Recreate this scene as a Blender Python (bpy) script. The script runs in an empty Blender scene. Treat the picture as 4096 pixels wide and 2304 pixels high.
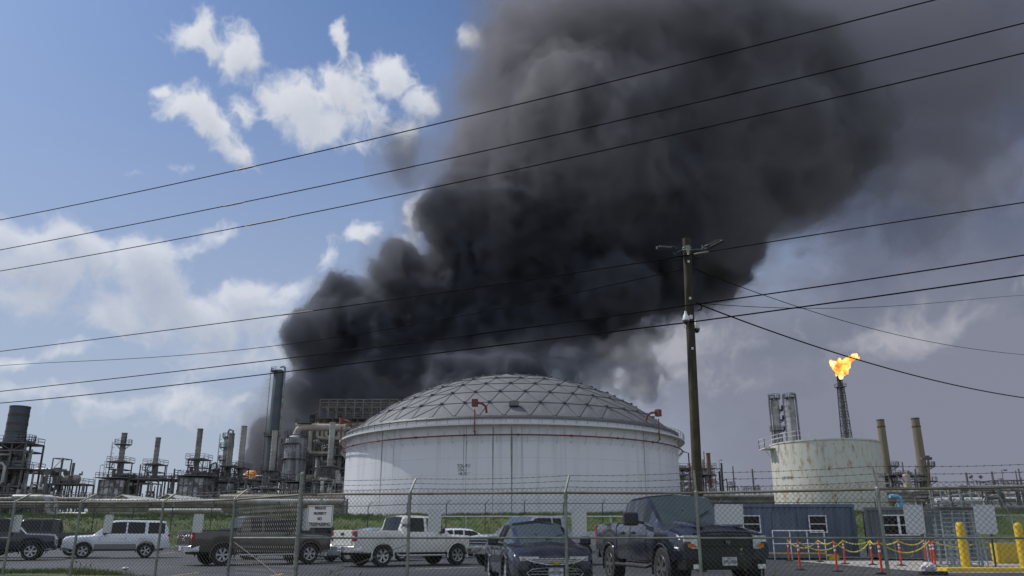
import bpy, bmesh, math, random
import numpy as np
from mathutils import Vector, Matrix
S = bpy.context.scene
COL = S.collection
PI = math.pi
rnd = random.Random(7)
# ------------------------------------------------------------------ camera
EYE = 1.05; PITCH = math.radians(17.2); FPX = 3225.0
cd = bpy.data.cameras.new('camera'); cam = bpy.data.objects.new('camera', cd); COL.objects.link(cam)
cam.location = (0, 0, EYE); cam.rotation_euler = (PI/2 + PITCH, 0, 0)
cd.sensor_width = 36.0; cd.lens = 36.0*FPX/4096; cd.clip_end = 6000; cd.clip_start = .1
S.camera = cam
def ray(px, py):
    x, u = (px-2048)/FPX, (1152-py)/FPX
    return Vector((x, math.cos(PITCH)-u*math.sin(PITCH), math.sin(PITCH)+u*math.cos(PITCH)))
def at(px, py, Y):          # the point seen at photograph pixel (px, py) that stands Y metres ahead
    d = ray(px, py); return Vector((0, 0, EYE)) + d*(Y/d.y)
def atz(px, py, z):
    d = ray(px, py); return Vector((0, 0, EYE)) + d*((z-EYE)/d.z)
def gx(px, Y):               # x at eye level
    return at(px, 2151, Y).x
# ------------------------------------------------------------------ materials
MATS = {}
def nodes_of(m):
    m.use_nodes = True; nt = m.node_tree; return nt, nt.nodes, nt.links
def mat(name, col, rough=.6, metal=0.0, var=.12, scale=6.0, bump=0.0, bscale=None, dirt=None, dscale=2.0, damt=.5, coat=0.0, streak=False, spec=.5, dthr=.55):
    """Principled with procedural colour variation; dirt: second colour in noise patches (vertical streaks if streak)."""
    if name in MATS: return MATS[name]
    m = bpy.data.materials.new(name); MATS[name] = m
    nt, N, L = nodes_of(m)
    b = N['Principled BSDF']; b.inputs['Roughness'].default_value = rough; b.inputs['Metallic'].default_value = metal
    b.inputs['Specular IOR Level'].default_value = spec
    if coat: b.inputs['Coat Weight'].default_value = coat; b.inputs['Coat Roughness'].default_value = .06
    tc = N.new('ShaderNodeTexCoord')
    nz = N.new('ShaderNodeTexNoise'); nz.inputs['Scale'].default_value = scale; nz.inputs['Detail'].default_value = 5
    L.new(tc.outputs['Object'], nz.inputs['Vector'])
    mp = N.new('ShaderNodeMapRange'); mp.inputs[1].default_value = .3; mp.inputs[2].default_value = .7
    mp.inputs[3].default_value = 1-var; mp.inputs[4].default_value = 1+var; L.new(nz.outputs['Fac'], mp.inputs[0])
    mul = N.new('ShaderNodeMix'); mul.data_type = 'RGBA'; mul.blend_type = 'MULTIPLY'; mul.inputs[0].default_value = 1
    mul.inputs[6].default_value = (*col, 1); L.new(mp.outputs[0], mul.inputs[7]); out = mul.outputs[2]
    if dirt is not None:
        n2 = N.new('ShaderNodeTexNoise'); n2.inputs['Scale'].default_value = dscale; n2.inputs['Detail'].default_value = 7; n2.inputs['Roughness'].default_value = .65
        if streak:
            mpg = N.new('ShaderNodeMapping'); mpg.inputs['Scale'].default_value = (1, 1, .12); L.new(tc.outputs['Object'], mpg.inputs[0]); L.new(mpg.outputs[0], n2.inputs['Vector'])
        else: L.new(tc.outputs['Object'], n2.inputs['Vector'])
        mr = N.new('ShaderNodeMapRange'); mr.inputs[1].default_value = dthr-.08; mr.inputs[2].default_value = dthr+.1; mr.inputs[4].default_value = damt
        L.new(n2.outputs['Fac'], mr.inputs[0])
        mx = N.new('ShaderNodeMix'); mx.data_type = 'RGBA'; L.new(mr.outputs[0], mx.inputs[0]); L.new(out, mx.inputs[6]); mx.inputs[7].default_value = (*dirt, 1); out = mx.outputs[2]
    L.new(out, b.inputs['Base Color'])
    if bump:
        n3 = N.new('ShaderNodeTexNoise'); n3.inputs['Scale'].default_value = bscale or scale*4; n3.inputs['Detail'].default_value = 4; L.new(tc.outputs['Object'], n3.inputs['Vector'])
        bp = N.new('ShaderNodeBump'); bp.inputs['Strength'].default_value = bump; bp.inputs['Distance'].default_value = .02
        L.new(n3.outputs['Fac'], bp.inputs['Height']); L.new(bp.outputs[0], b.inputs['Normal'])
    return m
def emit(name, col, strength, noise=False):
    m = bpy.data.materials.new(name); nt, N, L = nodes_of(m); b = N['Principled BSDF']
    b.inputs['Base Color'].default_value = (*col, 1); b.inputs['Emission Color'].default_value = (*col, 1); b.inputs['Emission Strength'].default_value = strength
    return m
def glass(name, col=(.02, .03, .035), rough=.03, spec=.9, coat=.6):
    if name in MATS: return MATS[name]
    m = bpy.data.materials.new(name); MATS[name] = m; nt, N, L = nodes_of(m); b = N['Principled BSDF']
    b.inputs['Base Color'].default_value = (*col, 1); b.inputs['Roughness'].default_value = rough; b.inputs['Specular IOR Level'].default_value = spec
    b.inputs['Coat Weight'].default_value = coat; b.inputs['Coat Roughness'].default_value = .02
    tc = N.new('ShaderNodeTexCoord'); nz = N.new('ShaderNodeTexNoise'); nz.inputs['Scale'].default_value = 1.3; L.new(tc.outputs['Object'], nz.inputs['Vector'])
    bp = N.new('ShaderNodeBump'); bp.inputs['Strength'].default_value = .05; L.new(nz.outputs['Fac'], bp.inputs['Height']); L.new(bp.outputs[0], b.inputs['Normal'])
    return m
# ------------------------------------------------------------------ mesh builder
class MB:
    """collects shapes and links them as ONE mesh object"""
    def __init__(s): s.v = []; s.f = []; s.mi = []; s.pid = []; s.cur = 0
    def mark(s): s.cur += 1; return s      # starts a new piece
    def add(s, vs, fs, mi=0):
        n = len(s.v); s.v.extend([tuple(v) for v in vs]); s.f.extend([tuple(i+n for i in f) for f in fs]); s.mi.extend([mi]*len(fs)); s.pid.extend([s.cur]*len(fs)); return s
    def box(s, c, d, rz=0.0, mi=0, M=None):
        x, y, z = (q/2 for q in d); vs = [Vector((a*x, b*y, e*z)) for a in (-1, 1) for b in (-1, 1) for e in (-1, 1)]
        R = Matrix.Rotation(rz, 3, 'Z') if M is None else M
        c = Vector(c); vs = [R @ v + c for v in vs]
        return s.add(vs, [(0, 1, 3, 2), (4, 6, 7, 5), (0, 4, 5, 1), (2, 3, 7, 6), (0, 2, 6, 4), (1, 5, 7, 3)], mi)
    def bar(s, a, b, w, h=None, mi=0):
        """square bar from a to b"""
        a, b = Vector(a), Vector(b); h = h or w; d = (b-a)
        if d.length < 1e-6: return s
        d.normalize(); up = Vector((0, 0, 1)) if abs(d.z) < .95 else Vector((0, 1, 0))
        r = d.cross(up).normalized(); u = r.cross(d)
        vs = [p + r*i*w/2 + u*j*h/2 for p in (a, b) for i, j in ((-1, -1), (1, -1), (1, 1), (-1, 1))]
        return s.add(vs, [(3, 2, 1, 0), (4, 5, 6, 7), (0, 1, 5, 4), (1, 2, 6, 5), (2, 3, 7, 6), (3, 0, 4, 7)], mi)
    def tube(s, pts, r, n=8, cap=True, mi=0, closed=False):
        pts = [Vector(p) for p in pts]; m = len(pts)
        rs = r if isinstance(r, (list, tuple)) else [r]*m
        vs = []; prev = None
        for i, p in enumerate(pts):
            if closed: t = (pts[(i+1) % m]-pts[i-1])
            else: t = pts[min(i+1, m-1)]-pts[max(i-1, 0)]
            t = t.normalized() if t.length > 1e-9 else Vector((0, 0, 1))
            if prev is None:
                a = Vector((0, 0, 1)) if abs(t.z) < .9 else Vector((1, 0, 0)); u = t.cross(a).normalized()
            else: u = (prev - t*prev.dot(t)); u = u.normalized() if u.length > 1e-6 else t.orthogonal().normalized()
            prev = u; w = t.cross(u)
            for k in range(n):
                a = 2*PI*k/n; vs.append(p + (u*math.cos(a)+w*math.sin(a))*rs[i])
        fs = []
        for i in range(m if closed else m-1):
            j = (i+1) % m
            for k in range(n): k2 = (k+1) % n; fs.append((i*n+k, i*n+k2, j*n+k2, j*n+k))
        if cap and not closed: fs.append(tuple(range(n-1, -1, -1))); fs.append(tuple((m-1)*n+k for k in range(n)))
        return s.add(vs, fs, mi)
    def cyl(s, c, r, h, n=24, r2=None, mi=0, cap=True):
        c = Vector(c); return s.tube([c, c+Vector((0, 0, h))], [r, r if r2 is None else r2], n, cap, mi)
    def lathe(s, c, prof, n=32, mi=0, a0=0, a1=2*PI):
        c = Vector(c); full = abs(a1-a0-2*PI) < 1e-6; m = n if full else n+1; vs = []
        for (r, z) in prof:
            for k in range(m):
                a = a0+(a1-a0)*k/n; vs.append(c+Vector((r*math.cos(a), r*math.sin(a), z)))
        fs = []
        for i in range(len(prof)-1):
            for k in range(n):
                k2 = (k+1) % m if full else k+1
                fs.append((i*m+k, i*m+k2, (i+1)*m+k2, (i+1)*m+k))
        return s.add(vs, fs, mi)
    def ring(s, c, R, r, n=48, k=6, mi=0):
        c = Vector(c); return s.tube([c+Vector((R*math.cos(2*PI*i/n), R*math.sin(2*PI*i/n), 0)) for i in range(n)], r, k, False, mi, True)
    def prism(s, poly, depth, M, mi=0):
        """poly of (x,z) in a plane, extruded along local y by depth; M: 4x4"""
        n = len(poly); vs = [M @ Vector((x, y, z)) for y in (-depth/2, depth/2) for x, z in poly]
        fs = [tuple(range(n)), tuple(range(2*n-1, n-1, -1))]+[(i, i+n, (i+1) % n+n, (i+1) % n) for i in range(n)]
        return s.add(vs, fs, mi)
    def each(s, name, m, parent=None, most=100, **k):
        """links every marked piece as an object of its own"""
        ids = sorted(set(s.pid)); out = []
        for n, i in enumerate(ids):
            last = n == most-1 and len(ids) > most; q = MB(); mp = {}
            for f, p, mi in zip(s.f, s.pid, s.mi):
                if p == i or (last and p > i):
                    for x in f:
                        if x not in mp: mp[x] = len(q.v); q.v.append(s.v[x])
                    q.f.append(tuple(mp[x] for x in f)); q.mi.append(mi); q.pid.append(0)
            o = q.build(name, m, parent, **k); out.append(o)
            if last: o['kind'] = 'stuff'; break
        return out
    def build(s, name, m, parent=None, smooth=False, xf=None, bevel=0, loc=None):
        me = bpy.data.meshes.new(name); me.from_pydata(s.v, [], s.f)
        ms = m if isinstance(m, (list, tuple)) else [m]
        for q in ms: me.materials.append(q)
        if len(ms) > 1: me.polygons.foreach_set('material_index', s.mi)
        bm = bmesh.new(); bm.from_mesh(me)
        if xf is not None: bm.transform(xf)
        bmesh.ops.recalc_face_normals(bm, faces=bm.faces)
        if smooth:
            for f in bm.faces: f.smooth = True
            for e in bm.edges:
                if len(e.link_faces) == 2 and e.calc_face_angle(0) > math.radians(smooth if smooth > 1 else 38): e.smooth = False
        bm.to_mesh(me); bm.free(); me.update()
        o = bpy.data.objects.new(name, me); COL.objects.link(o)
        if parent: o.parent = parent
        if loc is not None: o.location = loc
        if bevel:
            md = o.modifiers.new('bevel', 'BEVEL'); md.width = bevel; md.segments = 2; md.limit_method = 'ANGLE'
        return o
def tag(o, label=None, cat=None, group=None, kind=None):
    if label: o['label'] = label
    if cat: o['category'] = cat
    if group: o['group'] = group
    if kind: o['kind'] = kind
    return o
def thing(name, label, cat, loc=(0, 0, 0), rz=0.0, group=None):
    o = bpy.data.objects.new(name, None); COL.objects.link(o); o.location = loc; o.rotation_euler = (0, 0, rz); o.empty_display_size = .3
    return tag(o, label, cat, group)
def copy_tree(o, loc=None, rz=None, label=None, group=None, scale=None, parent=None):
    c = o.copy(); COL.objects.link(c)
    if parent is not None: c.parent = parent
    if loc is not None: c.location = loc
    if rz is not None: c.rotation_euler = (0, 0, rz)
    if scale is not None: c.scale = scale
    if label: c['label'] = label
    if group: c['group'] = group
    for ch in list(o.children): copy_tree(ch, parent=c)
    return c
def text_mesh(name, s, size, m, parent, M, align='CENTER', extrude=.002, cut=0.0, width=None):
    cu = bpy.data.curves.new('t', 'FONT'); cu.body = s; cu.size = size; cu.align_x = align; cu.align_y = 'CENTER'; cu.extrude = extrude; cu.offset = cut
    to = bpy.data.objects.new('t', cu); COL.objects.link(to); bpy.context.view_layer.update()
    me = bpy.data.meshes.new_from_object(to.evaluated_get(bpy.context.evaluated_depsgraph_get()))
    bpy.data.objects.remove(to); bpy.data.curves.remove(cu)
    if width:
        xs = [v.co.x for v in me.vertices]; w = max(xs)-min(xs)
        for v in me.vertices: v.co.x *= width/w
    me.transform(M); me.materials.clear(); me.materials.append(m)
    o = bpy.data.objects.new(name, me); me.name = name; COL.objects.link(o)
    if parent: o.parent = parent
    return o
FACE = Matrix.Rotation(PI/2, 4, 'X')      # text standing up, readable from -y
# ------------------------------------------------------------------ sky, sun
SUN_EL, SUN_AZ = math.radians(50), math.radians(-66)      # azimuth from +y towards +x; negative = from the left, a little ahead
sd = Vector((math.sin(SUN_AZ)*math.cos(SUN_EL), math.cos(SUN_AZ)*math.cos(SUN_EL), math.sin(SUN_EL)))
sl = bpy.data.lights.new('sun', 'SUN'); sl.energy = 3.0; sl.angle = math.radians(.5); sl.color = (1, .95, .88)
so = bpy.data.objects.new('sun', sl); COL.objects.link(so); so.rotation_euler = (-sd).to_track_quat('-Z', 'Y').to_euler(); so.location = (0, 0, 300)
W = bpy.data.worlds.new('World'); S.world = W; W.use_nodes = True
nt = W.node_tree; N = nt.nodes; L = nt.links; N.clear()
def nd(t, **k):
    n = N.new(t)
    for a, b in k.items(): setattr(n, a, b)
    return n
def mth(op, a, b=None, c=None, clamp=False):
    n = N.new('ShaderNodeMath'); n.operation = op; n.use_clamp = clamp
    for i, v in enumerate((a, b, c)):
        if v is None: continue
        if isinstance(v, (int, float)): n.inputs[i].default_value = v
        else: L.new(v, n.inputs[i])
    return n.outputs[0]
def vm(op, a, b=None, s=None):
    n = N.new('ShaderNodeVectorMath'); n.operation = op
    for i, v in enumerate((a, b)):
        if v is None: continue
        if isinstance(v, (tuple, Vector)): n.inputs[i].default_value = v
        else: L.new(v, n.inputs[i])
    if s is not None:
        if isinstance(s, (int, float)): n.inputs['Scale'].default_value = s
        else: L.new(s, n.inputs['Scale'])
    return n.outputs[1] if op in ('LENGTH', 'DOT_PRODUCT', 'DISTANCE') else n.outputs[0]
def rng(v, a, b, c=0, d=1, smooth=True):
    n = N.new('ShaderNodeMapRange'); n.interpolation_type = 'SMOOTHSTEP' if smooth else 'LINEAR'
    L.new(v, n.inputs[0])
    for i, q in zip((1, 2, 3, 4), (a, b, c, d)): n.inputs[i].default_value = q
    return n.outputs[0]
def mix(f, a, b, blend='MIX'):
    n = N.new('ShaderNodeMix'); n.data_type = 'RGBA'; n.blend_type = blend
    for i, v in ((0, f), (6, a), (7, b)):
        if isinstance(v, (int, float)): n.inputs[i].default_value = v
        elif isinstance(v, tuple): n.inputs[i].default_value = (*v, 1)
        else: L.new(v, n.inputs[i])
    return n.outputs[2]
def noise(vec, scale, detail=6, rough=.55, dist=0.0, out=0):
    n = N.new('ShaderNodeTexNoise'); n.inputs['Scale'].default_value = scale; n.inputs['Detail'].default_value = detail
    n.inputs['Roughness'].default_value = rough; n.inputs['Distortion'].default_value = dist; L.new(vec, n.inputs['Vector']); return n.outputs[out]
sky = nd('ShaderNodeTexSky', sky_type='NISHITA', sun_disc=False, sun_elevation=SUN_EL, sun_rotation=SUN_AZ, altitude=0, air_density=1.0, dust_density=1.2, ozone_density=2.2)
tc = nd('ShaderNodeTexCoord'); DIR = vm('NORMALIZE', tc.outputs['Generated'])
sep = N.new('ShaderNodeSeparateXYZ'); L.new(DIR, sep.inputs[0]); DX, DY, DZ = sep.outputs
AZ = mth('ARCTAN2', DX, DY); EL = mth('ARCSINE', DZ)
def azel(dx, dy):
    d = ray(dx*1.5901, dy*1.5901).normalized(); return math.atan2(d.x, d.y), math.asin(d.z)
# cloud map: computed here as arrays, azimuth +-65 degrees by elevation 0..62 degrees, mirrored beyond
MW, MH, AR, ER = 2304, 1088, math.radians(65), math.radians(62)
_rg = np.random.default_rng(4); _T = _rg.random((256, 256)).astype(np.float32)
def vnoise(x, y):
    xi, yi = np.floor(x).astype(np.int32), np.floor(y).astype(np.int32); fx, fy = x-xi, y-yi
    fx = fx*fx*fx*(fx*(fx*6-15)+10); fy = fy*fy*fy*(fy*(fy*6-15)+10)
    a, b, c, d = _T[yi & 255, xi & 255], _T[yi & 255, (xi+1) & 255], _T[(yi+1) & 255, xi & 255], _T[(yi+1) & 255, (xi+1) & 255]
    return (a*(1-fx)+b*fx)*(1-fy)+(c*(1-fx)+d*fx)*fy
def fbm(x, y, o=7, g=.55, bil=False):
    t, a, n = 0, 1.0, 0
    for i in range(o):
        v = vnoise(x, y)*2-1
        t = t+a*((1-2*np.abs(v)) if bil else v); n += a; a *= g
        x, y = x*1.6+y*1.2+17.3, y*1.6-x*1.2+9.1
    return t/n
AX, EY = np.meshgrid(np.linspace(-AR, AR, MW, dtype=np.float32), np.linspace(0, ER, MH, dtype=np.float32))
w1, w2 = fbm(AX*14, EY*14, 5), fbm(AX*14+40, EY*14+70, 5)
XW, YW = AX+w1*.024, EY+w2*.021
def blobs(lst, X, Y, gr=1.0):
    f = np.full(X.shape, -1.0, np.float32)
    for (x, y, rx, ry, rot, k) in lst:      # centre and radii of a cloud, turned into azimuth / elevation
        a, e = azel(x, y); rx *= .00055*gr; ry *= .00055*gr; c, s_ = math.cos(math.radians(rot)), math.sin(math.radians(rot))
        u, v = (X-a)*c+(Y-e)*s_, -(X-a)*s_+(Y-e)*c
        d = (1-np.sqrt((u/rx)**2+(v/ry)**2))*k
        h = np.clip(.5+(d-f)/.5, 0, 1); f = f*(1-h)+d*h+.25*h*(1-h)
    return f
def sm(x, a, b): t = np.clip((x-a)/(b-a), 0, 1); return t*t*(3-2*t)
CU = [(480, 80, 85, 55, 20, 1), (520, 110, 60, 40, -30, .9), (600, 145, 62, 50, 25, 1), (555, 160, 40, 20, 0, .8), (385, 213, 30, 18, 0, .9), (450, 255, 82, 60, -8, 1), (505, 290, 70, 52, -20, 1), (555, 320, 60, 36, 0, .9), (590, 372, 95, 34, -18, .66), (615, 285, 30, 40, 40, .55),
      (740, 265, 95, 78, -8, 1.1), (850, 230, 105, 90, 0, 1.15), (800, 320, 120, 60, 0, 1.1), (900, 300, 90, 60, 0, .95), (985, 195, 55, 75, -55, 1.0), (1045, 270, 58, 62, -40, .95), (856, 75, 20, 36, 12, .95), (870, 120, 22, 52, 20, .8), (1010, 345, 75, 48, 35, .75), (890, 370, 60, 26, 20, .6),
      (1175, 100, 42, 44, 0, .72), (915, 605, 50, 46, -40, .8), (830, 650, 34, 40, 0, .5), (1035, 560, 45, 70, 0, .66), (1010, 620, 50, 40, 0, .6), (460, 420, 30, 14, 0, .4), (350, 435, 30, 12, 0, .35), (540, 330, 30, 30, 0, .5)]
LOW = [(50, 600, 150, 52, -10, 1.0), (190, 610, 90, 40, -25, .9), (250, 660, 120, 60, -20, .9), (370, 650, 90, 60, 10, 1.1), (400, 720, 140, 80, -10, 1.0), (560, 585, 80, 30, 10, .62), (500, 620, 60, 30, 30, .6), (620, 730, 110, 58, 8, 1.1), (720, 710, 66, 36, 10, 1), (560, 790, 220, 60, 0, .9), (330, 800, 140, 50, 0, .9), (120, 680, 260, 70, 0, .8),
       (40, 740, 110, 44, 0, .8), (90, 900, 200, 22, 8, .55), (820, 740, 50, 36, 0, .6), (300, 1010, 500, 50, 0, .5), (700, 900, 240, 60, 0, .5)]
SHN = [(1640, 735, 90, 55, 10, 1.0), (1760, 720, 70, 40, 0, .9), (1560, 860, 90, 60, 0, .8), (1300, 800, 200, 90, 0, .9), (1000, 720, 70, 40, 0, 1), (1170, 930, 300, 80, 0, .9), (860, 940, 120, 80, 0, .8), (1700, 840, 260, 70, 0, .55), (1600, 960, 200, 60, 0, .6), (2420, 800, 260, 40, 10, .4)]
nb = fbm(XW*30, YW*30, 8, .6, True); nc = fbm(XW*11+5, YW*13, 8, .6)
F1 = blobs(CU, XW, YW, .92)+nb*.42+nc*.55
A1 = sm(F1, -.02, .70)
F2 = blobs(LOW, XW, YW, .90)+nb*.34+nc*.5
A2 = sm(F2, -.02, .75)*.9
F3 = blobs(SHN, XW, YW)+nb*.3+nc*.7; A3 = sm(F3, 0, .7)
# out of the photograph: scattered cumulus
F0 = (fbm(AX*3+9, EY*4+2, 6)*3.0-.5+nb*.4)*1.0; side = sm(np.abs(AX), .66, .8); top = sm(EY, .72, .85); A0 = sm(F0, 0, .6)*np.maximum(side, top)
def lit(F, k, st=9):
    t = np.zeros_like(F)
    for i in range(1, 6):
        t += np.clip(np.roll(np.roll(F, -i*st, 0), i*st//2, 1), 0, 1.5)      # towards the sun: up and to the left
    return np.exp(-t*k)
L1 = .60+.52*lit(np.clip(F1, 0, 1.2), .26, 8)+.05*nc+.06*nb
L2 = .36+.82*lit(np.clip(F2, 0, 1.4), .30, 9)+.08*nb
AL = np.maximum.reduce([A1*.96, A2*.86, A0*.9]); LL = np.where(A1*.96 > A2*.92, L1, L2)
LL = (A1*L1+A2*L2+A0*.95+1e-4)/(A1+A2+A0+1e-4)
# thin smoke overcast on the right, with paler gaps
ns = fbm(XW*4.2, YW*5.5, 8, .58); ns2 = fbm(XW*8+3, YW*10+8, 8, .6)
OV = sm(AX+.28*EY+ns*.15, .03, .34)
OV *= 1-.75*sm(blobs([(1950, 560, 110, 160, 25, 1), (1830, 660, 120, 50, 0, 1), (2000, 660, 120, 40, 0, .7)], XW, YW, 1.25)+ns*.9+ns2*.5, .0, 1.1)
OL = .42+.42*ns+.30*ns2+.72*sm(.46-EY, 0, .42)+.35*sm(blobs([(2450, 420, 220, 150, -30, 1), (2400, 900, 300, 80, 0, .8)], XW, YW)+ns2*.6, 0, 1)-.25*sm(blobs([(2380, 60, 260, 80, 0, 1)], XW, YW), 0, .6)
img = bpy.data.images.new('cloud_map', MW, MH, alpha=True, float_buffer=True); img.colorspace_settings.name = 'Non-Color'; img.alpha_mode = 'CHANNEL_PACKED'
px_ = np.stack([np.clip(AL, 0, 1), np.clip(LL, 0, 1.2), np.clip(OV, 0, 1), np.clip(OL, 0, 1.2)], -1).astype(np.float32); img.pixels.foreach_set(px_.ravel()); img.pack() if False else None
img2 = bpy.data.images.new('glow_map', MW//2, MH//2, alpha=True, float_buffer=True); img2.colorspace_settings.name = 'Non-Color'; img2.alpha_mode = 'CHANNEL_PACKED'
q = np.ones((MH//2, MW//2, 4), np.float32); q[..., 0] = A3[::2, ::2]; img2.pixels.foreach_set(q.ravel())
cmb = N.new('ShaderNodeCombineXYZ'); L.new(mth('MULTIPLY_ADD', AZ, 1/(2*AR), .5), cmb.inputs[0]); L.new(mth('MULTIPLY', EL, 1/ER), cmb.inputs[1])
def imtex(im):
    t = N.new('ShaderNodeTexImage'); t.image = im; t.extension = 'MIRROR'; t.interpolation = 'Linear'; L.new(cmb.outputs[0], t.inputs[0]); sp = N.new('ShaderNodeSeparateColor'); L.new(t.outputs[0], sp.inputs[0]); return sp.outputs, t.outputs[1]
(CA, CB, CO), CL_ = imtex(img); (CG, _a, _b), _c = imtex(img2)
SKYS = .082
base = vm('SCALE', mix(.62, sky.outputs[0], mix(1.0, sky.outputs[0], (.55, .84, 1.22), 'MULTIPLY')), s=SKYS)
# pale haze low down
hz = rng(EL, .70, .02, 0, 1)
base = mix(mth('MULTIPLY', hz, .84), base, (.375, .415, .50))
c = mix(CA, base, mix(rng(CB, .3, 1.1, 0, 1, False), (.30, .345, .44), (.66, .68, .73)))
smk = mix(rng(CL_, 0, 1, 0, 1, False), (.045, .067, .132), (.195, .205, .262))
c = mix(mth('MULTIPLY', CO, .93), c, smk)
c = mix(mth('MULTIPLY', CG, .72), c, (.42, .42, .46))
# unseen pale fill added to the sky behind the camera, brightening surfaces facing it
bk = rng(DY, .25, -.25); c = mix(mth('MULTIPLY', bk, .85), c, (.50, .55, .64))
c = mix(rng(DZ, 0, -.03), c, (.12, .13, .14))
bg = nd('ShaderNodeBackground'); L.new(c, bg.inputs[0]); bg.inputs[1].default_value = 1.0
wo = nd('ShaderNodeOutputWorld'); L.new(bg.outputs[0], wo.inputs[0])
S.view_settings.view_transform = 'Standard'; S.view_settings.look = 'None'; S.view_settings.exposure = .14; S.view_settings.gamma = 1
S.render.engine = 'CYCLES'; S.cycles.use_denoising = True
try: S.cycles.denoiser = 'OPENIMAGEDENOISE'
except Exception: pass
S.cycles.max_bounces = 6; S.cycles.diffuse_bounces = 3; S.cycles.glossy_bounces = 3; S.cycles.transparent_max_bounces = 12; S.cycles.volume_bounces = 2
W.cycles.sampling_method = 'MANUAL'; W.cycles.sample_map_resolution = 512
# ------------------------------------------------------------------ smoke
def lattice_noise(shape, cell, rg, oct_=3, gain=.55, billow=False):
    """value noise sampled on a grid (numpy), cell = size of the largest lattice cell in voxels"""
    out = np.zeros(shape, np.float32); amp = 1.0; tot = 0
    for o in range(oct_):
        c = cell/(2**o)
        if c < 1.2: break
        dims = [int(s/c)+3 for s in shape]; lat = rg.random(dims, dtype=np.float32)*2-1
        a = lat
        for ax in range(3):
            p = np.arange(shape[ax])/c + rg.random(); i = np.minimum(p.astype(int), a.shape[ax]-2); t = (p-i); t = np.clip(t, 0, 1); t = t*t*(3-2*t)
            sh = [1, 1, 1]; sh[ax] = -1; t = t.reshape(sh).astype(np.float32)
            a = np.take(a, i, ax)*(1-t)+np.take(a, i+1, ax)*t
        out += amp*((np.abs(a)*2-1)*-1 if billow else a); tot += amp; amp *= gain
    return out/tot
def field_to_mesh(F, org, vox, name, thr=0.0):
    """isosurface of a numpy field, by way of a node group evaluated once and thrown away"""
    nx, ny, nz = F.shape
    me = bpy.data.meshes.new('f'); me.vertices.add(F.size)
    at_ = me.attributes.new('fv', 'FLOAT', 'POINT'); at_.data.foreach_set('value', F.ravel())
    src = bpy.data.objects.new('f', me); COL.objects.link(src)
    g = bpy.data.node_groups.new('g', 'GeometryNodeTree'); g.interface.new_socket('Geometry', in_out='INPUT', socket_type='NodeSocketGeometry'); g.interface.new_socket('Geometry', in_out='OUTPUT', socket_type='NodeSocketGeometry')
    G, K = g.nodes, g.links; gi = G.new('NodeGroupInput'); go = G.new('NodeGroupOutput')
    vc = G.new('GeometryNodeVolumeCube'); hi = [o+vox*(n-1) for o, n in zip(org, F.shape)]
    vc.inputs['Min'].default_value = org; vc.inputs['Max'].default_value = hi
    for a, n in zip(('Resolution X', 'Resolution Y', 'Resolution Z'), F.shape): vc.inputs[a].default_value = n
    pos = G.new('GeometryNodeInputPosition'); sx = G.new('ShaderNodeSeparateXYZ'); K.new(pos.outputs[0], sx.inputs[0])
    def m(op, a, b):
        n = G.new('ShaderNodeMath'); n.operation = op
        for i, v in enumerate((a, b)):
            if isinstance(v, (int, float)): n.inputs[i].default_value = v
            elif v is not None: K.new(v, n.inputs[i])
        return n.outputs[0]
    ix = [m('ROUND', m('DIVIDE', m('SUBTRACT', sx.outputs[i], org[i]), vox), None) for i in range(3)]
    ixs = []
    for q in ix:
        fi = G.new('FunctionNodeFloatToInt'); K.new(q, fi.inputs[0]); ixs.append(fi.outputs[0])
    def im(op, a, b):
        n = G.new('FunctionNodeIntegerMath'); n.operation = op
        for i, v in enumerate((a, b)):
            if isinstance(v, int): n.inputs[i].default_value = v
            else: K.new(v, n.inputs[i])
        return n.outputs[0]
    idx = im('ADD', im('MULTIPLY', im('ADD', im('MULTIPLY', ixs[0], ny), ixs[1]), nz), ixs[2])
    na = G.new('GeometryNodeInputNamedAttribute'); na.data_type = 'FLOAT'; na.inputs[0].default_value = 'fv'
    si = G.new('GeometryNodeSampleIndex'); si.data_type = 'FLOAT'; K.new(gi.outputs[0], si.inputs[0]); K.new(na.outputs[0], si.inputs['Value']); K.new(idx, si.inputs['Index'])
    K.new(si.outputs[0], vc.inputs['Density'])
    v2 = G.new('GeometryNodeVolumeToMesh'); K.new(vc.outputs[0], v2.inputs[0]); v2.inputs['Threshold'].default_value = thr
    K.new(v2.outputs[0], go.inputs[0])
    md = src.modifiers.new('g', 'NODES'); md.node_group = g
    bpy.context.view_layer.update()
    out = bpy.data.meshes.new_from_object(src.evaluated_get(bpy.context.evaluated_depsgraph_get())); out.name = name
    for a in [a.name for a in out.attributes if a.name == 'fv']: out.attributes.remove(out.attributes[a])
    bpy.data.objects.remove(src); bpy.data.meshes.remove(me); bpy.data.node_groups.remove(g)
    return out
SMY = 330.0
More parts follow.
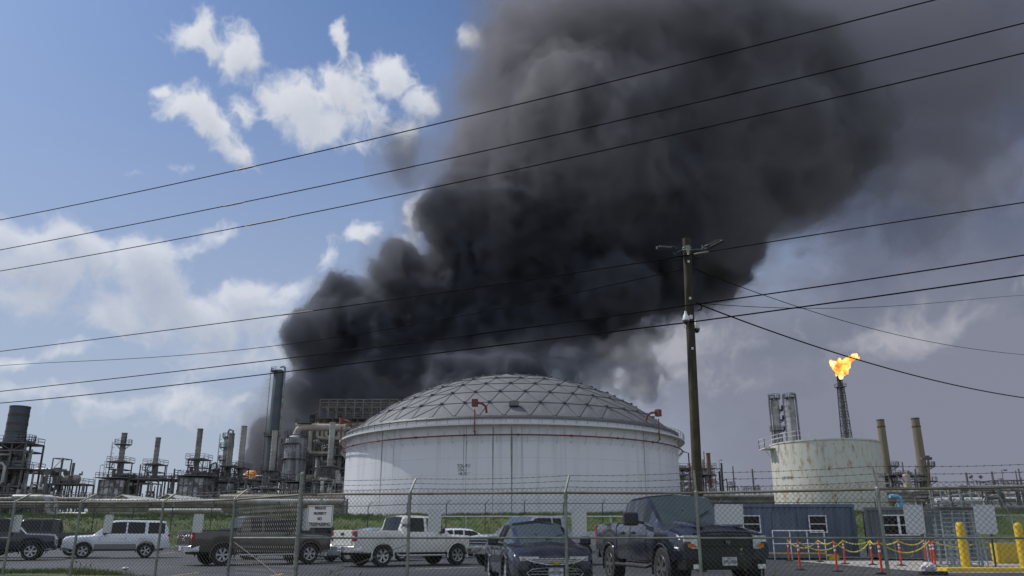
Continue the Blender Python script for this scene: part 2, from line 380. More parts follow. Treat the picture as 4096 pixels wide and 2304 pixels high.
def smoke_mesh(name, bl, vox, amp, seed, cellm=34, thr=0.5, grow=1.0, holes=(), flat=1.0, kn=3.0):
    """bl: (x, y, r, dy) in 2576-wide photograph pixels, dy = metres nearer or farther than the fire's distance"""
    B = []
    for (x, y, r, dy) in bl:
        Y = SMY+dy; c = at(x*1.5901, y*1.5901, Y); B.append((c, r*1.5901*c.y/3377*1.06*grow, ))
    lo = [min(c[i]-r*1.7 for c, r in B) for i in range(3)]; hi = [max(c[i]+r*1.7 for c, r in B) for i in range(3)]
    lo[2] = max(lo[2], 1.0)
    shp = [int((hi[i]-lo[i])/vox)+2 for i in range(3)]
    F = np.full(shp, -9, np.float32)
    ax = [lo[i]+vox*np.arange(shp[i], dtype=np.float32) for i in range(3)]
    for c, r in B:
        sl = []
        for i in range(3):
            a = max(0, int((c[i]-r*2.2-lo[i])/vox)); b = min(shp[i], int((c[i]+r*2.2-lo[i])/vox)+2); sl.append(slice(a, b))
        if any(s.stop-s.start < 1 for s in sl): continue
        X, Yy, Z = ax[0][sl[0]][:, None, None], ax[1][sl[1]][None, :, None], ax[2][sl[2]][None, None, :]
        d = np.sqrt((X-c[0])**2+((Yy-c[1])*flat)**2+(Z-c[2])**2); val = (r-d)/(r**.5*kn)
        k = .35; old = F[tuple(sl)]; h = np.clip(.5+.5*(val-old)/k, 0, 1); F[tuple(sl)] = old*(1-h)+val*h+k*h*(1-h)
    for (x, y, r, dy) in holes:
        c = at(x*1.5901, y*1.5901, SMY+dy); r = r*1.5901*c.y/3377
        # a hole runs along the line of sight's depth: an ellipsoid long in y
        X, Yy, Z = ax[0][:, None, None], ax[1][None, :, None], ax[2][None, None, :]
        d = np.sqrt((X-c[0]*(Yy/c[1]))**2+((Yy-c[1])/9)**2+(Z-EYE-(c[2]-EYE)*(Yy/c[1]))**2); F -= np.clip(3.4*(1-d/r), 0, 3.4)
    rg = np.random.default_rng(seed)
    F += amp*lattice_noise(shp, cellm/vox, rg, 5, .76, True) + amp*.5*lattice_noise(shp, cellm/vox*1.9, rg, 2, .5)
    F = 1/(1+np.exp(-4*np.clip(F, -4, 4)))          # background outside the grid is 0
    F[0] = F[-1] = 0; F[:, 0] = F[:, -1] = 0; F[:, :, 0] = F[:, :, -1] = 0
    return [field_to_mesh(F, lo, vox, name, t) for t in thr]
def smoke_mat(name, dens, col, aniso=.1):
    m = bpy.data.materials.new(name); nt, N, L = nodes_of(m); N.clear()
    out = N.new('ShaderNodeOutputMaterial'); v = N.new('ShaderNodeVolumePrincipled'); L.new(v.outputs[0], out.inputs['Volume'])
    v.inputs['Color'].default_value = (*col, 1); v.inputs['Anisotropy'].default_value = aniso; v.inputs['Density Attribute'].default_value = ''
    v.inputs['Density'].default_value = dens
    return m
rj = random.Random(3)
def J(l, a=22): return [(x, y, r, rj.uniform(-a, a)) for x, y, r in l]
CORE = J([(640, 1190, 18), (662, 1165, 28), (690, 1135, 38), (720, 1100, 45), (775, 1130, 60), (790, 1060, 60), (770, 1000, 40), (830, 950, 55), (900, 1010, 65), (960, 1080, 80), (860, 1085, 75), (900, 1160, 65), (800, 1170, 50),
          (800, 835, 62), (860, 790, 72), (765, 830, 32), (920, 810, 80), (870, 770, 48), (970, 800, 60),
          (1000, 900, 110), (1080, 1000, 120), (1200, 1010, 110), (1060, 780, 110), (1010, 660, 46), (960, 690, 26), (1350, 1020, 90),
          (1170, 690, 125), (1140, 560, 85), (1300, 585, 172), (1500, 600, 178), (1650, 570, 180), (1770, 610, 95), (1800, 540, 90),
          (1330, 830, 130), (1470, 800, 120), (1580, 860, 60), (1610, 960, 42), (1630, 1000, 30), (1550, 720, 60), (1480, 960, 80),
          (1290, 400, 135), (1500, 400, 240), (1740, 400, 210), (1930, 380, 160), (2070, 370, 130), (2170, 350, 95), (2220, 370, 60), (1230, 320, 60),
          (1300, 210, 105), (1500, 170, 210), (1760, 200, 210), (1980, 230, 150), (1190, 230, 36), (1280, 90, 60)])
VEIL = J([(2330, 110, 170), (2450, 260, 130), (2200, 30, 190), (2380, 430, 110), (2480, 60, 200), (2300, 560, 90), (1320, 40, 105), (1500, 20, 180), (1750, 20, 200), (1980, 60, 190), (2180, 180, 150), (2260, 330, 90), (1010, 390, 50), (1000, 430, 42), (1070, 400, 30), (1060, 330, 20),
          (1100, 520, 70), (950, 660, 40), (1640, 1000, 60), (1680, 900, 50), (740, 1000, 50), (700, 1080, 50), (850, 960, 80), (1850, 560, 90), (1950, 500, 110), (2100, 470, 90), (2250, 430, 60),
          (1180, 290, 60), (1220, 140, 50), (1230, 480, 120), (780, 870, 60)], 30)
smk_root = thing('smoke_plume', 'huge billowing black smoke plume rising behind the domed tank', 'smoke', at(1010, 2000, SMY))
LOWP = [b for b in CORE if b[1] > 740 and b[0] > 1240]
LOWC = [b for b in CORE if b[1] > 480 and b not in LOWP]; TOPC = [b for b in CORE if b[1] <= 560]
def smoke_obj(me, name, m):
    me.materials.clear(); me.materials.append(m); o = bpy.data.objects.new(name, me); COL.objects.link(o); o.parent = smk_root; o.location = -smk_root.location
    return o
DARK, GREY, TOPLIT = (.235, .255, .31), (.36, .36, .40), (.45, .445, .48)
lo_ = smoke_mesh('dense_smoke', LOWC, 1.5, 1.1, 11, cellm=24, thr=(.55, .36))
to_ = smoke_mesh('sunlit_smoke', TOPC, 1.9, 1.25, 12, cellm=30, thr=(.60, .26))  # upper plume: its sunlit paleness is put into a lighter smoke colour
ve_ = smoke_mesh('thin_smoke', [b for b in VEIL if b[:2] not in ((1640, 1000), (1680, 900))]+[(x, y, r*1.03+2, d) for x, y, r, d in CORE if (x, y, r, d) not in LOWP], 2.0, 1.45, 5, cellm=26, thr=(.55, .36))
PATCH = [(x, y, r, 0) for x, y, r in [(1250, 820, 120), (1330, 860, 110), (1400, 800, 120), (1480, 860, 110), (1560, 820, 80), (1590, 900, 52), (1615, 955, 34), (1400, 940, 70), (1300, 940, 80), (1500, 930, 50), (1180, 900, 90), (1560, 740, 70), (860, 930, 70), (800, 990, 60), (900, 980, 60), (760, 1040, 40)]]
pa_ = smoke_mesh('smoke_wisps', PATCH, 1.5, 1.75, 21, cellm=18, thr=(.74, .40), flat=2.2)
BASE = [(x, y, r, 0) for x, y, r in [(636, 1196, 13), (645, 1182, 17), (656, 1166, 22), (670, 1152, 26), (684, 1138, 26), (700, 1124, 30), (718, 1110, 30), (735, 1140, 34), (700, 1160, 26), (740, 1080, 34), (760, 1050, 34), (770, 1110, 36), (770, 1010, 30), (780, 975, 28), (800, 1150, 40), (820, 1070, 44), (840, 1010, 34), (860, 1130, 44), (735, 1030, 24), (728, 990, 18), (900, 1080, 44), (810, 940, 30), (880, 1010, 36)]]
PUFF = [(x, y, r, -15) for x, y, r in [(1010, 385, 40), (1004, 425, 34), (1035, 360, 26), (985, 400, 24), (1010, 455, 22)]]
ba_ = smoke_mesh('fire_smoke', BASE, 1.0, .75, 31, cellm=9, thr=(.50, .30), kn=2.0, grow=1.22)
pu_ = smoke_mesh('smoke_puff', PUFF, 1.4, .9, 33, cellm=13, thr=(.5, .25), kn=2.0)
for me, nm, d, c in ((ba_[0], 'fire_smoke', .45, (.16, .175, .22)), (ba_[1], 'fire_smoke_edge', .12, (.16, .175, .22)), (pu_[0], 'smoke_puff', .05, DARK), (pu_[1], 'smoke_puff_edge', .02, GREY), (lo_[0], 'dense_smoke', .20, DARK), (lo_[1], 'smoke_edge', .035, DARK), (to_[0], 'sunlit_smoke', .050, TOPLIT), (to_[1], 'sunlit_smoke_edge', .012, TOPLIT), (pa_[0], 'smoke_wisp', .12, DARK), (pa_[1], 'smoke_wisp_edge', .030, DARK), (ve_[0], 'thin_smoke', .012, GREY), (ve_[1], 'smoke_haze', .005, GREY)):
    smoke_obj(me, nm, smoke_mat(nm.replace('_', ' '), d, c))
S.cycles.volume_bounces = 1
# ------------------------------------------------------------------ ground, lot, berm
def grid_mesh(xs, ys, zf):
    mb = MB(); n = len(ys)
    mb.add([(x, y, zf(x, y)) for x in xs for y in ys], [(i*n+j, (i+1)*n+j, (i+1)*n+j+1, i*n+j+1) for i in range(len(xs)-1) for j in range(n-1)]); return mb
M_asph = mat('asphalt', (.036, .039, .046), .62, var=.35, scale=.35, bump=.5, bscale=40, dirt=(.065, .068, .073), dscale=.12, damt=.8, spec=.45)
M_soil = mat('dry ground', (.13, .115, .085), .95, var=.25, scale=.2)
M_grass = mat('grass', (.045, .078, .015), .9, var=.35, scale=.9, dirt=(.115, .105, .040), dscale=.35, damt=.75, bump=.6, bscale=8)
M_blade = mat('grass blades', (.062, .118, .018), .8, var=.4, scale=.5, dirt=(.15, .14, .05), dscale=.4, damt=.8)
M_conc = mat('concrete', (.33, .32, .30), .85, var=.15, scale=1.5, dirt=(.16, .15, .14), dscale=1.2, damt=.6)
M_yel = mat('yellow line paint', (.48, .38, .10), .7, var=.25, scale=8, dirt=(.09, .09, .09), dscale=5, damt=.85, dthr=.52)
M_wht = mat('white line paint', (.62, .63, .62), .7, var=.15, scale=8, dirt=(.09, .09, .09), dscale=5, damt=.7)
far = [-2600, -900, -300, -90, 0, 90, 300, 900, 2600]
tag(grid_mesh(far, [-400, -60, 0, 60, 140, 300, 700, 1500, 3600], lambda x, y: -.06).build('ground', M_soil), kind='structure')
tag(grid_mesh([-110, -60, -20, 20, 60, 110], [15.6, 20.5, 40, 60, 80], lambda x, y: 0).build('parking_lot', M_asph), kind='structure')
tag(grid_mesh([-60, -20, 20, 60], [2, 12], lambda x, y: -.02).build('road', M_asph), kind='structure')
from mathutils import noise as mnoise
def verge_z(x, y):
    a = .22 if x < -11 else (.22 + (.05-.22)*min(1, (x+11)/5) if x < -6 else .05)
    e = min(1, max(0, (y-12)/1.2))*min(1, max(0, (23.2-y)/1.6)) if x < -10 else min(1, max(0, (y-12)/1.2))*min(1, max(0, (21.5-y)/1.0))
    if x > -7 and y > 16.2: return -.04
    return .004 + a*e + .025*mnoise.noise((x*.7, y*.7, 0))*e
tag(grid_mesh([i*.8-46 for i in range(116)], [12+i*.5 for i in range(24)], verge_z).build('grass_verge', M_grass, smooth=1), kind='structure')
kb = MB(); kb.box((0, 80.15, .075), (220, .3, .15)); tag(kb.build('kerb', M_conc, bevel=.02), kind='structure')
def berm_z(x, y):
    pts = [(80.3, .02), (81.5, .55), (84, 1.5), (88, 2.75), (91.5, 3.3), (96, 3.35), (101, 1.8), (106, 0)]
    z = 0
    for (a, b), (c, d) in zip(pts, pts[1:]):
        if a <= y <= c: z = b+(d-b)*(y-a)/(c-a)
    k = 1+.05*mnoise.noise((x*.05, y*.1, 3)); 
    hi = 1.0+ (.10*max(0, min(1, (x+14)/30)))
    return z*k*hi + (.12*mnoise.noise((x*.6, y*.6, 1)) if 80.4 < y < 105 else 0)
tag(grid_mesh([i*1.0-120 for i in range(241)], [80.3+i*.8 for i in range(33)], berm_z).build('grass_berm', M_grass, smooth=1), kind='structure')
def blades(pts, name, m, hmin, hmax, w, label=None):
    mb = MB(); r = random.Random(9)
    for (x, y, z, k) in pts:
        for _ in range(k):
            h = r.uniform(hmin, hmax); a = r.uniform(0, PI); dx, dy = math.cos(a)*w, math.sin(a)*w; px_, py_ = x+r.uniform(-.25, .25), y+r.uniform(-.25, .25)
            lx, ly = r.uniform(-.5, .5)*h, r.uniform(-.5, .5)*h
            mb.add([(px_-dx, py_-dy, z-.03), (px_+dx, py_+dy, z-.03), (px_+lx*.5+dx*.6, py_+ly*.5, z+h*.6), (px_+lx, py_+ly, z+h)], [(0, 1, 2), (0, 2, 3)])
    return tag(mb.build(name, m), label, None, None, 'stuff')
bp_ = []
for i in range(9000):
    y = rnd.choice((rnd.uniform(80.6, 92), rnd.uniform(88, 93), rnd.uniform(90, 93.5))); x = rnd.uniform(-64, 68)
    if mnoise.noise((x*.22, y*.3, 5)) < -.22 and rnd.random() < .8: continue
    bp_.append((x, y, berm_z(x, y), 5))
blades(bp_, 'long_grass', M_blade, .14, .42, .03)
vp_ = []
for i in range(2600):
    x = rnd.uniform(-17, -9.5); y = rnd.uniform(20.4, 23.0); vp_.append((x, y, verge_z(x, y), 4))
for i in range(260): x = rnd.uniform(-9, 12); y = rnd.uniform(14.6, 16); vp_.append((x, y, .05, 4))
blades(vp_, 'verge_grass', M_blade, .05, .13, .006)
# tall weeds growing at the foot of the fence
def weed(px, Y, top_py, n, label, seed):
    r = random.Random(seed); X = gx(px, Y); zt = at(px, top_py, Y).z; root = thing('weed', label, 'weed', (X, Y, .05), 0, 'weeds growing along the fence')
    st, lf = MB(), MB()
    for i in range(n):
        a = r.uniform(0, 2*PI); h = (zt-.05)*r.uniform(.55, 1); b = Vector((r.uniform(-.18, .18), r.uniform(-.12, .12), 0)); t = b+Vector((math.cos(a)*.14, math.sin(a)*.1, h))
        m_ = (b+t)/2+Vector((r.uniform(-.03, .03), 0, .03)); st.tube([b, m_, t], [.005, .004, .002], 4)
        for k in range(int(h*26)):
            q = r.uniform(.15, 1); p = b.lerp(t, q); d = Vector((r.uniform(-1, 1), r.uniform(-1, 1), r.uniform(-.2, .9))).normalized(); l = r.uniform(.03, .085); s_ = d.cross(Vector((0, 0, 1))).normalized()*l*.22
            lf.add([p, p+d*l*.5+s_, p+d*l, p+d*l*.5-s_], [(0, 1, 2, 3)])
    st.build('stem', M_blade, root); lf.build('leaves', M_blade, root)
for i, (px, Y, ty, n, lb) in enumerate([(344, 19.4, 2245, 9, 'low leafy weed beside the third slanting post of the green fence'), (1330, 16.4, 2272, 10, 'weed clump below the private property sign'), (1462, 16.4, 2280, 7, 'small weed between the sign and the tall post before the white pickup'),
        (2280, 15.7, 2205, 4, 'thin upright weed beside the post before the dark sedan'), (2890, 15.4, 2285, 9, 'bushy weed under the dark truck bumper'), (2962, 15.5, 2130, 1, 'single tall stalk crossing the dark truck grille'), (3075, 15.5, 2262, 5, 'leafy stalk at the corner of the dark truck bumper')]):
    weed(px, Y, ty, n, lb, i)
# painted bay lines
def line(p0, p1, w, m, name='bay_line'):
    a, b = atz(*p0, 0), atz(*p1, 0); a.z = b.z = .004; d = (b-a).normalized(); s_ = Vector((-d.y, d.x, 0))*w/2
    mb = MB(); mb.add([a-s_, b-s_, b+s_, a+s_], [(0, 1, 2, 3)]); o = mb.build(name, m); tag(o, kind='structure')
def z1(x, y): return (x/1.921, 1550+y/1.921)
def z2(x, y): return (600+x/2.058, 1600+y/2.058)
for a, b in [(z1(60, 1412), z1(368, 1402)), (z1(440, 1436), z1(930, 1410)), (z1(560, 1362), z1(1345, 1352)), (z1(230, 1340), z1(760, 1326)), (z1(1240, 1278), z1(1340, 1268)), (z1(0, 1306), z1(420, 1304)), (z1(700, 1320), z1(1320, 1322)),
             (z2(100, 1265), z2(220, 1250)), (z2(40, 1325), z2(360, 1330)), (z2(60, 1370), z2(420, 1368)), (z2(190, 1447), z2(405, 1421)), (z2(1000, 1449), z2(1095, 1429)), (z2(660, 1342), z2(1075, 1352)), (z2(1180, 1350), z2(1330, 1346)), ((1560, 2240), (1640, 2236)), ((3060, 2240), (3140, 2236)), ((3130, 2262), (3300, 2256)), ((1730, 2246), (1775, 2243))]:
    line(a, b, .11, M_yel)
line((1664, 2277), (1972, 2267), .16, M_wht); line((1840, 2262), (1968, 2258), .12, M_wht)
# ------------------------------------------------------------------ domed tank
TC = Vector((0.0, 160.0, 0)); TR = 31.8
def wall_paint(name, col, stain, amt, zs=.03, rust=None):
    m = bpy.data.materials.new(name); nt, N, L = nodes_of(m); b = N['Principled BSDF']; b.inputs['Roughness'].default_value = .45
    tc = N.new('ShaderNodeTexCoord'); sp = N.new('ShaderNodeSeparateXYZ'); L.new(tc.outputs['Object'], sp.inputs[0])
    at2 = N.new('ShaderNodeMath'); at2.operation = 'ARCTAN2'; L.new(sp.outputs[0], at2.inputs[0]); L.new(sp.outputs[1], at2.inputs[1])
    cb = N.new('ShaderNodeCombineXYZ'); L.new(at2.outputs[0], cb.inputs[0]); L.new(sp.outputs[2], cb.inputs[2])
    def layer(sc, thr0, thr1, am, c, prev, det=6, rough=.6):
        mp = N.new('ShaderNodeMapping'); mp.inputs['Scale'].default_value = sc; L.new(cb.outputs[0], mp.inputs[0])
        nz = N.new('ShaderNodeTexNoise'); nz.inputs['Scale'].default_value = 1; nz.inputs['Detail'].default_value = det; nz.inputs['Roughness'].default_value = rough; L.new(mp.outputs[0], nz.inputs['Vector'])
        mr = N.new('ShaderNodeMapRange'); mr.inputs[1].default_value = thr0; mr.inputs[2].default_value = thr1; mr.inputs[4].default_value = am; L.new(nz.outputs['Fac'], mr.inputs[0])
        mx = N.new('ShaderNodeMix'); mx.data_type = 'RGBA'; L.new(mr.outputs[0], mx.inputs[0]); mx.inputs[7].default_value = (*c, 1)
        if isinstance(prev, tuple): mx.inputs[6].default_value = (*prev, 1)
        else: L.new(prev, mx.inputs[6])
        return mx.outputs[2]
    c = layer((26, 1, zs), .52, .8, amt, stain, col)
    c = layer((3, 1, .12), .45, .75, amt*.4, tuple(q*.8 for q in col), c)
    if rust:
        c = layer((11, 1, .55), .515, .64, .85, rust, c, 9, .7); c = layer((34, 1, .12), .60, .70, .6, rust, c, 8, .6); c = layer((13, 1, 1.1), .60, .66, .85, (.17, .08, .03), c, 9, .7)
    L.new(c, b.inputs['Base Color']); return m
M_wall = wall_paint('tank white paint', (.67, .70, .76), (.40, .40, .39), .75)
M_alu = mat('mill aluminium', (.145, .152, .168), .7, metal=.0, var=.10, scale=.25, dirt=(.18, .185, .20), dscale=.22, damt=.6, dthr=.5, spec=.25)  # dome grey darkened: the smoke's shade is put into the colour
M_strut = mat('aluminium strut', (.10, .105, .104), .7, metal=.0, var=.1)
M_dark = mat('dark steel', (.055, .058, .062), .6, metal=.3, var=.2)
M_wsteel = mat('white painted steel', (.58, .59, .60), .5, var=.08)
M_red = mat('red fire water pipe', (.15, .035, .026), .5, var=.15)
M_seam = mat('streaked weld seam', (.20, .20, .19), .7, var=.3, scale=.6)
M_black = mat('black stencil paint', (.02, .02, .022), .7)
tank = thing('storage_tank', 'huge white storage tank with a faceted grey dome roof and red pipe', 'storage tank', TC)
w = MB(); w.lathe((0, 0, 0), [(TR, 0), (TR, 19.2)], 160); w.build('tank_wall', M_wall, tank, smooth=1)
w = MB()
for z in (5.2, 7.8, 10.4, 13.0, 15.6): w.lathe((0, 0, z), [(TR+.001, 0), (TR+.012, .02), (TR+.001, .04)], 160)
w.build('weld_lines', mat('weld line', (.5, .5, .52), .6), tank, smooth=1)
w = MB()
for px, wd in ((1401, .10), (1528, .22), (1575, .08), (1865, .10), (1972, .20), (2047, .34), (2088, .08), (2576, .16), (2688, .08), (1855, .08)):
    t = at(px, 1800, 128)
    dx, dy = t.x/t.y, 1.0; A = dx*dx+1; Bq = -2*TC.y; Cq = TC.y**2-TR*TR; yy = (-Bq-math.sqrt(Bq*Bq-4*A*Cq))/(2*A); p = Vector((dx*yy, yy-TC.y, 0)); n = p.normalized(); s_ = Vector((-n.y, n.x, 0))*wd/2
    p = n*(TR+.03); w.mark(); zl = .5 if wd > .14 else rnd.uniform(4, 11); U = lambda k, z: (p+s_*k+Vector((0, 0, z)))
    w.add([U(-.12, zl), U(.12, zl), U(-.45, zl*.4+9), U(.5, zl*.4+9), U(-1, 14.5), U(.8, 14.5), U(-.55, 17.9), U(.6, 17.9)], [(0, 1, 3, 2), (2, 3, 5, 4), (4, 5, 7, 6)])
w.each('stain_streak', M_seam, tank)
# walkway, kick plate, brackets
WZ = 18.3
w = MB(); w.lathe((0, 0, 0), [(TR+.01, WZ), (TR+1.35, WZ), (TR+1.35, WZ-.28), (TR+1.30, WZ-.28), (TR+1.30, WZ-.06), (TR+.01, WZ-.06)], 160); w.build('walkway', M_wsteel, tank, smooth=1)
w = MB()
for k in range(72):
    a = 2*PI*k/72; c, s_ = math.cos(a), math.sin(a)
    if s_ > .22: continue
    w.mark(); w.bar((c*(TR+1.15), s_*(TR+1.15), WZ-.25), (c*(TR+.02), s_*(TR+.02), WZ-1.7), .09)
w.each('walkway_brace', M_wsteel, tank)
w = MB()
w.ring((0, 0, WZ+1.1), TR+1.3, .035, 160, 5); w.ring((0, 0, WZ+.58), TR+1.3, .03, 160, 5)
for k in range(110):
    a = 2*PI*k/110; c, s_ = math.cos(a)*(TR+1.3), math.sin(a)*(TR+1.3); w.bar((c, s_, WZ-.1), (c, s_, WZ+1.1), .07)
w.build('railing', mat('galvanised rail', (.16, .18, .19), .5, metal=.4), tank)
w = MB(); w.lathe((0, 0, 0), [(TR+.03, 19.05), (TR+.35, 19.1), (TR+.42, 19.35), (TR+.3, 19.6), (TR-.2, 19.62)], 160); w.build('gutter', mat('grey gutter', (.17, .175, .18), .45, metal=.3), tank, smooth=1)
# red ring main with brackets
PZ = 16.45
w = MB(); w.ring((0, 0, PZ), TR+.85, .12, 160, 8)
for k in range(48):
    a = 2*PI*k/48+.03; c, s_ = math.cos(a), math.sin(a)
    if k % 2 == 0: w.tube([(c*(TR+.85)-s_*.15, s_*(TR+.85)+c*.15, PZ), (c*(TR+.85)+s_*.15, s_*(TR+.85)-c*.15, PZ)], .19, 8)
w.build('fire_pipe', M_red, tank, smooth=1)
w = MB()
for k in range(84):
    a = 2*PI*k/84; c, s_ = math.cos(a), math.sin(a)
    if s_ > .22: continue
    w.mark(); w.bar((c*(TR+1.0), s_*(TR+1.0), PZ-.16), (c*(TR+.01), s_*(TR+.01), PZ-.16), .07); w.bar((c*(TR+.95), s_*(TR+.95), PZ-.2), (c*(TR+.01), s_*(TR+.01), PZ-1.2), .06)
w.each('pipe_bracket', M_wsteel, tank)
def ang_of(px, py, r):      # angle round the tank of the near point seen at a pixel column
    t = at(px, py, 128); dx = t.x/t.y; A = dx*dx+1; Bq = -2*TC.y; Cq = TC.y**2-r*r; D = Bq*Bq-4*A*Cq; yy = (-Bq-math.sqrt(max(0, D)))/(2*A); return math.atan2(yy-TC.y, dx*yy)
for px, fl in ((1902, 1), (2622, -1), (1382, 1)):
    a = ang_of(px, 1700, TR+.85); c, s_ = math.cos(a), math.sin(a); e = Vector((c, s_, 0)); q = Vector((-s_, c, 0))*fl; r0 = e*(TR+1.5)
    w = MB(); w.tube([e*(TR+.85)+Vector((0, 0, PZ)), e*(TR+1.5)+Vector((0, 0, PZ+.4)), r0+Vector((0, 0, 20.4))], .10, 8)
    w.cyl(r0+Vector((0, 0, PZ+.4)), .2, .15, 8); w.cyl(r0+Vector((0, 0, 20.9)), .32, .14, 10)
    w.box(r0+Vector((0, 0, 21.4)), (.85, .85, 1.15), a)
    w.tube([r0+Vector((0, 0, 21.5)), r0+q*1.0-e*.7+Vector((0, 0, 21.4)), r0+q*1.5-e*1.2+Vector((0, 0, 21.0)), r0+q*1.6-e*1.5+Vector((0, 0, 20.0))], .19, 8)
    w.build('foam_chamber', M_red, tank, smooth=1)
w = MB(); a = ang_of(2720, 1800, TR+.3); c, s_ = math.cos(a)*(TR+1.9), math.sin(a)*(TR+1.9); w.tube([(c*.97, s_*.97, PZ), (c, s_, PZ-.3), (c, s_, 0)], .12, 8); w.cyl((c, s_, PZ-2.6), .2, .3, 8); w.build('riser_pipe', M_red, tank, smooth=1)
# dome
DR, DH, DZ_ = 31.3, 11.9, 19.6
RHO = (DR*DR+DH*DH)/(2*DH); TH = math.asin(DR/RHO); K = 8
def dn(k, j):
    if k == 0: return Vector((0, 0, DZ_+DH))
    t = TH*k/K; a = 2*PI*(j % (6*k))/(6*k)+.09; return Vector((RHO*math.sin(t)*math.cos(a), RHO*math.sin(t)*math.sin(a), DZ_+DH-RHO*(1-math.cos(t))))
tris = []
for k in range(K):
    for s_ in range(6):
        for i in range(k+1):
            a, b, c = dn(k, s_*k+i), dn(k+1, s_*(k+1)+i), dn(k+1, s_*(k+1)+i+1); tris.append((a, b, c))
            if i < k: tris.append((a, c, dn(k, s_*k+i+1)))
w = MB(); st = MB(); seen = set(); nn = set()
for a, b, c in tris:
    g = (a+b+c)/3+Vector((0, 0, .10)); w.add([a, b, c, g], [(0, 1, 3), (1, 2, 3), (2, 0, 3)])
    for p, q in ((a, b), (b, c), (c, a)):
        key = tuple(sorted([tuple(round(v, 2) for v in p), tuple(round(v, 2) for v in q)]))
        if key in seen: continue
        seen.add(key); st.bar(p+Vector((0, 0, .05)), q+Vector((0, 0, .05)), .10, .09)
    for p in (a, b, c): nn.add(tuple(round(v, 2) for v in p))
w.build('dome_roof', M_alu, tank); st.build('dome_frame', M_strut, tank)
w = MB()
for p in sorted(nn, key=lambda q: q[1]):
    p = Vector(p); w.mark(); e = p.z < DZ_+.1; w.cyl(p+Vector((0, 0, .04)), .42 if e else .30, .12 if e else .26, 10)
w.each('dome_hub', mat('hub plate', (.10, .105, .105), .5, metal=.4), tank)
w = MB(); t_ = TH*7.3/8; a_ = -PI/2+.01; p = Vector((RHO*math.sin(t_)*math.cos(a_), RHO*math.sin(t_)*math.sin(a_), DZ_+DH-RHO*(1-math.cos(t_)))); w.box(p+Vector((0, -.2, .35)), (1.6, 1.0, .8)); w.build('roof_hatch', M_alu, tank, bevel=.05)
tri = [t for t in tris if min(v.z for v in t) > DZ_+6.5 and max(v.z for v in t) < DZ_+11 and sum(v.y for v in t) < -30 and abs(sum(v.x for v in t)/3) < 2.2]
if tri:
    t = tri[0]; g = (t[0]+t[1]+t[2])/3; w = MB(); up = Vector((0, 0, .28)); v6 = [g+(q-g)*.86+Vector((0, 0, .06)) for q in t]+[g+(q-g)*.86+up for q in t]
    w.add(v6, [(0, 1, 2), (3, 4, 5), (0, 1, 4, 3), (1, 2, 5, 4), (2, 0, 3, 5)]); w.build('roof_panel', mat('raised dark panel', (.22, .23, .24), .5, metal=.3), tank)
# stencilled lettering
def on_wall(px, py, r=TR, c=TC, off=.05):
    a = ang_of(px, py, r); e = Vector((math.cos(a), math.sin(a), 0)); P0 = e*(r+off)
    Y = P0.y+c.y; z = at(px, py, Y).z
    return Matrix.Translation(Vector((P0.x, P0.y, z))) @ Matrix.Rotation(a+PI/2, 4, 'Z') @ FACE
for s_, px, py, sz, wd in (('TOL-911', 1856, 1864, .78, 2.15), ('GRID', 1838, 1875.5, .24, .52), ('MAP', 1838, 1883.5, .22, .48), ('N-1', 1856, 1880, .62, .84), ('18-31', 1852, 1895, .62, 1.32), ('ST', 1879, 1891, .26, .26)):
    text_mesh('lettering', s_, sz, M_black, tank, on_wall(px, py), width=wd)
# ------------------------------------------------------------------ rusty tank
RY = 112.0; rc_ = gx(3336, RY); RR = 7.1; RZ = at(3330, 1752, RY-RR).z
rt = thing('rusty_tank', 'pale green storage tank with flat top and brown rust patches', 'storage tank', (rc_, RY, 0))
M_rusty = wall_paint('weathered tank paint', (.55, .56, .51), (.36, .38, .34), .6, rust=(.30, .17, .065))
w = MB(); w.lathe((0, 0, 0), [(RR, 0), (RR, RZ)], 96); w.build('tank_wall', M_rusty, rt, smooth=1)
w = MB(); w.lathe((0, 0, 0), [(0, RZ+.5), (RR*.6, RZ+.32), (RR, RZ-.02), (RR+.08, RZ-.02), (RR+.08, RZ-.2), (RR+.01, RZ-.2)], 96); w.build('roof', M_rusty, rt, smooth=1)
def rail_path(mb, pts, h=1.1, r=.03, posts=1.5):
    for p, q in zip(pts, pts[1:]):
        p, q = Vector(p), Vector(q); n = max(1, int((q-p).length/posts))
        for zz in (h, h*.55): mb.bar(p+Vector((0, 0, zz)), q+Vector((0, 0, zz)), r*2)
        for i in range(n+1): s__ = p.lerp(q, i/n); mb.bar(s__, s__+Vector((0, 0, h)), r*2)
w = MB(); rail_path(w, [(RR*math.cos(a), RR*math.sin(a), RZ) for a in [2*PI*i/40 for i in range(20, 34)]][:4], 1.1); rail_path(w, [(-RR-1.3, -1.0, RZ-.6), (-RR-1.3, 1.5, RZ-.6), (-RR+.2, 1.5, RZ-.6)], 1.3); rail_path(w, [(-RR-1.3, -1.0, RZ-.6), (-RR*.9, -2.6, RZ-.1), (-RR*.70, -4.0, RZ), (-RR*.5, -4.6, RZ)], 1.3); w.box((-RR-.6, .2, RZ-.65), (1.5, 2.6, .12)); w.bar((-RR-1.2, -.6, RZ-.7), (-RR, -.6, RZ-2.6), .1)
w.build('platform', M_wsteel, rt)
def on_wall2(px, py):
    t = at(px, py, RY); dx = t.x/t.y; A = dx*dx+1; Bq = -2*(dx*rc_+RY); Cq = rc_**2+RY**2-RR*RR; D = Bq*Bq-4*A*Cq; yy = (-Bq-math.sqrt(max(0, D)))/(2*A)
    a = math.atan2(yy-RY, dx*yy-rc_); z = at(px, py, yy).z
    return Matrix.Translation((math.cos(a)*(RR+.04), math.sin(a)*(RR+.04), z)) @ Matrix.Rotation(a+PI/2, 4, 'Z') @ FACE
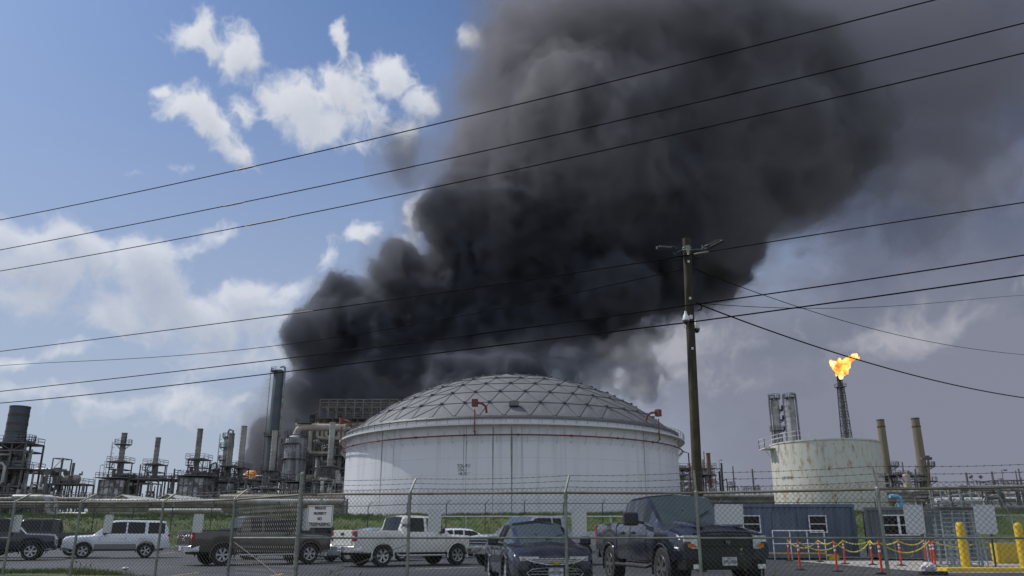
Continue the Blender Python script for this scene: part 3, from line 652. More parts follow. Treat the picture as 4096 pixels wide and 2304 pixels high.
text_mesh('lettering', 'UT-918', .55, M_black, rt, on_wall2(3148, 1912), width=1.9)
text_mesh('lettering', 'UT-918', .60, M_black, rt, on_wall2(3528, 1906), width=2.5)
# ------------------------------------------------------------------ near chain-link fence
M_galv = mat('weathered galvanised post', (.24, .255, .235), .55, metal=.35, var=.2, scale=5, dirt=(.14, .15, .10), dscale=7, damt=.7)
M_rail = mat('rusty fence rail', (.15, .135, .10), .6, metal=.25, var=.25, scale=3, dirt=(.22, .22, .20), dscale=1.1, damt=.8)
M_link = mat('chain link wire', (.13, .135, .12), .5, metal=.4, var=.15, scale=2)
M_barb = mat('barbed wire', (.07, .07, .065), .6, metal=.3)
def link_panel(a, b, za0, za1, zb0, zb1, p, r, mb):
    """diamond mesh between a and b (ground points), bottom/top heights at both ends; every wire is a real zigzag"""
    a, b = Vector(a), Vector(b); Lh = (b-a).length; d = (b-a)/Lh; n = Vector((-d.y, d.x, 0)); hw = p/2; nw = int(Lh/hw)
    for i in range(nw):
        t = i/nw; z0 = za0+(zb0-za0)*t; z1_ = za1+(zb1-za1)*t; k = int((z1_-z0)/hw); vs = []; fs = []
        for j in range(k+1):
            u = (i+((i+j) & 1))*hw; off = r*1.1 if (j & 1) else -r*1.1; c = a+d*u+n*off; z = z1_-(k-j)*hw
            for q in range(3):
                an = q*2.0944; e = d*math.cos(an)*r+n*math.sin(an)*r; vs.append((c.x+e.x, c.y+e.y, z))
        for j in range(k):
            o = j*3
            for q in range(3): q2 = (q+1) % 3; fs.append((o+q, o+q2, o+3+q2, o+3+q))
        n0 = len(mb.v); mb.v.extend(vs); mb.f.extend([tuple(x+n0 for x in f) for f in fs]); mb.mi.extend([0]*len(fs))
def barbed(mb, pts, r=.0036, seed=1):
    rr = random.Random(seed)
    for p, q in zip(pts, pts[1:]):
        p, q = Vector(p), Vector(q); L_ = (q-p).length; n = max(2, int(L_/.35)); prev = p; d = (q-p).normalized()
        for i in range(1, n+1):
            t = i/n; c = p.lerp(q, t)+Vector((rr.uniform(-.003, .003), 0, -.03*4*t*(1-t)*min(1, L_/3)+rr.uniform(-.003, .003))); mb.tube([prev, c], r, 4, False); prev = c
        m = int(L_/.125)
        for i in range(m):
            t = (i+.5)/m; c = p.lerp(q, t)+Vector((0, 0, -.03*4*t*(1-t)*min(1, L_/3))); s_ = Vector((rr.uniform(-.3, .3), rr.uniform(-.6, .6), 1)).normalized()*.016
            mb.bar(c-s_-d*.008, c+s_+d*.008, .0035); mb.bar(c-d*.012, c+d*.012, .010)
FP = [  # px of the post at rail height, distance, rail pixel height, arm tip offset
    (-240, 19.9, 2010, (.12, .32, .20)), (61, 19.8, 2010, (.16, .30, .19)), (325, 19.7, 2010, (.18, .30, .19)), (655, 19.6, 2009, (.16, .26, .20)), (940, 18.9, 1999, (.17, .24, .21)), (1204, 16.9, 1979, None), (1640, 16.0, 1975, (.09, .12, .27)), (2262, 15.5, 1971, (.08, .08, .30)), (2784, 15.1, 1972, (.0, .05, .35)), (3509, 13.9, 1957, (-.01, .05, .36)), (4330, 13.2, 1944, (0, .05, .36))]
fence = thing('chain_link_fence', 'long weathered chain-link fence with barbed wire before the car park', 'fence', (0, 15, 0))
FO = fence.location.copy()
posts = []
for i, (px, Y, ry, arm) in enumerate(FP):
    p = at(px, ry, Y); posts.append(p); g0 = Vector((p.x, Y, -.3)); rp = .030 if arm else .045
    w = MB(); zt = p.z+.02 if arm else at(1245*.97, 1901, Y).z
    w.cyl(g0-FO, rp, zt+.3, 12)
    if arm: w.cyl(Vector((p.x, Y, p.z-.12))-FO, rp+.009, .14, 12, r2=rp+.006); w.cyl(Vector((p.x, Y, p.z+.02))-FO, rp+.006, .03, 12, r2=.012)
    else:
        w.lathe(Vector((p.x, Y, zt))-FO, [(rp, 0), (rp*1.15, .01), (rp*.9, .05), (0, .07)], 12)
        for bz in (p.z, p.z-.25, p.z-.5, p.z-.78, p.z-1.0, p.z-1.2, p.z-1.4): w.cyl(Vector((p.x, Y, bz))-FO, rp+.008, .025, 12)
    if arm:
        A = Vector(arm); w2 = Vector((p.x, Y, p.z+.02)); w.bar(w2-FO, w2+A-FO, .032, .028)
        if i == 8: w.tube([w2+A-FO, w2+A+Vector((.0, .0, .03))-FO, w2+A+Vector((.02, 0, .015))-FO], .014, 6)
    w.build('fence_post', M_galv, fence, smooth=1)
# top rail, middle rail, bracing
w = MB()
rp_ = [posts[0], posts[1], posts[2], posts[3], posts[4], posts[5]]
for a, b in zip(posts, posts[1:]): w.tube([a-FO, a.lerp(b, .5)+Vector((0, 0, rnd.uniform(-.006, .004)))-FO, b-FO], .022, 8)
for q in range(1, len(posts)-1):
    a, b = posts[q], posts[q+1]; c = a.lerp(b, .12); e = a.lerp(b, .15)
    if q > 4: w.tube([c-FO, e-FO], .027, 8)
w.build('top_rail', M_rail, fence, smooth=1)
w = MB()
for a, b in list(zip(posts, posts[1:]))[4:]:
    pa, pb = Vector((a.x, a.y, at(2048, 2152, a.y).z)), Vector((b.x, b.y, at(2048, 2152, b.y).z)); w.tube([pa-FO, pb-FO], .019, 8)
pa = posts[1]; w.tube([Vector((pa.x-3, pa.y, 1.04))-FO, Vector((pa.x, pa.y, 1.04))-FO], .019, 8)
w.build('middle_rail', M_galv, fence, smooth=1)
w = MB()
def truss(i, j, f):     # thin diagonal truss rod
    a, b = posts[i], posts[j]; w.tube([Vector((a.x, a.y, 1.0))-FO, Vector((b.x, b.y, .12))-FO], .006, 5)
truss(4, 5, 0); a, b = posts[5], posts[6]; w.tube([Vector((a.x, a.y, .12))-FO, Vector((b.x, b.y, .93))-FO], .006, 5)
w.build('truss_rod', M_rail, fence)
for i, (a, b) in enumerate(zip(posts, posts[1:])):
    w = MB(); off = Vector((0, .035, 0))
    z0a = .08 if i > 3 else .2; link_panel(Vector((a.x, a.y, 0))+off-FO, Vector((b.x, b.y, 0))+off-FO, z0a, a.z+.10, z0a, b.z+.10, .091, .0044, w); w.build('chain_link', M_link, fence)
w = MB()
for k, f in enumerate((1.0, .66, .30)):
    for seg in (range(1, 5), range(6, 11)):
        pts = []
        for i in seg: A = Vector(FP[i][3]); pts.append(posts[i]+Vector((0, 0, .02))+A*f-FO)
        if seg[0] == 1: pts = [pts[0]+(pts[0]-pts[1])]+pts
        else:
            e = posts[5]+Vector((0, 0, (.30, .20, .09)[k]))-FO; pts = [e]+pts
        barbed(w, pts, seed=k)
w.build('barbed_wire', M_barb, fence)
w = MB()
for k in range(7):        # black plastic ties tangled round the post before the white pickup
    p = posts[6]+Vector((-.12+.03*k, -.03, -.83+.25))-FO; r = random.Random(k)
    w.tube([p, p+Vector((r.uniform(-.08, .08), -.03, r.uniform(-.05, .06))), p+Vector((r.uniform(-.1, .1), 0, r.uniform(-.06, .02)))], .007, 5)
w.build('wire_tie', M_dark, fence)
# ------------------------------------------------------------------ plates hung on the fence
M_plate = mat('bare aluminium sign back', (.76, .78, .82), .5, metal=.0, var=.05, scale=3)
M_face = mat('white sign face', (.80, .75, .76), .45, var=.04)
def fence_y(px):
    for (p0, Y0, *_), (p1, Y1, *_2) in zip(FP, FP[1:]):
        if p0 <= px <= p1:
            x0, x1 = gx(p0, Y0), gx(p1, Y1); t = (px-p0)/(p1-p0)
            for _ in range(3):
                Y = Y0+(Y1-Y0)*t; t = (gx(px, Y)-x0)/(x1-x0)
            return Y0+(Y1-Y0)*t
    return FP[-1][1]
def plate(c4, label, back=.075, front=None):
    """c4: pixel corners (left top, right top, right bottom, left bottom) of a flat sheet hung on the mesh"""
    Yc = [fence_y(p[0])+back for p in c4]; P = [at(x, y, Y) for (x, y), Y in zip(c4, Yc)]
    c = sum(P, Vector())/4; ux = ((P[1]+P[2])-(P[0]+P[3])).normalized(); W_ = ((P[1]+P[2])-(P[0]+P[3])).length/2; H_ = ((P[0]+P[1])-(P[2]+P[3])).length/2
    uz = Vector((0, 0, 1)); tilt = math.atan2(ux.z, math.hypot(ux.x, ux.y)); rz = math.atan2(ux.y, ux.x)
    o = thing('sign' if front else 'blank_sign', label, 'sign', (c.x, c.y, P[3].z), rz)
    R = Matrix.Translation((0, 0, c.z-P[3].z)) @ Matrix.Rotation(-tilt, 4, 'Y'); r_ = .018; poly = []
    for sx, sz, a0 in ((1, 1, 0), (-1, 1, PI/2), (-1, -1, PI), (1, -1, 3*PI/2)):
        for k in range(4): a = a0+k*PI/6; poly.append((sx*(W_/2-r_)+r_*math.cos(a), sz*(H_/2-r_)+r_*math.sin(a)))
    w = MB(); w.prism(poly, .003, R); w.build('sign_plate', M_face if front else M_plate, o)
    w = MB()
    for sx, sz in ((-1, 1), (1, 1), (-1, -1), (1, -1)):
        p = R @ Vector((sx*(W_/2-.02), 0, sz*(H_/2-.02))); w.cyl(p+Vector((0, -.004, -.006)), .007, .012, 6)
    w.build('bolt', M_dark, o)
    return o, W_, H_, R
S_ = [([(56, 2059), (88, 2060), (82, 2129), (48, 2129)], 'small blank white plate low on the fence before the dark pickup at the frame edge'),
      ([(420, 2059), (453, 2059), (447, 2133), (411, 2131)], 'narrow blank white plate hanging in front of the white off-roader'),
      ([(776, 2055), (816, 2056), (809, 2131), (768, 2130)], 'blank white plate hanging over the tailgate of the brown pickup'),
      ([(1214, 2034), (1240, 2034), (1250, 2122), (1206, 2121)], 'blank white plate half hidden behind the private property sign'),
      ([(1713, 2037), (1766, 2038), (1764, 2130), (1710, 2128)], 'blank white plate hanging over the windscreen end of the white pickup'),
      ([(2286, 2036), (2346, 2035), (2347, 2143), (2287, 2142)], 'tall blank white plate beside the post in front of the dark sedan'),
      ([(2857, 2016), (2972, 2017), (2975, 2098), (2860, 2096)], 'wide blank white plate above the bonnet of the dark truck'),
      ([(3611, 2019), (3690, 2019), (3704, 2136), (3626, 2135)], 'large blank white plate hanging before the grey site cabin'),
      ([(3891, 2018), (3977, 2019), (3992, 2137), (3907, 2135)], 'large blank white plate between the two yellow bollards')]
for c4, lb in S_: plate(c4, lb)
o, W_, H_, R = plate([(1231, 2022), (1334, 2021), (1329, 2110), (1226, 2109)], 'white private property no trespassing sign wired to the fence', -.05, True)
w = MB(); w1, h1 = W_/2-.022, H_/2-.022
for a, b in (((-w1, h1), (w1, h1)), ((w1, h1), (w1, -h1)), ((w1, -h1), (-w1, -h1)), ((-w1, -h1), (-w1, h1))): w.bar(R @ Vector((a[0], -.003, a[1])), R @ Vector((b[0], -.003, b[1])), .007, .007)
w.build('border', M_black, o)
for s_, z_, sz, wd in (('PRIVATE', .36, .075, .42), ('PROPERTY', .125, .075, .50), ('NO', -.12, .088, .17), ('TRESPASSING', -.36, .088, .86)):
    text_mesh('lettering', s_, sz*H_/.45, M_black, o, R @ Matrix.Translation((0, -.003, z_*H_*1.0)) @ FACE, width=wd*W_, cut=.0028)
# ------------------------------------------------------------------ fence on the berm
M_bf = mat('dark fence steel', (.035, .037, .036), .6, metal=.2)
bf = thing('berm_fence', 'dark chain-link fence with slanted arms running along the grassy berm', 'fence', (0, 84.5, 0)); BO = bf.location.copy()
w = MB(); bx = []
x = -58
while x < 66: bx.append(x); x += 3.95
ztop = lambda x: at(2048, 2015 if x > -14 else 2022, 84.5).z+.004*x
for i, x in enumerate(bx):
    w = MB(); zt = ztop(x); w.cyl(Vector((x, 84.5, 1.0))-BO, .045, zt-1.0, 8); w.bar(Vector((x, 84.5, zt))-BO, Vector((x+(.35 if i % 3 else .1), 84.8, zt+.42))-BO, .06); w.build('fence_post', M_bf, bf)
w = MB(); w.tube([Vector((x, 84.5, ztop(x)))-BO for x in bx], .035, 6); w.build('top_rail', M_bf, bf)
w = MB()
for a, b in zip(bx, bx[1:]): link_panel(Vector((a, 84.55, 0))-BO, Vector((b, 84.55, 0))-BO, 1.5, ztop(a), 1.5, ztop(b), .16, .0042, w)
w.build('chain_link', M_bf, bf)
w = MB()
for f in (.3, .65, 1): w.tube([Vector((x+.2*f, 84.5+.3*f, ztop(x)+.42*f))-BO for x in bx], .006, 4)
w.build('barbed_wire', M_bf, bf)
wp = thing('pipe_rail', 'thin white pipe running level across the front of the berm', 'pipe', (gx(2150, 79.5), 79.6, 0)); q = at(2100, 2066, 79.6).z; x0, x1 = gx(1765, 79.6)-wp.location.x, gx(3130, 79.6)-wp.location.x
w = MB(); w.tube([(x0, 0, q), (x1, 0, q)], .05, 8); w.build('pipe', M_wsteel, wp)
for k in range(7): w = MB(); X = x0+(x1-x0)*(k+.5)/7; w.bar((X, .05, 0), (X, .05, q), .07); w.build('support', M_wsteel, wp)
# ------------------------------------------------------------------ utility pole
M_wood = mat('creosoted pole wood', (.060, .048, .024), .85, var=.35, scale=3, dirt=(.022, .018, .012), dscale=2.2, damt=.9, streak=True, dthr=.5, bump=.6, bscale=20)
M_cable = mat('black cable', (.006, .006, .006), .95, spec=.1); M_cam = mat('white camera shell', (.62, .63, .66), .4); M_lens = glass('camera dome', (.01, .01, .012))
UY = 27.5; up_t = at(2746, 955, UY); up_b = at(2790, 2050, UY); ux0 = up_b.x+(up_b.x-up_t.x)*0.05
pole = thing('utility_pole', 'leaning mossy wooden utility pole carrying cables behind the dark truck', 'utility pole', (up_b.x, UY, 0)); PO = pole.location.copy()
def pole_x(z): t = (z)/(up_t.z); return up_b.x+(up_t.x-up_b.x)*t
w = MB(); n = 14; w.tube([Vector((pole_x(z), UY, z))-PO for z in [up_t.z*i/n for i in range(n+1)]], [.175-.033*i/n for i in range(n+1)], 20); w.build('pole', M_wood, pole, smooth=1)
def pz(py): return at(2750, py, UY).z
w = MB(); z = pz(998)
w.cyl(Vector((pole_x(z), UY, z-.06))-PO, .165, .05, 16); w.cyl(Vector((pole_x(z), UY, z+.03))-PO, .165, .05, 16); w.box(Vector((pole_x(z), UY-.17, z-.03))-PO, (.12, .06, .26)); w.build('band', M_galv, pole)
w = MB()
for py in (1052, 1198, 1398): z = pz(py); w.mark(); w.box(Vector((pole_x(z), UY-.168, z))-PO, (.075, .02, .085))
w.each('tag_plate', M_wsteel, pole)
w = MB(); z = pz(1018); c = Vector((pole_x(z), UY-.2, z))-PO; w.lathe(c+Vector((0, 0, -.1)), [(0, 0), (.045, .02), (.03, .05), (.05, .08), (.03, .11), (.045, .14), (0, .17)], 10); w.build('insulator', mat('insulator porcelain', (.35, .30, .22), .3), pole, smooth=1)
w = MB()      # loose cable loops
def loop(cx, cy, rx, a0=0, a1=360, n=16): 
    z = pz(cy); c = Vector((at(cx, cy, UY).x, UY-.16, z)); return [c+Vector((math.cos(math.radians(a0+(a1-a0)*i/n))*rx, 0, math.sin(math.radians(a0+(a1-a0)*i/n))*rx)) for i in range(n+1)]
w.mark(); w.tube([p-PO for p in loop(2706, 1025, .21, 20, 380)], .008, 5); w.mark(); w.tube([p-PO for p in loop(2790, 1020, .20, 190, 390)], .008, 5)
w.mark(); w.tube([p-PO for p in loop(2787, 1232, .14, -100, 110)], .022, 5); w.mark(); w.tube([p-PO for p in loop(2737, 1268, .12, 60, 220)], .014, 5); w.mark(); w.tube([p-PO for p in loop(2783, 1090, .1, -60, 90)], .008, 5); w.mark(); w.tube([p-PO for p in loop(2741, 1310, .07, 150, 400)], .006, 5)
w.each('cable_loop', M_cable, pole)
M_steelgrey = mat('dull bracket', (.10, .11, .12), .6)
def flood(px, py, px2, py2, bracket, yaw, label, tilt):
    """LED floodlight on a short arm at the pole top"""
    c = at(px2, py2, UY-.1); root = thing('floodlight', label, 'floodlight', c); b = at(bracket[0], bracket[1], UY-.1)-c
    w = MB(); w.tube([Vector((pole_x(c.z)+(.14 if px > 2750 else -.14), UY-.02, at(2750, 1000, UY).z))-c, b, b+Vector((0, 0, .16))], .03, 8); w.build('bracket', M_steelgrey, root, smooth=1)
    a = at(px, py, UY-.1)-c; R = Matrix.Rotation(tilt, 3, 'Y') @ Matrix.Rotation(math.radians(25), 3, 'X'); s_ = 1 if px > 2750 else -1
    w = MB(); w.box((0, 0, .02), (.74, .42, .09), M=R)
    for k in range(9): w.box(R @ Vector((-.27+k*.067, 0, .08)), (.012, .30, .07), M=R)
    w.box(R @ Vector((-s_*.22, 0, .07)), (.14, .2, .10), M=R); w.build('housing', M_black, root)
    w = MB(); w.box(R @ Vector((0, 0, -.030)), (.56, .28, .012), M=R); w.build('lens', mat('floodlight lens', (.35, .38, .38), .3), root)
flood(2640, 992, 2668, 997, (2697, 1014), 0, 'black floodlight on the arm of the pole top that points to the domed tank', math.radians(6))
flood(2880, 970, 2850, 983, (2810, 998), 0, 'black floodlight tipped upward on the bracket of the pole top over the flare', math.radians(-27))
def dome_cam(px, py, label, dy, side):
    c = at(px, py, UY+dy); root = thing('security_camera', label, 'security camera', c)
    w = MB(); w.lathe((0, 0, 0), [(0, .30), (.04, .30), (.055, .2), (.10, .12), (.125, .0), (.128, -.03), (.0, -.03)], 18); w.build('shell', M_cam, root, smooth=1)
    w = MB(); w.lathe((0, 0, -.03), [(.112, 0), (.112, -.05), (.09, -.11), (.05, -.145), (0, -.155)], 18); w.build('lens_dome', M_lens, root, smooth=1)
    w = MB(); w.bar((.1*side, 0, .1), (.24*side, .1, .1), .06); w.box((.2*side, .06, .1), (.08, .1, .14)); w.build('mount', M_cam, root)
dome_cam(2744, 1278, 'white dome security camera on the near face of the wooden pole', -.34, 1)
dome_cam(2786, 1312, 'smaller white dome security camera peeking from behind the wooden pole', .22, -1)
# ------------------------------------------------------------------ overhead lines
def cable(name, label, pts, r, group=None, extra=None):
    """pts: (px, py, z or None, Y or None); a smooth curve through points fixed either by height or by distance"""
    P = [at(x, y, Y) if Y else atz(x, y, z) for x, y, z, Y in pts]; n = 40; c0 = P[0].copy()
    Q = []
    for i in range(n+1):
        t = i/n; k = len(P)-1; ts = [0]; 
        for a, b in zip(P, P[1:]): ts.append(ts[-1]+(b-a).length)
        T = t*ts[-1]; v = Vector((0, 0, 0))
        for a in range(k+1):           # Lagrange through the few given points
            l = 1.0
            for b in range(k+1):
                if b != a: l *= (T-ts[b])/(ts[a]-ts[b])
            v += P[a]*l
        Q.append(v-c0)
    w = MB(); w.tube(Q, r, 6); o = thing(name, label, 'cable', c0, 0, group); w.build('strand', M_cable, o, smooth=1)
    if extra:
        for (e0, e1, er) in extra:
            w = MB(); i0, i1 = int(e0*n), max(int(e0*n)+1, int(e1*n)); qs = Q[i0:i1+1]
            a, b = Q[i0], Q[i1]; w.tube([a, a.lerp(b, .15), a.lerp(b, .85), b], [r, er, er, r], 8); w.build('splice', M_rail, o, smooth=1)
    return Q
def D(x, y, z=None, Y=None): return (x*1.5901, y*1.5901, z, Y)
UL = 'high power lines crossing the sky'
cable('power_line', 'highest of the three power lines across the upper sky', [D(-60, 565, 13.4), D(1022, 330, 12.6), D(1700, 165, 12.7), D(2420, -18, 13.2)], .016, UL, [(.40, .44, .03)])
cable('power_line', 'middle one of the three power lines across the upper sky', [D(-60, 640, 12.9), D(950, 438, 12.1), D(1700, 270, 12.2), D(2640, 42, 12.7)], .016, UL, [(.39, .42, .03)])
cable('power_line', 'lowest of the three power lines across the upper sky', [D(-60, 692, 12.5), D(1050, 480, 11.7), D(1800, 315, 11.8), D(2640, 118, 12.3)], .016, UL, [(.42, .455, .03)])
PL = 'cables carried by the wooden pole'
def run(pts, Y0, Y1):      # distance varies as along a straight line between the two ends
    x0, x1 = pts[0][0], pts[-1][0]; return [(x, y, None, 1/(1/Y0+(1/Y1-1/Y0)*(x-x0)/(x1-x0))) for x, y in pts]
cable('overhead_cable', 'topmost cable touching the pole just below the floodlights', run([(-80, 1416), (1000, 1277), (1900, 1151), (2745, 1022)], 47, UY-.2), .020, PL, [(.55, .60, .035)])
cable('overhead_cable', 'continuation of the floodlight level cable from the pole over the flare', run([(2745, 1022), (3400, 917), (4180, 797)], UY-.2, 22.2), .018, PL, [(.04, .08, .035)])
cable('overhead_cable', 'thin twisted cable reaching the pole above the upper tag plate', run([(-80, 1470), (500, 1436), (1000, 1395), (1795, 1273), (2735, 1077)], 50, UY-.2), .014, PL)
cable('overhead_cable', 'thin cable falling away from the pole towards the flare and beyond', run([(2778, 1076), (3170, 1220), (3550, 1330), (4180, 1427)], UY, 60), .014, PL)
cable('overhead_cable', 'bundled cable passing the pole above the near camera', run([(-80, 1575), (1000, 1451), (1795, 1352), (2745, 1222)], 48, UY-.2), .022, PL)
cable('overhead_cable', 'bundled cable continuing from the pole above the rusty tank', run([(2745, 1222), (3420, 1125), (4180, 1007)], UY-.2, 22.6), .022, PL)
cable('overhead_cable', 'lowest cable reaching the camera domes on the pole', run([(-80, 1619), (614, 1550), (1621, 1428), (2750, 1290)], 48, UY-.2), .024, PL)
cable('overhead_cable', 'cable leaving the camera domes on the pole towards the frame edge', run([(2750, 1290), (3440, 1195), (4180, 1088)], UY-.2, 22.6), .024, PL)
cable('overhead_cable', 'thick spiral cable dropping from the pole across the flare flame', run([(2785, 1213), (3180, 1358), (3620, 1492), (4180, 1602)], UY-.2, 40), .024, PL)
cable('overhead_cable', 'faint level cable leaving the pole towards the far light masts', run([(2785, 1212), (3150, 1232), (3500, 1228), (4180, 1180)], UY, 60), .012, PL)
# ------------------------------------------------------------------ refinery
M_steel = mat('refinery steel', (.125, .133, .142), .55, metal=.35, var=.35, scale=.8, dirt=(.12, .085, .06), dscale=.6, damt=.5)
M_steel2 = mat('pale refinery steel', (.32, .33, .325), .55, metal=.3, var=.3, scale=.7, dirt=(.10, .085, .07), dscale=.5, damt=.7)
M_lag = mat('pale pipe lagging', (.36, .37, .36), .5, metal=.3, var=.25, scale=.6, dirt=(.18, .15, .12), dscale=.5, damt=.7)
M_stack = mat('grimy stack shell', (.27, .265, .24), .7, var=.3, scale=.5, dirt=(.09, .085, .075), dscale=.35, damt=.85, dthr=.5)
M_stack2 = mat('pale banded stack shell', (.34, .335, .30), .7, var=.25, scale=.4, dirt=(.16, .15, .13), dscale=.3, damt=.8)
M_bluegrey = mat('blue grey tower shell', (.055, .078, .10), .6, var=.2, scale=.3, dirt=(.10, .08, .06), dscale=.3, damt=.6)
M_rustb = mat('rust band', (.12, .07, .04), .85, var=.3, scale=1)
M_vess = mat('weathered vessel', (.33, .34, .355), .5, metal=.15, var=.3, scale=.35, dirt=(.09, .09, .09), dscale=.35, damt=.8, streak=True, dthr=.5)
M_panel = mat('heater casing', (.42, .44, .47), .55, metal=.1, var=.35, scale=.5, dirt=(.08, .07, .06), dscale=.7, damt=.9, dthr=.48)
M_tan = mat('tan vessel', (.34, .31, .27), .6, var=.2, scale=.6, dirt=(.17, .14, .12), dscale=.5, damt=.7)
M_beige = mat('pale green shed wall', (.36, .38, .31), .7, var=.15, scale=.4)
M_shroof = mat('pale shed roof', (.50, .51, .50), .5, var=.1, scale=.3)
M_brown = mat('brown stack', (.17, .075, .04), .7, var=.3, scale=.6, dirt=(.07, .05, .04), dscale=.4, damt=.8)
M_tanst = mat('tan concrete stack', (.185, .16, .11), .75, var=.2, scale=.35, dirt=(.13, .12, .09), dscale=.25, damt=.6)
def PT(px, py, Y): return at(px, py, Y)
def cage(mb, p, h, r=.38, side=Vector((1, 0, 0))):
    """caged ladder going up from p"""
    p = Vector(p); s = side.normalized(); t = Vector((-s.y, s.x, 0))
    for e in (-.22, .22): mb.bar(p+t*e, p+t*e+Vector((0, 0, h)), .07)
    k = int(h/.6)
    for i in range(k): mb.bar(p+t*.22+Vector((0, 0, i*.6)), p-t*.22+Vector((0, 0, i*.6)), .05)
    for i in range(int(h/1.4)):
        z = 2+i*1.4
        if z > h: break
        mb.tube([p+s*.7*math.sin(a)+t*.4*math.cos(a)+Vector((0, 0, z)) for a in (0, .8, 1.57, 2.3, 3.14)], .03, 4)
def deck(mb, x0, x1, y0, y1, z, h=1.1, th=.2):
    mb.mark()
    mb.box(((x0+x1)/2, (y0+y1)/2, z-th/2), (x1-x0, y1-y0, th))
    rail_path(mb, [(x0, y0, z), (x1, y0, z), (x1, y1, z), (x0, y1, z), (x0, y0, z)], h, .035, 1.8)
def ringdeck(mb, c, r0, r1, z, a0=0, a1=360, h=1.1):
    mb.mark(); c = Vector(c); n = 14; A = [math.radians(a0+(a1-a0)*i/n) for i in range(n+1)]
    mb.lathe(c, [(r0, z), (r1, z), (r1, z-.18), (r0, z-.18)], n, a0=A[0], a1=A[-1])
    rail_path(mb, [c+Vector((r1*math.cos(a), r1*math.sin(a), z)) for a in A], h, .035, 1.3)
    for a in A[::3]: mb.bar(c+Vector((r1*math.cos(a), r1*math.sin(a), z-.2)), c+Vector((r0*math.cos(a), r0*math.sin(a), z-1.2)), .08)
def frame3(mb, x0, x1, y0, y1, zs, bays, w=.28, brace=0.5, r=rnd, yb=1):
    """steel structure: columns on a bay grid, beams at each level, some diagonals"""
    xs = [x0+(x1-x0)*i/bays for i in range(bays+1)]; ys = [y0+(y1-y0)*i/yb for i in range(yb+1)]
    for x in xs:
        for y in ys: mb.bar((x, y, 0 if zs[0] > 0 else zs[0]), (x, y, zs[-1]), w)
    for z in zs:
        if z <= .1: continue
        for y in ys: mb.bar((x0, y, z), (x1, y, z), w*.8, w)
        for x in xs: mb.bar((x, y0, z), (x, y1, z), w*.7)
    zz = [0]+list(zs)
    for i in range(bays):
        for k in range(len(zz)-1):
            if r.random() < brace:
                a, b = (xs[i], xs[i+1]) if r.random() < .5 else (xs[i+1], xs[i]); mb.bar((a, y0, zz[k]), (b, y0, zz[k+1]), w*.5)
def stack(root, c, r, z0, z1, m, ribs=1.2, lip=True, name='chimney_shaft', taper=1.0):
    w = MB(); prof = [(r*taper, z0)]; n = int((z1-z0)/ribs) if ribs else 0; e = .07*r/.65
    for i in range(1, n):
        z = z0+(z1-z0)*i/n; q = r*(taper+(1-taper)*i/n); prof += [(q, z-.12), (q+e, z-.10), (q+e, z+.02), (q, z+.04)]
    prof += [(r, z1-.3), (r+.06, z1-.25), (r+.06, z1), (r*.85, z1), (r*.85, z1-1.2)]
    w.lathe(c, prof, 20); w.lathe(c, [(0, z1-1.2), (r*.85, z1-1.2)], 20); return w.build(name, m, root, smooth=1)
def hdrum(mb, a, b, r, n=16):
    """horizontal drum with rounded ends"""
    a, b = Vector(a), Vector(b); d = (b-a).normalized(); e = r*.45
    mb.tube([a-d*e, a-d*e*.8, a-d*e*.4, a, b, b+d*e*.4, b+d*e*.8, b+d*e], [.01, r*.55, r*.88, r, r, r*.88, r*.55, .01], n)
def vessel(mb, c, r, z0, z1, n=24, skirt=0):
    prof = [(r*.9, z0-skirt), (r*.9, z0)] if skirt else []
    prof += [(.02, z0) if not skirt else (r*.9, z0), (r, z0+.02), (r, z1)]+[(r*math.cos(a), z1+r*.62*math.sin(a)) for a in (.3, .6, .9, 1.2, 1.45)]+[(0, z1+r*.62)]
    mb.lathe(c, prof, n)
def pipes(root, rr, x0, x1, y0, y1, z0, z1, n, m, name='pipe', rmin=.08, rmax=.3):
    """orthogonal pipe runs inside a box"""
    w = MB()
    for i in range(n):
        p = Vector((rr.uniform(x0, x1), rr.uniform(y0, y1), rr.uniform(z0, z1))); pts = [p.copy()]; r = rr.uniform(rmin, rmax)
        for k in range(rr.choice((2, 3, 3, 4))):
            a = rr.choice((0, 2, 2, 0, 1)); q = pts[-1].copy(); lo, hi = ((x0, x1), (y0, y1), (z0, z1))[a]; q[a] = min(hi, max(lo, q[a]+rr.choice((-1, 1))*rr.uniform(.25, 1)*(hi-lo)*.6)); 
            if (q-pts[-1]).length > .5: pts.append(q)
        if len(pts) < 2: continue
        # rounded corners
        P = [pts[0]]
        for a, b, c in zip(pts, pts[1:], pts[2:]):
            l = min(r*2.2, (b-a).length*.4, (c-b).length*.4); P += [b+(a-b).normalized()*l, b+(a-b).normalized()*l*.3+(c-b).normalized()*l*.3, b+(c-b).normalized()*l]
        P.append(pts[-1]); w.mark(); w.tube(P, r, 7)
        if rr.random() < .5: q = pts[0].lerp(pts[1], .5); w.box(q, (r*3.2, r*3.2, r*3.2))
    return w.each(name, m, root, smooth=1)
def lamps(root, rr, x0, x1, y, z, n):
    for i in range(n):
        w = MB(); x = rr.uniform(x0, x1); h = rr.uniform(1.6, 3); w.bar((x, y, z), (x, y, z+h), .07); w.bar((x, y, z+h), (x+.5, y, z+h+.1), .06); w.box((x+.55, y, z+h), (.4, .25, .18)); w.build('lamp', M_steel, root)
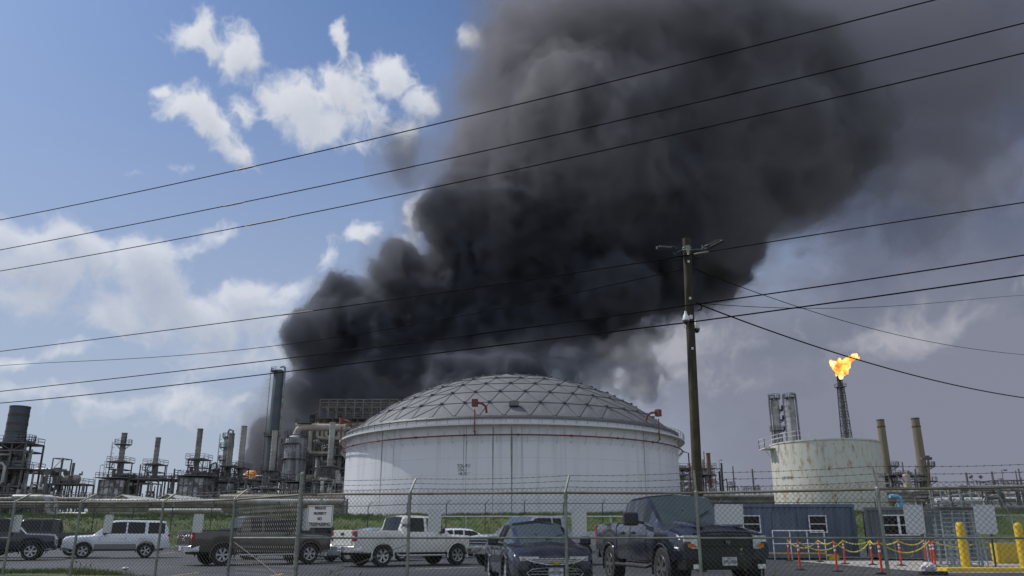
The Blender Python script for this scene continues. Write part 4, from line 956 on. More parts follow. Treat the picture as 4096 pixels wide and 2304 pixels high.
def valves(root, rr, x0, x1, y0, y1, zs, n, m=None):
    w = MB()
    for i in range(n):
        w.mark(); p = Vector((rr.uniform(x0, x1), rr.uniform(y0, y1), rr.choice(zs))); s = rr.uniform(.35, 1.1); k = rr.random()
        if k < .4: w.box(p+Vector((0, 0, s/2)), (s*rr.uniform(.7, 1.6), s, s*rr.uniform(.7, 1.5)))
        elif k < .75: w.cyl(p, s*.4, s*rr.uniform(1, 2.4), 10)
        else: hdrum(w, p+Vector((-s, 0, s*.5)), p+Vector((s, 0, s*.5)), s*.42, 8)
    return w.each('equipment', m or M_steel2, root, smooth=1)
PG = 'fired heaters with banded stacks'
def heater(spx, spy, Y, wpx, frame, mid, box, label, seed, m=M_stack, boxm=M_panel, ring=None, ladder=-1):
    """fired heater: casing box, convection frame and banded stack. pixel columns are read at their own heights"""
    rr = random.Random(seed); t = PT(spx, spy, Y); k = 3377/Y; r = wpx/k/2; root = thing('fired_heater', label, 'fired heater', (t.x, Y, 0), 0, PG); X = t.x
    fx0, fx1, fy0, fy1 = frame; a, b = PT(fx0, fy1, Y), PT(fx1, fy1, Y); zt = PT(fx0, fy0, Y).z; zb = a.z
    stack(root, (0, 0, 0), r, PT(spx, mid, Y).z, t.z, m, .95)
    w = MB(); w.tube([(0, 0, PT(spx, mid, Y).z+.3), (0, 0, PT(spx, mid, Y).z-.5), (r*.2, 0, zb+ (PT(spx, mid, Y).z-zb)*.45), (-r*.6, 0, zb+.2)], [r*1.05, r*1.0, r*.85, r*1.9], 16); w.build('duct', M_stack, root, smooth=1)
    w = MB(); x0, x1 = a.x-X, b.x-X; nl = max(2, int((zt-zb)/2.6)); zs = [zb+(zt-zb)*(i+1)/nl for i in range(nl)]
    for zz in [zb]: pass
    xs = [x0, x1]
    for x in xs:
        for y in (-2.2, 2.2): w.bar((x, y, zb), (x, y, zt), .22)
    for z in zs+[zb]:
        for y in (-2.2, 2.2): w.bar((x0, y, z), (x1, y, z), .18, .24)
        for x in xs: w.bar((x, -2.2, z), (x, 2.2, z), .18)
    for i in range(nl):
        za = zb+(zt-zb)*i/nl; zc = zb+(zt-zb)*(i+1)/nl; w.bar((x0, -2.2, za), (x0+(x1-x0)*.35, -2.2, zc), .12); w.bar((x1, -2.2, za), (x0+(x1-x0)*.65, -2.2, zc), .12)
    w.build('steel_frame', M_steel, root)
    w = MB(); deck(w, x0-.6, x1+.4, -2.8, 2.6, zt); deck(w, x0-.3, x0+(x1-x0)*.3, -3.0, -1.8, zb+(zt-zb)*.62, 1.0)
    w.each('platform', M_steel, root)
    w = MB(); cage(w, ((x0-.9) if ladder < 0 else (x1+.9), -2.4, 1), zt-1, side=Vector((0, -1, 0))); w.build('ladder', M_steel, root)
    if ring: w = MB(); ringdeck(w, (0, 0, 0), r, r+1.3, PT(spx, ring, Y).z); cage(w, (-r-1.7, -.5, zt), PT(spx, ring, Y).z-zt+.5); w.build('ring_platform', M_steel, root)
    if box:
        bx0, bx1, by0 = box; bz = PT(bx0, by0, Y).z; p, q = PT(bx0, 2000, Y).x-X, PT(bx1, 2000, Y).x-X; dy = 7.0
        w = MB(); w.box(((p+q)/2, 0, bz/2), (q-p, dy, bz)); w.build('casing', boxm, root)
        w = MB(); n = max(3, int((q-p)/1.15))
        for i in range(n+1): x = p+(q-p)*i/n; w.bar((x, -dy/2-.06, 0), (x, -dy/2-.06, bz), .12 if i % 3 else .3)
        for i in range(int(bz/1.7)+1): z = bz-.1-i*1.7; w.bar((p, -dy/2-.08, z), (q, -dy/2-.08, z), .16)
        w.build('casing_frame', M_steel, root)
        w = MB(); deck(w, p-.7, q+1.2, -dy/2-1, dy/2, bz+.5); w.build('casing_platform', M_steel, root)
        w = MB(); cage(w, (p-1.2, -dy/2, 0), bz+.5, side=Vector((0, -1, 0))); w.build('casing_ladder', M_steel, root)
        valves(root, rr, p, q, -3, 2, [bz+.6], 16, M_steel); lamps(root, rr, p-.5, q+1, -4, bz+.5, 2)
    else:
        pipes(root, rr, x0-3.5, x1+3.5, -2.5, 2, 2, zb+1, 26, M_steel2); w = MB(); frame3(w, x0-3.5, x1+3.5, -3, 2.6, [zb*.3, zb*.62, zb], 4, .22, .5, rr); w.build('lower_frame', M_steel, root)
        w = MB(); deck(w, x0-4, x1+4, -3.4, 2.8, zb+.3); w.build('lower_platform', M_steel, root); valves(root, rr, x0-3, x1+3, -3, 2, [zb*.62, zb+.4, zb*.3], 26, M_tan if seed % 2 else M_steel2); lamps(root, rr, x0-4, x1+4, -3.3, zb+.3, 3)
    return root
heater(499, 1732, 200, 22, (449, 504, 1848, 1912), 1862, (416, 516, 1922), 'heater with a ring platform on its banded stack above a grey casing', 1, ring=1777)
heater(634, 1750, 200, 20, (592, 640, 1858, 1922), 1872, None, 'heater stack without casing, between the two gabled sheds', 2)
heater(802, 1715, 196, 22, (762, 820, 1838, 1905), 1852, (729, 829, 1914), 'tall banded stack above a dark stained casing behind the brown pickup', 3, ladder=1)
heater(928, 1734, 205, 23, (896, 946, 1866, 1930), 1866, (884, 948, 1936), 'shorter of the two adjoining banded stacks beside the fire', 4)
heater(978, 1704, 205, 23, (946, 978, 1872, 1935), 1878, None, 'taller of the two adjoining banded stacks beside the fire', 5, m=M_stack2)
heater(1101, 1723, 195, 22, (1064, 1106, 1884, 1925), 1886, None, 'pale banded stack in front of the blue grey tower', 6, m=M_stack2)
heater(1331, 1690, 170, 23, (1302, 1344, 1868, 1930), 1874, None, 'pale banded stack against the steel frame beside the domed tank', 7, m=M_stack2)
# slim columns left of the fire
def column(px, py, Y, r, m, label, decks, top_pipe=True, name='process_column', cat='process column', lad=1, z0=0, group=None, capd=True):
    t = PT(px, py, Y); root = thing(name, label, cat, (t.x, Y, 0), 0, group); w = MB(); vessel(w, (0, 0, 0), r, z0, t.z-r*.6); w.build('shell', m, root, smooth=1)
    for i, (dpy, a0, a1) in enumerate(decks): w = MB(); ringdeck(w, (0, 0, 0), r*.6, r+.5 if a1-a0 > 300 else r+.9, PT(px, dpy, Y).z, a0, a1); w.each('platform', M_steel, root)
    w = MB()
    zz = sorted([PT(px, d[0], Y).z for d in decks]) or [t.z*.8]
    for a, b in zip([2]+zz, zz): cage(w, ((r+.9)*lad, -.9, a), b-a+.8)
    w.build('ladder', M_steel, root)
    if top_pipe: w = MB(); s = -lad; w.tube([(0, 0, t.z-.1), (0, 0, t.z+.9), (s*r*.4, -.2, t.z+1.3), (s*(r+.45), -.3, t.z+.9), (s*(r+.5), -.3, t.z-1), (s*(r+.5), -.3, 3)], .26, 8); w.build('overhead_pipe', m, root, smooth=1)
    return root
column(913, 1738, 212, .85, M_vess, 'slim grey column with round platforms behind the adjoining banded stacks', [(1750, 0, 360), (1790, 180, 360), (1840, 90, 300)], lad=-1)
column(866, 1872, 205, .9, M_steel, 'short dark column with a hooked lamp between the heaters', [(1878, 0, 360), (1910, 0, 200)], lad=1)
# big stack at the frame edge with its structure
Y = 150; t = PT(82, 1626, Y); big = thing('chimney_stack', 'wide blue grey stack with rust bands at the frame edge', 'chimney', (t.x, Y, 0)); r = 1.72
stack(big, (0, 0, 0), r, 0, t.z, M_bluegrey, 0, taper=1.12)
w = MB()
for py in (1632, 1661, 1666, 1695, 1701, 1730, 1800, 1830, 1880, 1912, 1950): z = PT(82, py, Y).z; w.mark(); w.cyl((0, 0, z), r*(1.03+.1*(t.z-z)/t.z), .14, 28, cap=False)
w.each('rust_band', M_rustb, big)
w = MB(); ringdeck(w, (0, 0, 0), r, r+1.7, PT(100, 1765, Y).z, -60, 90); w.each('platform', M_steel, big)
est = thing('process_structure', 'tall steel framing and lagged pipes beside the wide blue grey stack', 'process unit', (gx(20, 146), 146, 0)); rr = random.Random(21)
w = MB(); frame3(w, -7, 2.6, -3, 2.5, [3.5, 6.5, 9.5, 12.6, 15.6, 17.0], 4, .26, .45, rr); w.build('steel_frame', M_steel, est)
for z, a, b in ((17.0, -7, 2.6), (12.6, -7, 3.4), (6.5, -7, 4.2)): w = MB(); deck(w, a, b, -3.6, 2.6, z); w.each('platform', M_steel, est)
pipes(est, rr, -7, 2.6, -3.2, 2, .5, 16, 34, M_steel2, rmin=.12, rmax=.32); pipes(est, rr, -7, 3.5, -3.6, 2, .5, 10, 16, M_lag, 'lagged_pipe', .14, .26)
w = MB(); w.tube([(-3, -3.8, 9.7), (-.4, -3.8, 9.7), (.1, -3.8, 10.2), (.1, -3.8, 12.8), (-.4, -3.8, 13.3), (-3, -3.8, 13.3)], .28, 9); w.build('loop_pipe', M_lag, est, smooth=1)
valves(est, rr, -7, 2.4, -3, 2, [3.6, 6.6, 9.6, 12.7], 40)
# drums on a rack
Y = 172; dr = thing('drum_rack', 'two horizontal drums and a square vent stack on a rack', 'process unit', (gx(240, Y), Y, 0)); ox = gx(240, Y); rr = random.Random(5)
def lx(px, py, Y, o): return PT(px, py, Y).x-o
w = MB(); hdrum(w, (lx(128, 1962, Y, ox), 0, PT(128, 1962, Y).z), (lx(180, 1962, Y, ox), 0, PT(128, 1962, Y).z), .95); w.build('drum', M_tan, dr, smooth=1)
w = MB(); hdrum(w, (lx(254, 1918, Y, ox), 0, PT(254, 1918, Y).z), (lx(312, 1918, Y, ox), 0, PT(254, 1918, Y).z), .98); w.build('drum', M_tan, dr, smooth=1)
w = MB(); x0, x1 = lx(222, 1870, Y, ox), lx(239, 1870, Y, ox); zt = PT(230, 1871, Y).z; zb = PT(230, 1935, Y).z; w.box(((x0+x1)/2, 0, zt-1.2), (x1-x0, x1-x0, 2.4)); w.box(((x0+x1)/2, 0, (zt+zb)/2-1.2), ((x1-x0)*.75, (x1-x0)*.75, zt-zb-2.4)); w.build('vent_stack', M_steel, dr)
dz = PT(280, 1938, Y).z; w = MB(); frame3(w, lx(205, 1990, Y, ox), lx(350, 1990, Y, ox), -2, 2, [dz*.5, dz-.1], 5, .24, .8, rr); w.mark(); frame3(w, lx(205, 1990, Y, ox), lx(245, 1990, Y, ox), -1.6, 1.8, [dz+2.8, dz+5.2], 1, .18, .9, rr); w.each('steel_frame', M_steel, dr)
w = MB(); deck(w, lx(200, 1938, Y, ox), lx(354, 1938, Y, ox), -2.4, 2.3, dz+.1, 1.0); deck(w, lx(142, 1948, Y, ox), lx(200, 1948, Y, ox), -1.6, 1.6, dz-.6, .9); w.each('platform', M_steel, dr)
pipes(dr, rr, lx(130, 1990, Y, ox), lx(245, 1990, Y, ox), -1.5, 1.5, .5, dz+3, 26, M_steel2, rmin=.1, rmax=.3); valves(dr, rr, lx(140, 1990, Y, ox), lx(320, 1990, Y, ox), -1.5, 1.5, [dz+.1, dz+1.9, dz*.5], 26, M_steel)
w = MB()
for q in (278, 286, 292): x = lx(q, 1895, Y, ox); w.mark(); w.cyl((x, 0, dz+1.8), .14, 2.6, 8)
w.each('vent_pipe', M_steel, dr)
# blue grey tower, the coke drum, and the big open frame beside the tank
Y = 262; t = PT(1117, 1478, Y); root = thing('tower', 'very tall blue grey tower standing at the edge of the smoke', 'tower', (t.x, Y, 0))
w = MB(); w.lathe((0, 0, 0), [(2.9, 0), (2.0, PT(1100, 1760, Y).z-3), (1.75, PT(1100, 1760, Y).z), (1.65, t.z-.8), (1.2, t.z-.2), (0, t.z)], 24); w.build('shell', M_bluegrey, root, smooth=1)
w = MB(); w.tube([(1.9, -.2, 4), (1.95, -.2, t.z-.6), (1.9, -.2, t.z+.6), (1.2, -.1, t.z+1.0), (.3, 0, t.z+.8)], .36, 8); w.build('overhead_pipe', M_steel2, root, smooth=1)
w = MB(); cage(w, (-2.5, -.6, 8), t.z-8, side=Vector((-1, 0, 0))); w.build('ladder', M_steel, root)
w = MB(); ringdeck(w, (0, 0, 0), 1.6, 2.6, t.z-.6, 90, 270); ringdeck(w, (0, 0, 0), 1.7, 3.0, PT(1100, 1745, Y).z, 120, 330); w.each('platform', M_steel, root)
Y = 206; t = PT(1186, 1752, Y); r = 2.75; root = thing('coke_drum', 'fat domed grey vessel with a large bent duct on top', 'vessel', (t.x, Y, 0)); zb = PT(1180, 1900, Y).z
w = MB(); vessel(w, (0, 0, 0), r, zb, t.z-r*.35, 32, skirt=zb-.5); w.build('shell', M_vess, root, smooth=1)
w = MB()
for py in (1792, 1808): w.mark(); w.cyl((0, 0, PT(1186, py, Y).z), r+.07, .16, 32, cap=False)
w.each('weld_band', M_steel2, root)
for py, a0, a1, ex in ((1742, 0, 360, .2), (1776, 180, 300, .9), (1836, 0, 360, .8)): w = MB(); ringdeck(w, (0, 0, 0), r*.8 if py == 1742 else r, r+ex, PT(1186, py, Y).z, a0, a1); w.each('platform', M_steel, root)
w = MB(); dzv = PT(1250, 1709, Y).z; w.tube([(-.2, 0, t.z), (-.1, 0, dzv-1.8), (.35, 0, dzv-.7), (1.4, 0, dzv), (3, 0, dzv), (11.5, 3, dzv+.2)], .95, 16); w.build('duct', M_tan, root, smooth=1)
w = MB(); deck(w, -.2, 3.6, -1.2, 1.2, dzv+1.1, 1.0); w.build('duct_platform', M_steel, root)
w = MB(); w.tube([(-2.6, -1.6, zb+1), (-2.6, -1.6, t.z-6), (-2.3, -1.9, t.z-5.5), (.6, -2.9, t.z-5.5), (.9, -2.9, t.z-6), (.9, -2.9, zb)], .16, 6); w.tube([(2, -2.4, zb), (2, -2.4, t.z-2), (.5, -2.2, t.z-1)], .14, 6); w.build('side_pipe', M_steel, root, smooth=1)
Y = 222; ox = gx(1400, Y); root = thing('steel_structure', 'large open steel frame with bent pale pipes behind the domed tank', 'steel structure', (ox, Y, 0)); rr = random.Random(8)
L_ = [PT(1400, q, Y).z for q in (1990, 1930, 1880, 1830, 1780, 1714, 1684)]
w = MB(); frame3(w, lx(1262, 1990, Y, ox), lx(1560, 1990, Y, ox), -5, 5, L_, 9, .30, .35, rr, 2); w.build('lower_frame', mat('brownish steel', (.15, .135, .115), .6, metal=.3, var=.3, scale=.4), root)
w = MB(); a, b = lx(1292, 1700, Y, ox), lx(1600, 1700, Y, ox); zt = PT(1400, 1610, Y).z; zm = PT(1400, 1640, Y).z
for i in range(10):
    x = a+(b-a)*i/9
    for y in (-5, 4): w.bar((x, y, L_[-1]), (x, y, zt), .34)
for z in (zt, zm, zt-.8):
    for y in (-5, 4): w.bar((a, y, z), (b, y, z), .3)
for i in range(10): x = a+(b-a)*i/9; w.bar((x, -5, zt), (x, 4, zt), .2); w.bar((x, -5, zm), (x, 4, zm), .2)
for i in (0, 2, 5, 7): x = a+(b-a)*i/9; w.bar((x, 4, L_[-1]), (x+(b-a)/9, 4, zt), .16)
w.bar((lx(1262, 1684, Y, ox), -5, L_[-1]), (a, -5, zt-2.4), .24); w.box(((a+b)/2+3, 0, zm-1), ((b-a)*.8, 1.2, .5)); w.build('upper_frame', MATS['brownish steel'], root)
for z in (L_[-1], L_[3], L_[1]): w = MB(); deck(w, lx(1258, 1990, Y, ox), lx(1560, 1990, Y, ox), -6, 5, z, 1.1, .15); w.each('platform', M_steel, root)
w = MB()
for k, q in enumerate((1262, 1288, 1307, 1322, 1372, 1388)):
    x = lx(q, 1750, Y, ox); zt_ = PT(q, 1728, Y).z; zl = PT(q, (1820, 1762, 1765, 1760, 1762, 1800)[k], Y).z; w.mark(); w.tube([(x+2.4, -5.6, zt_+.3), (x+.9, -5.6, zt_+.3), (x+.25, -5.6, zt_), (x, -5.6, zt_-.8), (x, -5.6, zl+.8), (x+.3, -5.6, zl+.15), (x+1.0, -5.6, zl), (x+5.2, -5.6, zl)], .52 if k == 0 else .42, 10)
w.each('bent_pipe', M_tan, root, smooth=1)
w = MB(); zc = PT(1330, 1712, Y).z; w.tube([(lx(1200, 1700, Y, ox), -4.2, zc), (lx(1500, 1700, Y, ox), -4.2, zc+.4)], .8, 12); w.build('header_pipe', M_tan, root, smooth=1)
pipes(root, rr, lx(1262, 1990, Y, ox), lx(1450, 1990, Y, ox), -5, 4, 1, L_[4], 46, M_steel2, rmin=.12, rmax=.38); valves(root, rr, lx(1262, 1990, Y, ox), lx(1450, 1990, Y, ox), -5, 4, L_[:5], 40)
w = MB()
for q in (1284, 1316, 1360): x = lx(q, 1900, Y, ox); w.mark(); w.cyl((x, -3, 6), 1.0, L_[3]-6, 14)
w.each('vertical_drum', M_vess, root, smooth=1)
w = MB()
for q in (1262, 1273): w.mark(); w.box((lx(q, 1696, Y, ox), -5.5, PT(q, 1690, Y).z), (.6, .6, 2.6))
w.each('black_box', M_black, root)
# ------------------------------------------------------------------ low units and pipe racks
def unit(px0, px1, ytop, Y, label, seed, dens=1.0, levels=3, depth=5, m=M_steel2, ybot=None, cat='process unit', lag=False):
    rr = random.Random(seed); xm = gx((px0+px1)/2, Y); x0, x1 = gx(px0, Y)-xm, gx(px1, Y)-xm; zt = PT(2048, ytop, Y).z; root = thing('process_unit', label, cat, (xm, Y, 0)); bays = max(2, int((x1-x0)/4))
    zs = [zt*(i+1)/levels for i in range(levels)]; w = MB(); frame3(w, x0, x1, -depth/2, depth/2, zs, bays, .2, .35, rr); w.build('steel_frame', M_steel if seed % 2 else M_steel2, root)
    w = MB()
    for z in zs[-2:]:
        if rr.random() < .8: deck(w, x0-.5, x0+(x1-x0)*rr.uniform(.4, 1), -depth/2-.6, depth/2, z+.15, 1.0)
    deck(w, x0, x0+(x1-x0)*.5, -depth/2-.5, depth/2, zs[-1]+.15, 1.0)
    w.each('platform', M_steel, root)
    pipes(root, rr, x0, x1, -depth/2, depth/2, .5, zt+.6, int((x1-x0)*1.6*dens), m, rmin=.08, rmax=.26)
    if lag: pipes(root, rr, x0, x1, -depth/2-.6, depth/2, .5, zt*.8, int((x1-x0)*.7*dens), M_lag, 'lagged_pipe', .12, .3)
    valves(root, rr, x0, x1, -depth/2, depth/2, [0]+[z+.1 for z in zs], int((x1-x0)*2.2*dens), M_tan if seed % 3 == 0 else M_steel2)
    w = MB()
    for k in range(int((x1-x0)/5)+1): x = rr.uniform(x0, x1); w.mark(); w.cyl((x, rr.uniform(-2, 2), zt*.5), rr.uniform(.08, .22), zt*.5+rr.uniform(1.2, 5), 7)
    w.each('vent_pipe', M_steel, root); lamps(root, rr, x0, x1, -depth/2, zt, max(1, int((x1-x0)/9))); return root
unit(-40, 130, 1968, 160, 'low steel decks and pipes below the wide blue grey stack', 31, lag=True)
unit(516, 600, 1935, 204, 'pipe filled steel deck joining the first two heater stacks', 32, 1.2)
unit(640, 735, 1925, 206, 'open steel stair tower and vents between the second and third heaters', 33, .8)
unit(826, 905, 1930, 208, 'dark steel decks with pale pipes between the third and fourth heaters', 34, 1.2)
unit(880, 1010, 1968, 188, 'cluttered steel platform just below the orange fire', 35, 1.5, 2, lag=True)
unit(1000, 1140, 1958, 186, 'crowded pipe deck under the pale stack in front of the smoke', 36, 1.5, 2, lag=True)
unit(1130, 1275, 1930, 184, 'pipe deck with white valves below the fat domed vessel', 37, 1.5, 3, lag=True)
unit(1255, 1370, 1935, 168, 'low steel racks touching the white domed tank near the insulator', 38, 1.4, 3, lag=True)
unit(900, 1090, 1990, 160, 'lower row of blue painted skids and small frames below the fire', 39, 1.6, 2, m=M_bluegrey)
unit(1090, 1370, 1998, 150, 'lowest row of pale pipes and frames beside the domed tank', 40, 1.3, 2, lag=True)
unit(20, 400, 2002, 140, 'low pipe bank with lagged lines under the two horizontal drums', 41, 1.1, 2, lag=True)
unit(2722, 2885, 1880, 196, 'dark cluttered process unit with stair towers behind the wooden pole', 42, 2.2, 5, 8)
unit(2716, 2800, 1905, 180, 'steel decks with piping between the domed tank and the wooden pole', 46, 1.8, 4, 5)
r_ = unit(2812, 2868, 1902, 188, 'small framed heater at the foot of the rusty brown stack', 43, 1.5, 3, 5)
t = PT(2833, 1812, 188); b_ = thing('chimney_stack', 'rusty brown stack rising right beside the wooden pole', 'chimney', (t.x, 188.2, 0)); stack(b_, (0, 0, 0), .46, 2, t.z, M_brown, 0); w = MB(); w.cyl((0, 0, 2), .75, 9, 14, r2=.5); w.build('base_cone', M_tan, b_, smooth=1)
w = MB(); q = PT(2885, 1852, 186); root = thing('vent_mast', 'thin black vent mast with a hooked top near the brown stack', 'vent pipe', (q.x, 186, 0)); w.cyl((0, 0, 0), .22, q.z, 8); w.tube([(0, 0, q.z-4), (.9, 0, q.z-3.6), (1, 0, q.z-5), (.9, 0, q.z-7)], .14, 6); w.build('pipe', M_dark, root)
unit(2938, 2962, 1948, 200, 'lone small skid with a railed deck out on the skyline', 44, 1.2, 2, 2.5)
unit(3000, 3060, 1968, 190, 'small railed pump deck at the foot of the twin columns', 45, 1, 2, 3)
unit(3560, 3720, 1905, 226, 'cluttered steel unit around the foot of the tan stack', 47, 1.6, 4, 8)
unit(3720, 4130, 1990, 150, 'long low pipe unit behind the turnstile cage', 48, .8, 2, 6, lag=True)
unit(3990, 4140, 1958, 120, 'truss supported pipe bridge beyond the second yellow bollard', 49, .7, 2, 4)
def rack(px0, px1, ys, Y, label, m, r=.3, step=9, posts=True, kinds=None):
    xm = gx((px0+px1)/2, Y); x0, x1 = gx(px0, Y)-xm, gx(px1, Y)-xm; root = thing('pipe_rack', label, 'pipe rack', (xm, Y, 0))
    for i, py in enumerate(ys):
        z = PT(2048, py, Y).z; w = MB(); rr_ = r*(1, .8, 1.2, .7)[i % 4]; y = -.5+.6*i
        w.tube([(x0, y, z), (x1, y, z)], rr_, 10); w.build('pipe', (m, M_steel2, m, M_lag)[i % 4], root, smooth=1)
    zt = max(PT(2048, p, Y).z for p in ys)
    if posts:
        n = max(2, int((x1-x0)/step))
        for i in range(n+1): x = x0+(x1-x0)*i/n; w = MB(); w.bar((x, -1, 0), (x, -1, zt), .22); w.bar((x, 2, 0), (x, 2, zt), .22); w.bar((x, -1, zt-.5), (x, 2, zt-.5), .2); w.build('support', M_steel, root)
    return root
rack(330, 1370, (2008, 2022, 2034), 118, 'long bank of pale pipes from the gabled sheds to the domed tank', M_lag, .42)
rack(590, 880, (2044, 2052), 108, 'pair of pale low pipes bent down at the end on the berm crest', M_lag, .3, posts=False)
rack(870, 1370, (1992, 2000), 126, 'two thick pale pipes running up to the domed tank', M_tan, .5)
rack(-60, 330, (1998, 2012, 2024), 124, 'dark pipe bank over the berm behind the dark navy pickup', M_steel, .3)
rack(2790, 3140, (1984, 1993, 2004, 2014), 150, 'straight silver pipe bank between the domed tank and the rusty tank', M_lag, .36)
rack(3540, 3900, (1968, 1978, 1990, 2003), 165, 'grey pipe bank under the two tan stacks', M_steel2, .34)
rack(3860, 4160, (1948, 1960, 2030), 110, 'upper pipe run above the turnstile and second bollard', M_steel2, .24, 14)
rack(3760, 4160, (2004,), 128, 'broad pale duct running level behind the blank plates', M_wsteel, .55, 20)
# white bent lines dropping over the left berm
root = thing('bent_pipes', 'pair of bright white pipes bending down onto the berm', 'pipe', (gx(195, 104), 104, 0)); ox = gx(195, 104)
for k, (q0, q1, py) in enumerate(((90, 196, 1990), (90, 214, 1990))):
    w = MB(); z = PT(2048, py, 104).z; z2_ = PT(2048, 2060, 104).z; x = lx(q1, 2010, 104, ox); w.tube([(x-4.6, k*.7, z), (x-.9, k*.7, z), (x-.25, k*.7, z-.2), (x, k*.7, z-.9), (x-.1, k*.7, z2_+.9), (x+.2, k*.7, z2_+.2), (x+.9, k*.7, z2_), (x+4, k*.7, z2_)], .36, 10); w.build('pipe', M_lag, root, smooth=1)
# sheds
def shed(px0, px1, ridge, eave, Y, D_, label):
    x0, x1 = gx(px0, Y), gx(px1, Y); xm = (x0+x1)/2; root = thing('shed', label, 'shed', (xm, Y, 0), 0, 'pale green gabled sheds'); h = (x1-x0)/2; zr, ze = PT(2048, ridge, Y).z, PT(2048, eave, Y).z
    w = MB(); w.add([(-h, 0, 0), (h, 0, 0), (h, 0, ze), (0, 0, zr), (-h, 0, ze), (-h, D_, 0), (h, D_, 0), (h, D_, ze), (0, D_, zr), (-h, D_, ze)], [(0, 1, 2, 3, 4), (5, 6, 7, 8, 9), (0, 4, 9, 5), (1, 2, 7, 6)]); w.build('wall', M_beige, root)
    w = MB(); e = .5
    for s in (-1, 1):
        a, b = Vector((s*(h+e), -e, ze-.18)), Vector((0, -e, zr+.12)); c, d = Vector((s*(h+e), D_, ze-.18)), Vector((0, D_, zr+.12)); u = Vector((0, 0, .14)); w.add([a, b, d, c, a+u, b+u, d+u, c+u], [(0, 1, 2, 3), (4, 5, 6, 7), (0, 1, 5, 4), (2, 3, 7, 6), (0, 3, 7, 4), (1, 2, 6, 5)])
    w.build('roof', M_shroof, root)
    for k in range(9): w = MB(); w.box((-h*.6+k*h*.15, -.03, ze+.1), (.32, .06, .5)); w.build('vent', M_steel2, root)
shed(424, 514, 1985, 2004, 136, 16, 'pale gabled shed in front of the first heater casing'); shed(600, 706, 1982, 2004, 134, 14, 'pale gabled shed between the second and third heaters')
# white ribbed insulator
q = PT(1287, 1968, 96); root = thing('insulator', 'white ribbed insulator standing before the racks beside the domed tank', 'insulator', (q.x, 96, 0)); w = MB(); w.cyl((0, 0, 0), .12, q.z, 8)
w.build('pole', M_steel2, root); w = MB(); zt = PT(1287, 1925, 96).z; pr = []; n = 7
for i in range(n): z = q.z+(zt-q.z)*i/n; s = (zt-q.z)/n; pr += [(.12, z), (.24, z+s*.3), (.25, z+s*.55), (.12, z+s*.8)]
w.lathe((0, 0, 0), pr, 16); w.build('porcelain', M_wsteel, root, smooth=1)
# ------------------------------------------------------------------ right hand side
TG = 'twin process columns by the rusty tank'
for px, py, r, lb, lad in ((3097, 1598, 1.10, 'nearer twin column reaching to the ground left of the rusty tank', 1), (3158, 1592, 1.15, 'second twin column standing half behind the rusty tank', -1)):
    c_ = column(px, py, 220 if lad > 0 else 226, r, M_vess, lb, [(1594, 0, 360), (1640, -50, 20), (1680, -50, 20), (1722, 180, 400), (1866, -50, 20), (1930, -60, 30)] if lad > 0 else [(1590, 0, 360)], group=TG, lad=lad)
    w = MB(); w.cyl((0, 0, PT(px, 1655, 220).z), r*1.06, 3.2, 24, cap=False); w.build('band', M_steel2, c_)
Y = 242; t = PT(3360, 1530, Y); root = thing('flare_stack', 'tall lattice flare tower with a burning tip behind the rusty tank', 'flare stack', (t.x, Y, 0)); w = MB(); w.cyl((0, 0, 0), .42, t.z+.3, 12); w.build('riser', M_steel, root, smooth=1)
w = MB(); n = 16; hb, ht = 1.9, .75; tz = t.z-1.2
for i in range(n):
    z0_, z1_ = tz*i/n, tz*(i+1)/n; a, b = hb+(ht-hb)*i/n, hb+(ht-hb)*(i+1)/n
    P0 = [Vector((s*a, u*a, z0_)) for s, u in ((-1, -1), (1, -1), (1, 1), (-1, 1))]; P1 = [Vector((s*b, u*b, z1_)) for s, u in ((-1, -1), (1, -1), (1, 1), (-1, 1))]
    for k in range(4): w.bar(P0[k], P1[k], .2); w.bar(P1[k], P1[(k+1) % 4], .14); w.bar(P0[k], P1[(k+1) % 4], .11); w.bar(P0[(k+1) % 4], P1[k], .11)
w.build('lattice', M_steel, root)
w = MB(); w.cyl((0, 0, t.z-1), .8, 1.0, 14); w.cyl((0, 0, t.z+.4), .55, 1.6, 14, r2=.7)
for k in range(8): a = k*PI/4; w.cyl((.75*math.cos(a), .75*math.sin(a), t.z+.2), .12, 1.7, 6)
w.build('burner_tip', M_dark, root); w = MB(); deck(w, -1.3, 1.3, -1.3, 1.3, t.z-1.3, .9); w.each('platform', M_steel, root)
# chimneys on the right
for px, py, wpx, py2, lb in ((3521, 1679, 31, 1990, 'tan stack partly hidden by the rusty tank'), (3660, 1673, 33, 1990, 'tall tan stack standing alone with a round platform low on its shaft')):
    Y = 228; t = PT(px, py, Y); root = thing('chimney_stack', lb, 'chimney', (t.x, Y, 0), 0, 'tan stacks right of the rusty tank'); r = wpx*Y/3480/2
    stack(root, (0, 0, 0), r, 6 if px > 3600 else 0, t.z, M_tanst, 0, taper=1.32)
    w = MB(); w.cyl((0, 0, PT(px, 1709, Y).z), r*1.12, .35, 24); w.mark(); w.cyl((0, 0, t.z-.25), r*1.06, .3, 24); w.each('rust_band', M_rustb, root)
    for dpy, a0, a1 in ((1865, -90, 60), (1925, 0, 360)): w = MB(); ringdeck(w, (0, 0, 0), r*1.2, r+2.2, PT(px, dpy, Y).z, a0, a1); w.each('platform', M_steel, root)
    w = MB(); cage(w, (-r-1.1 if px > 3600 else r+.9, -.8, 5), PT(px, 1860, Y).z-5); w.build('ladder', M_steel, root)
    w = MB(); w.lathe((0, 0, 0), [(r*2.6, 0), (r*2.6, 5), (r*1.3, 8)], 20); w.build('base', M_steel2, root, smooth=1)
column(3623, 1894, 215, .95, M_tan, 'short pale column between the two tan stacks', [(1905, 0, 180)], top_pipe=False)
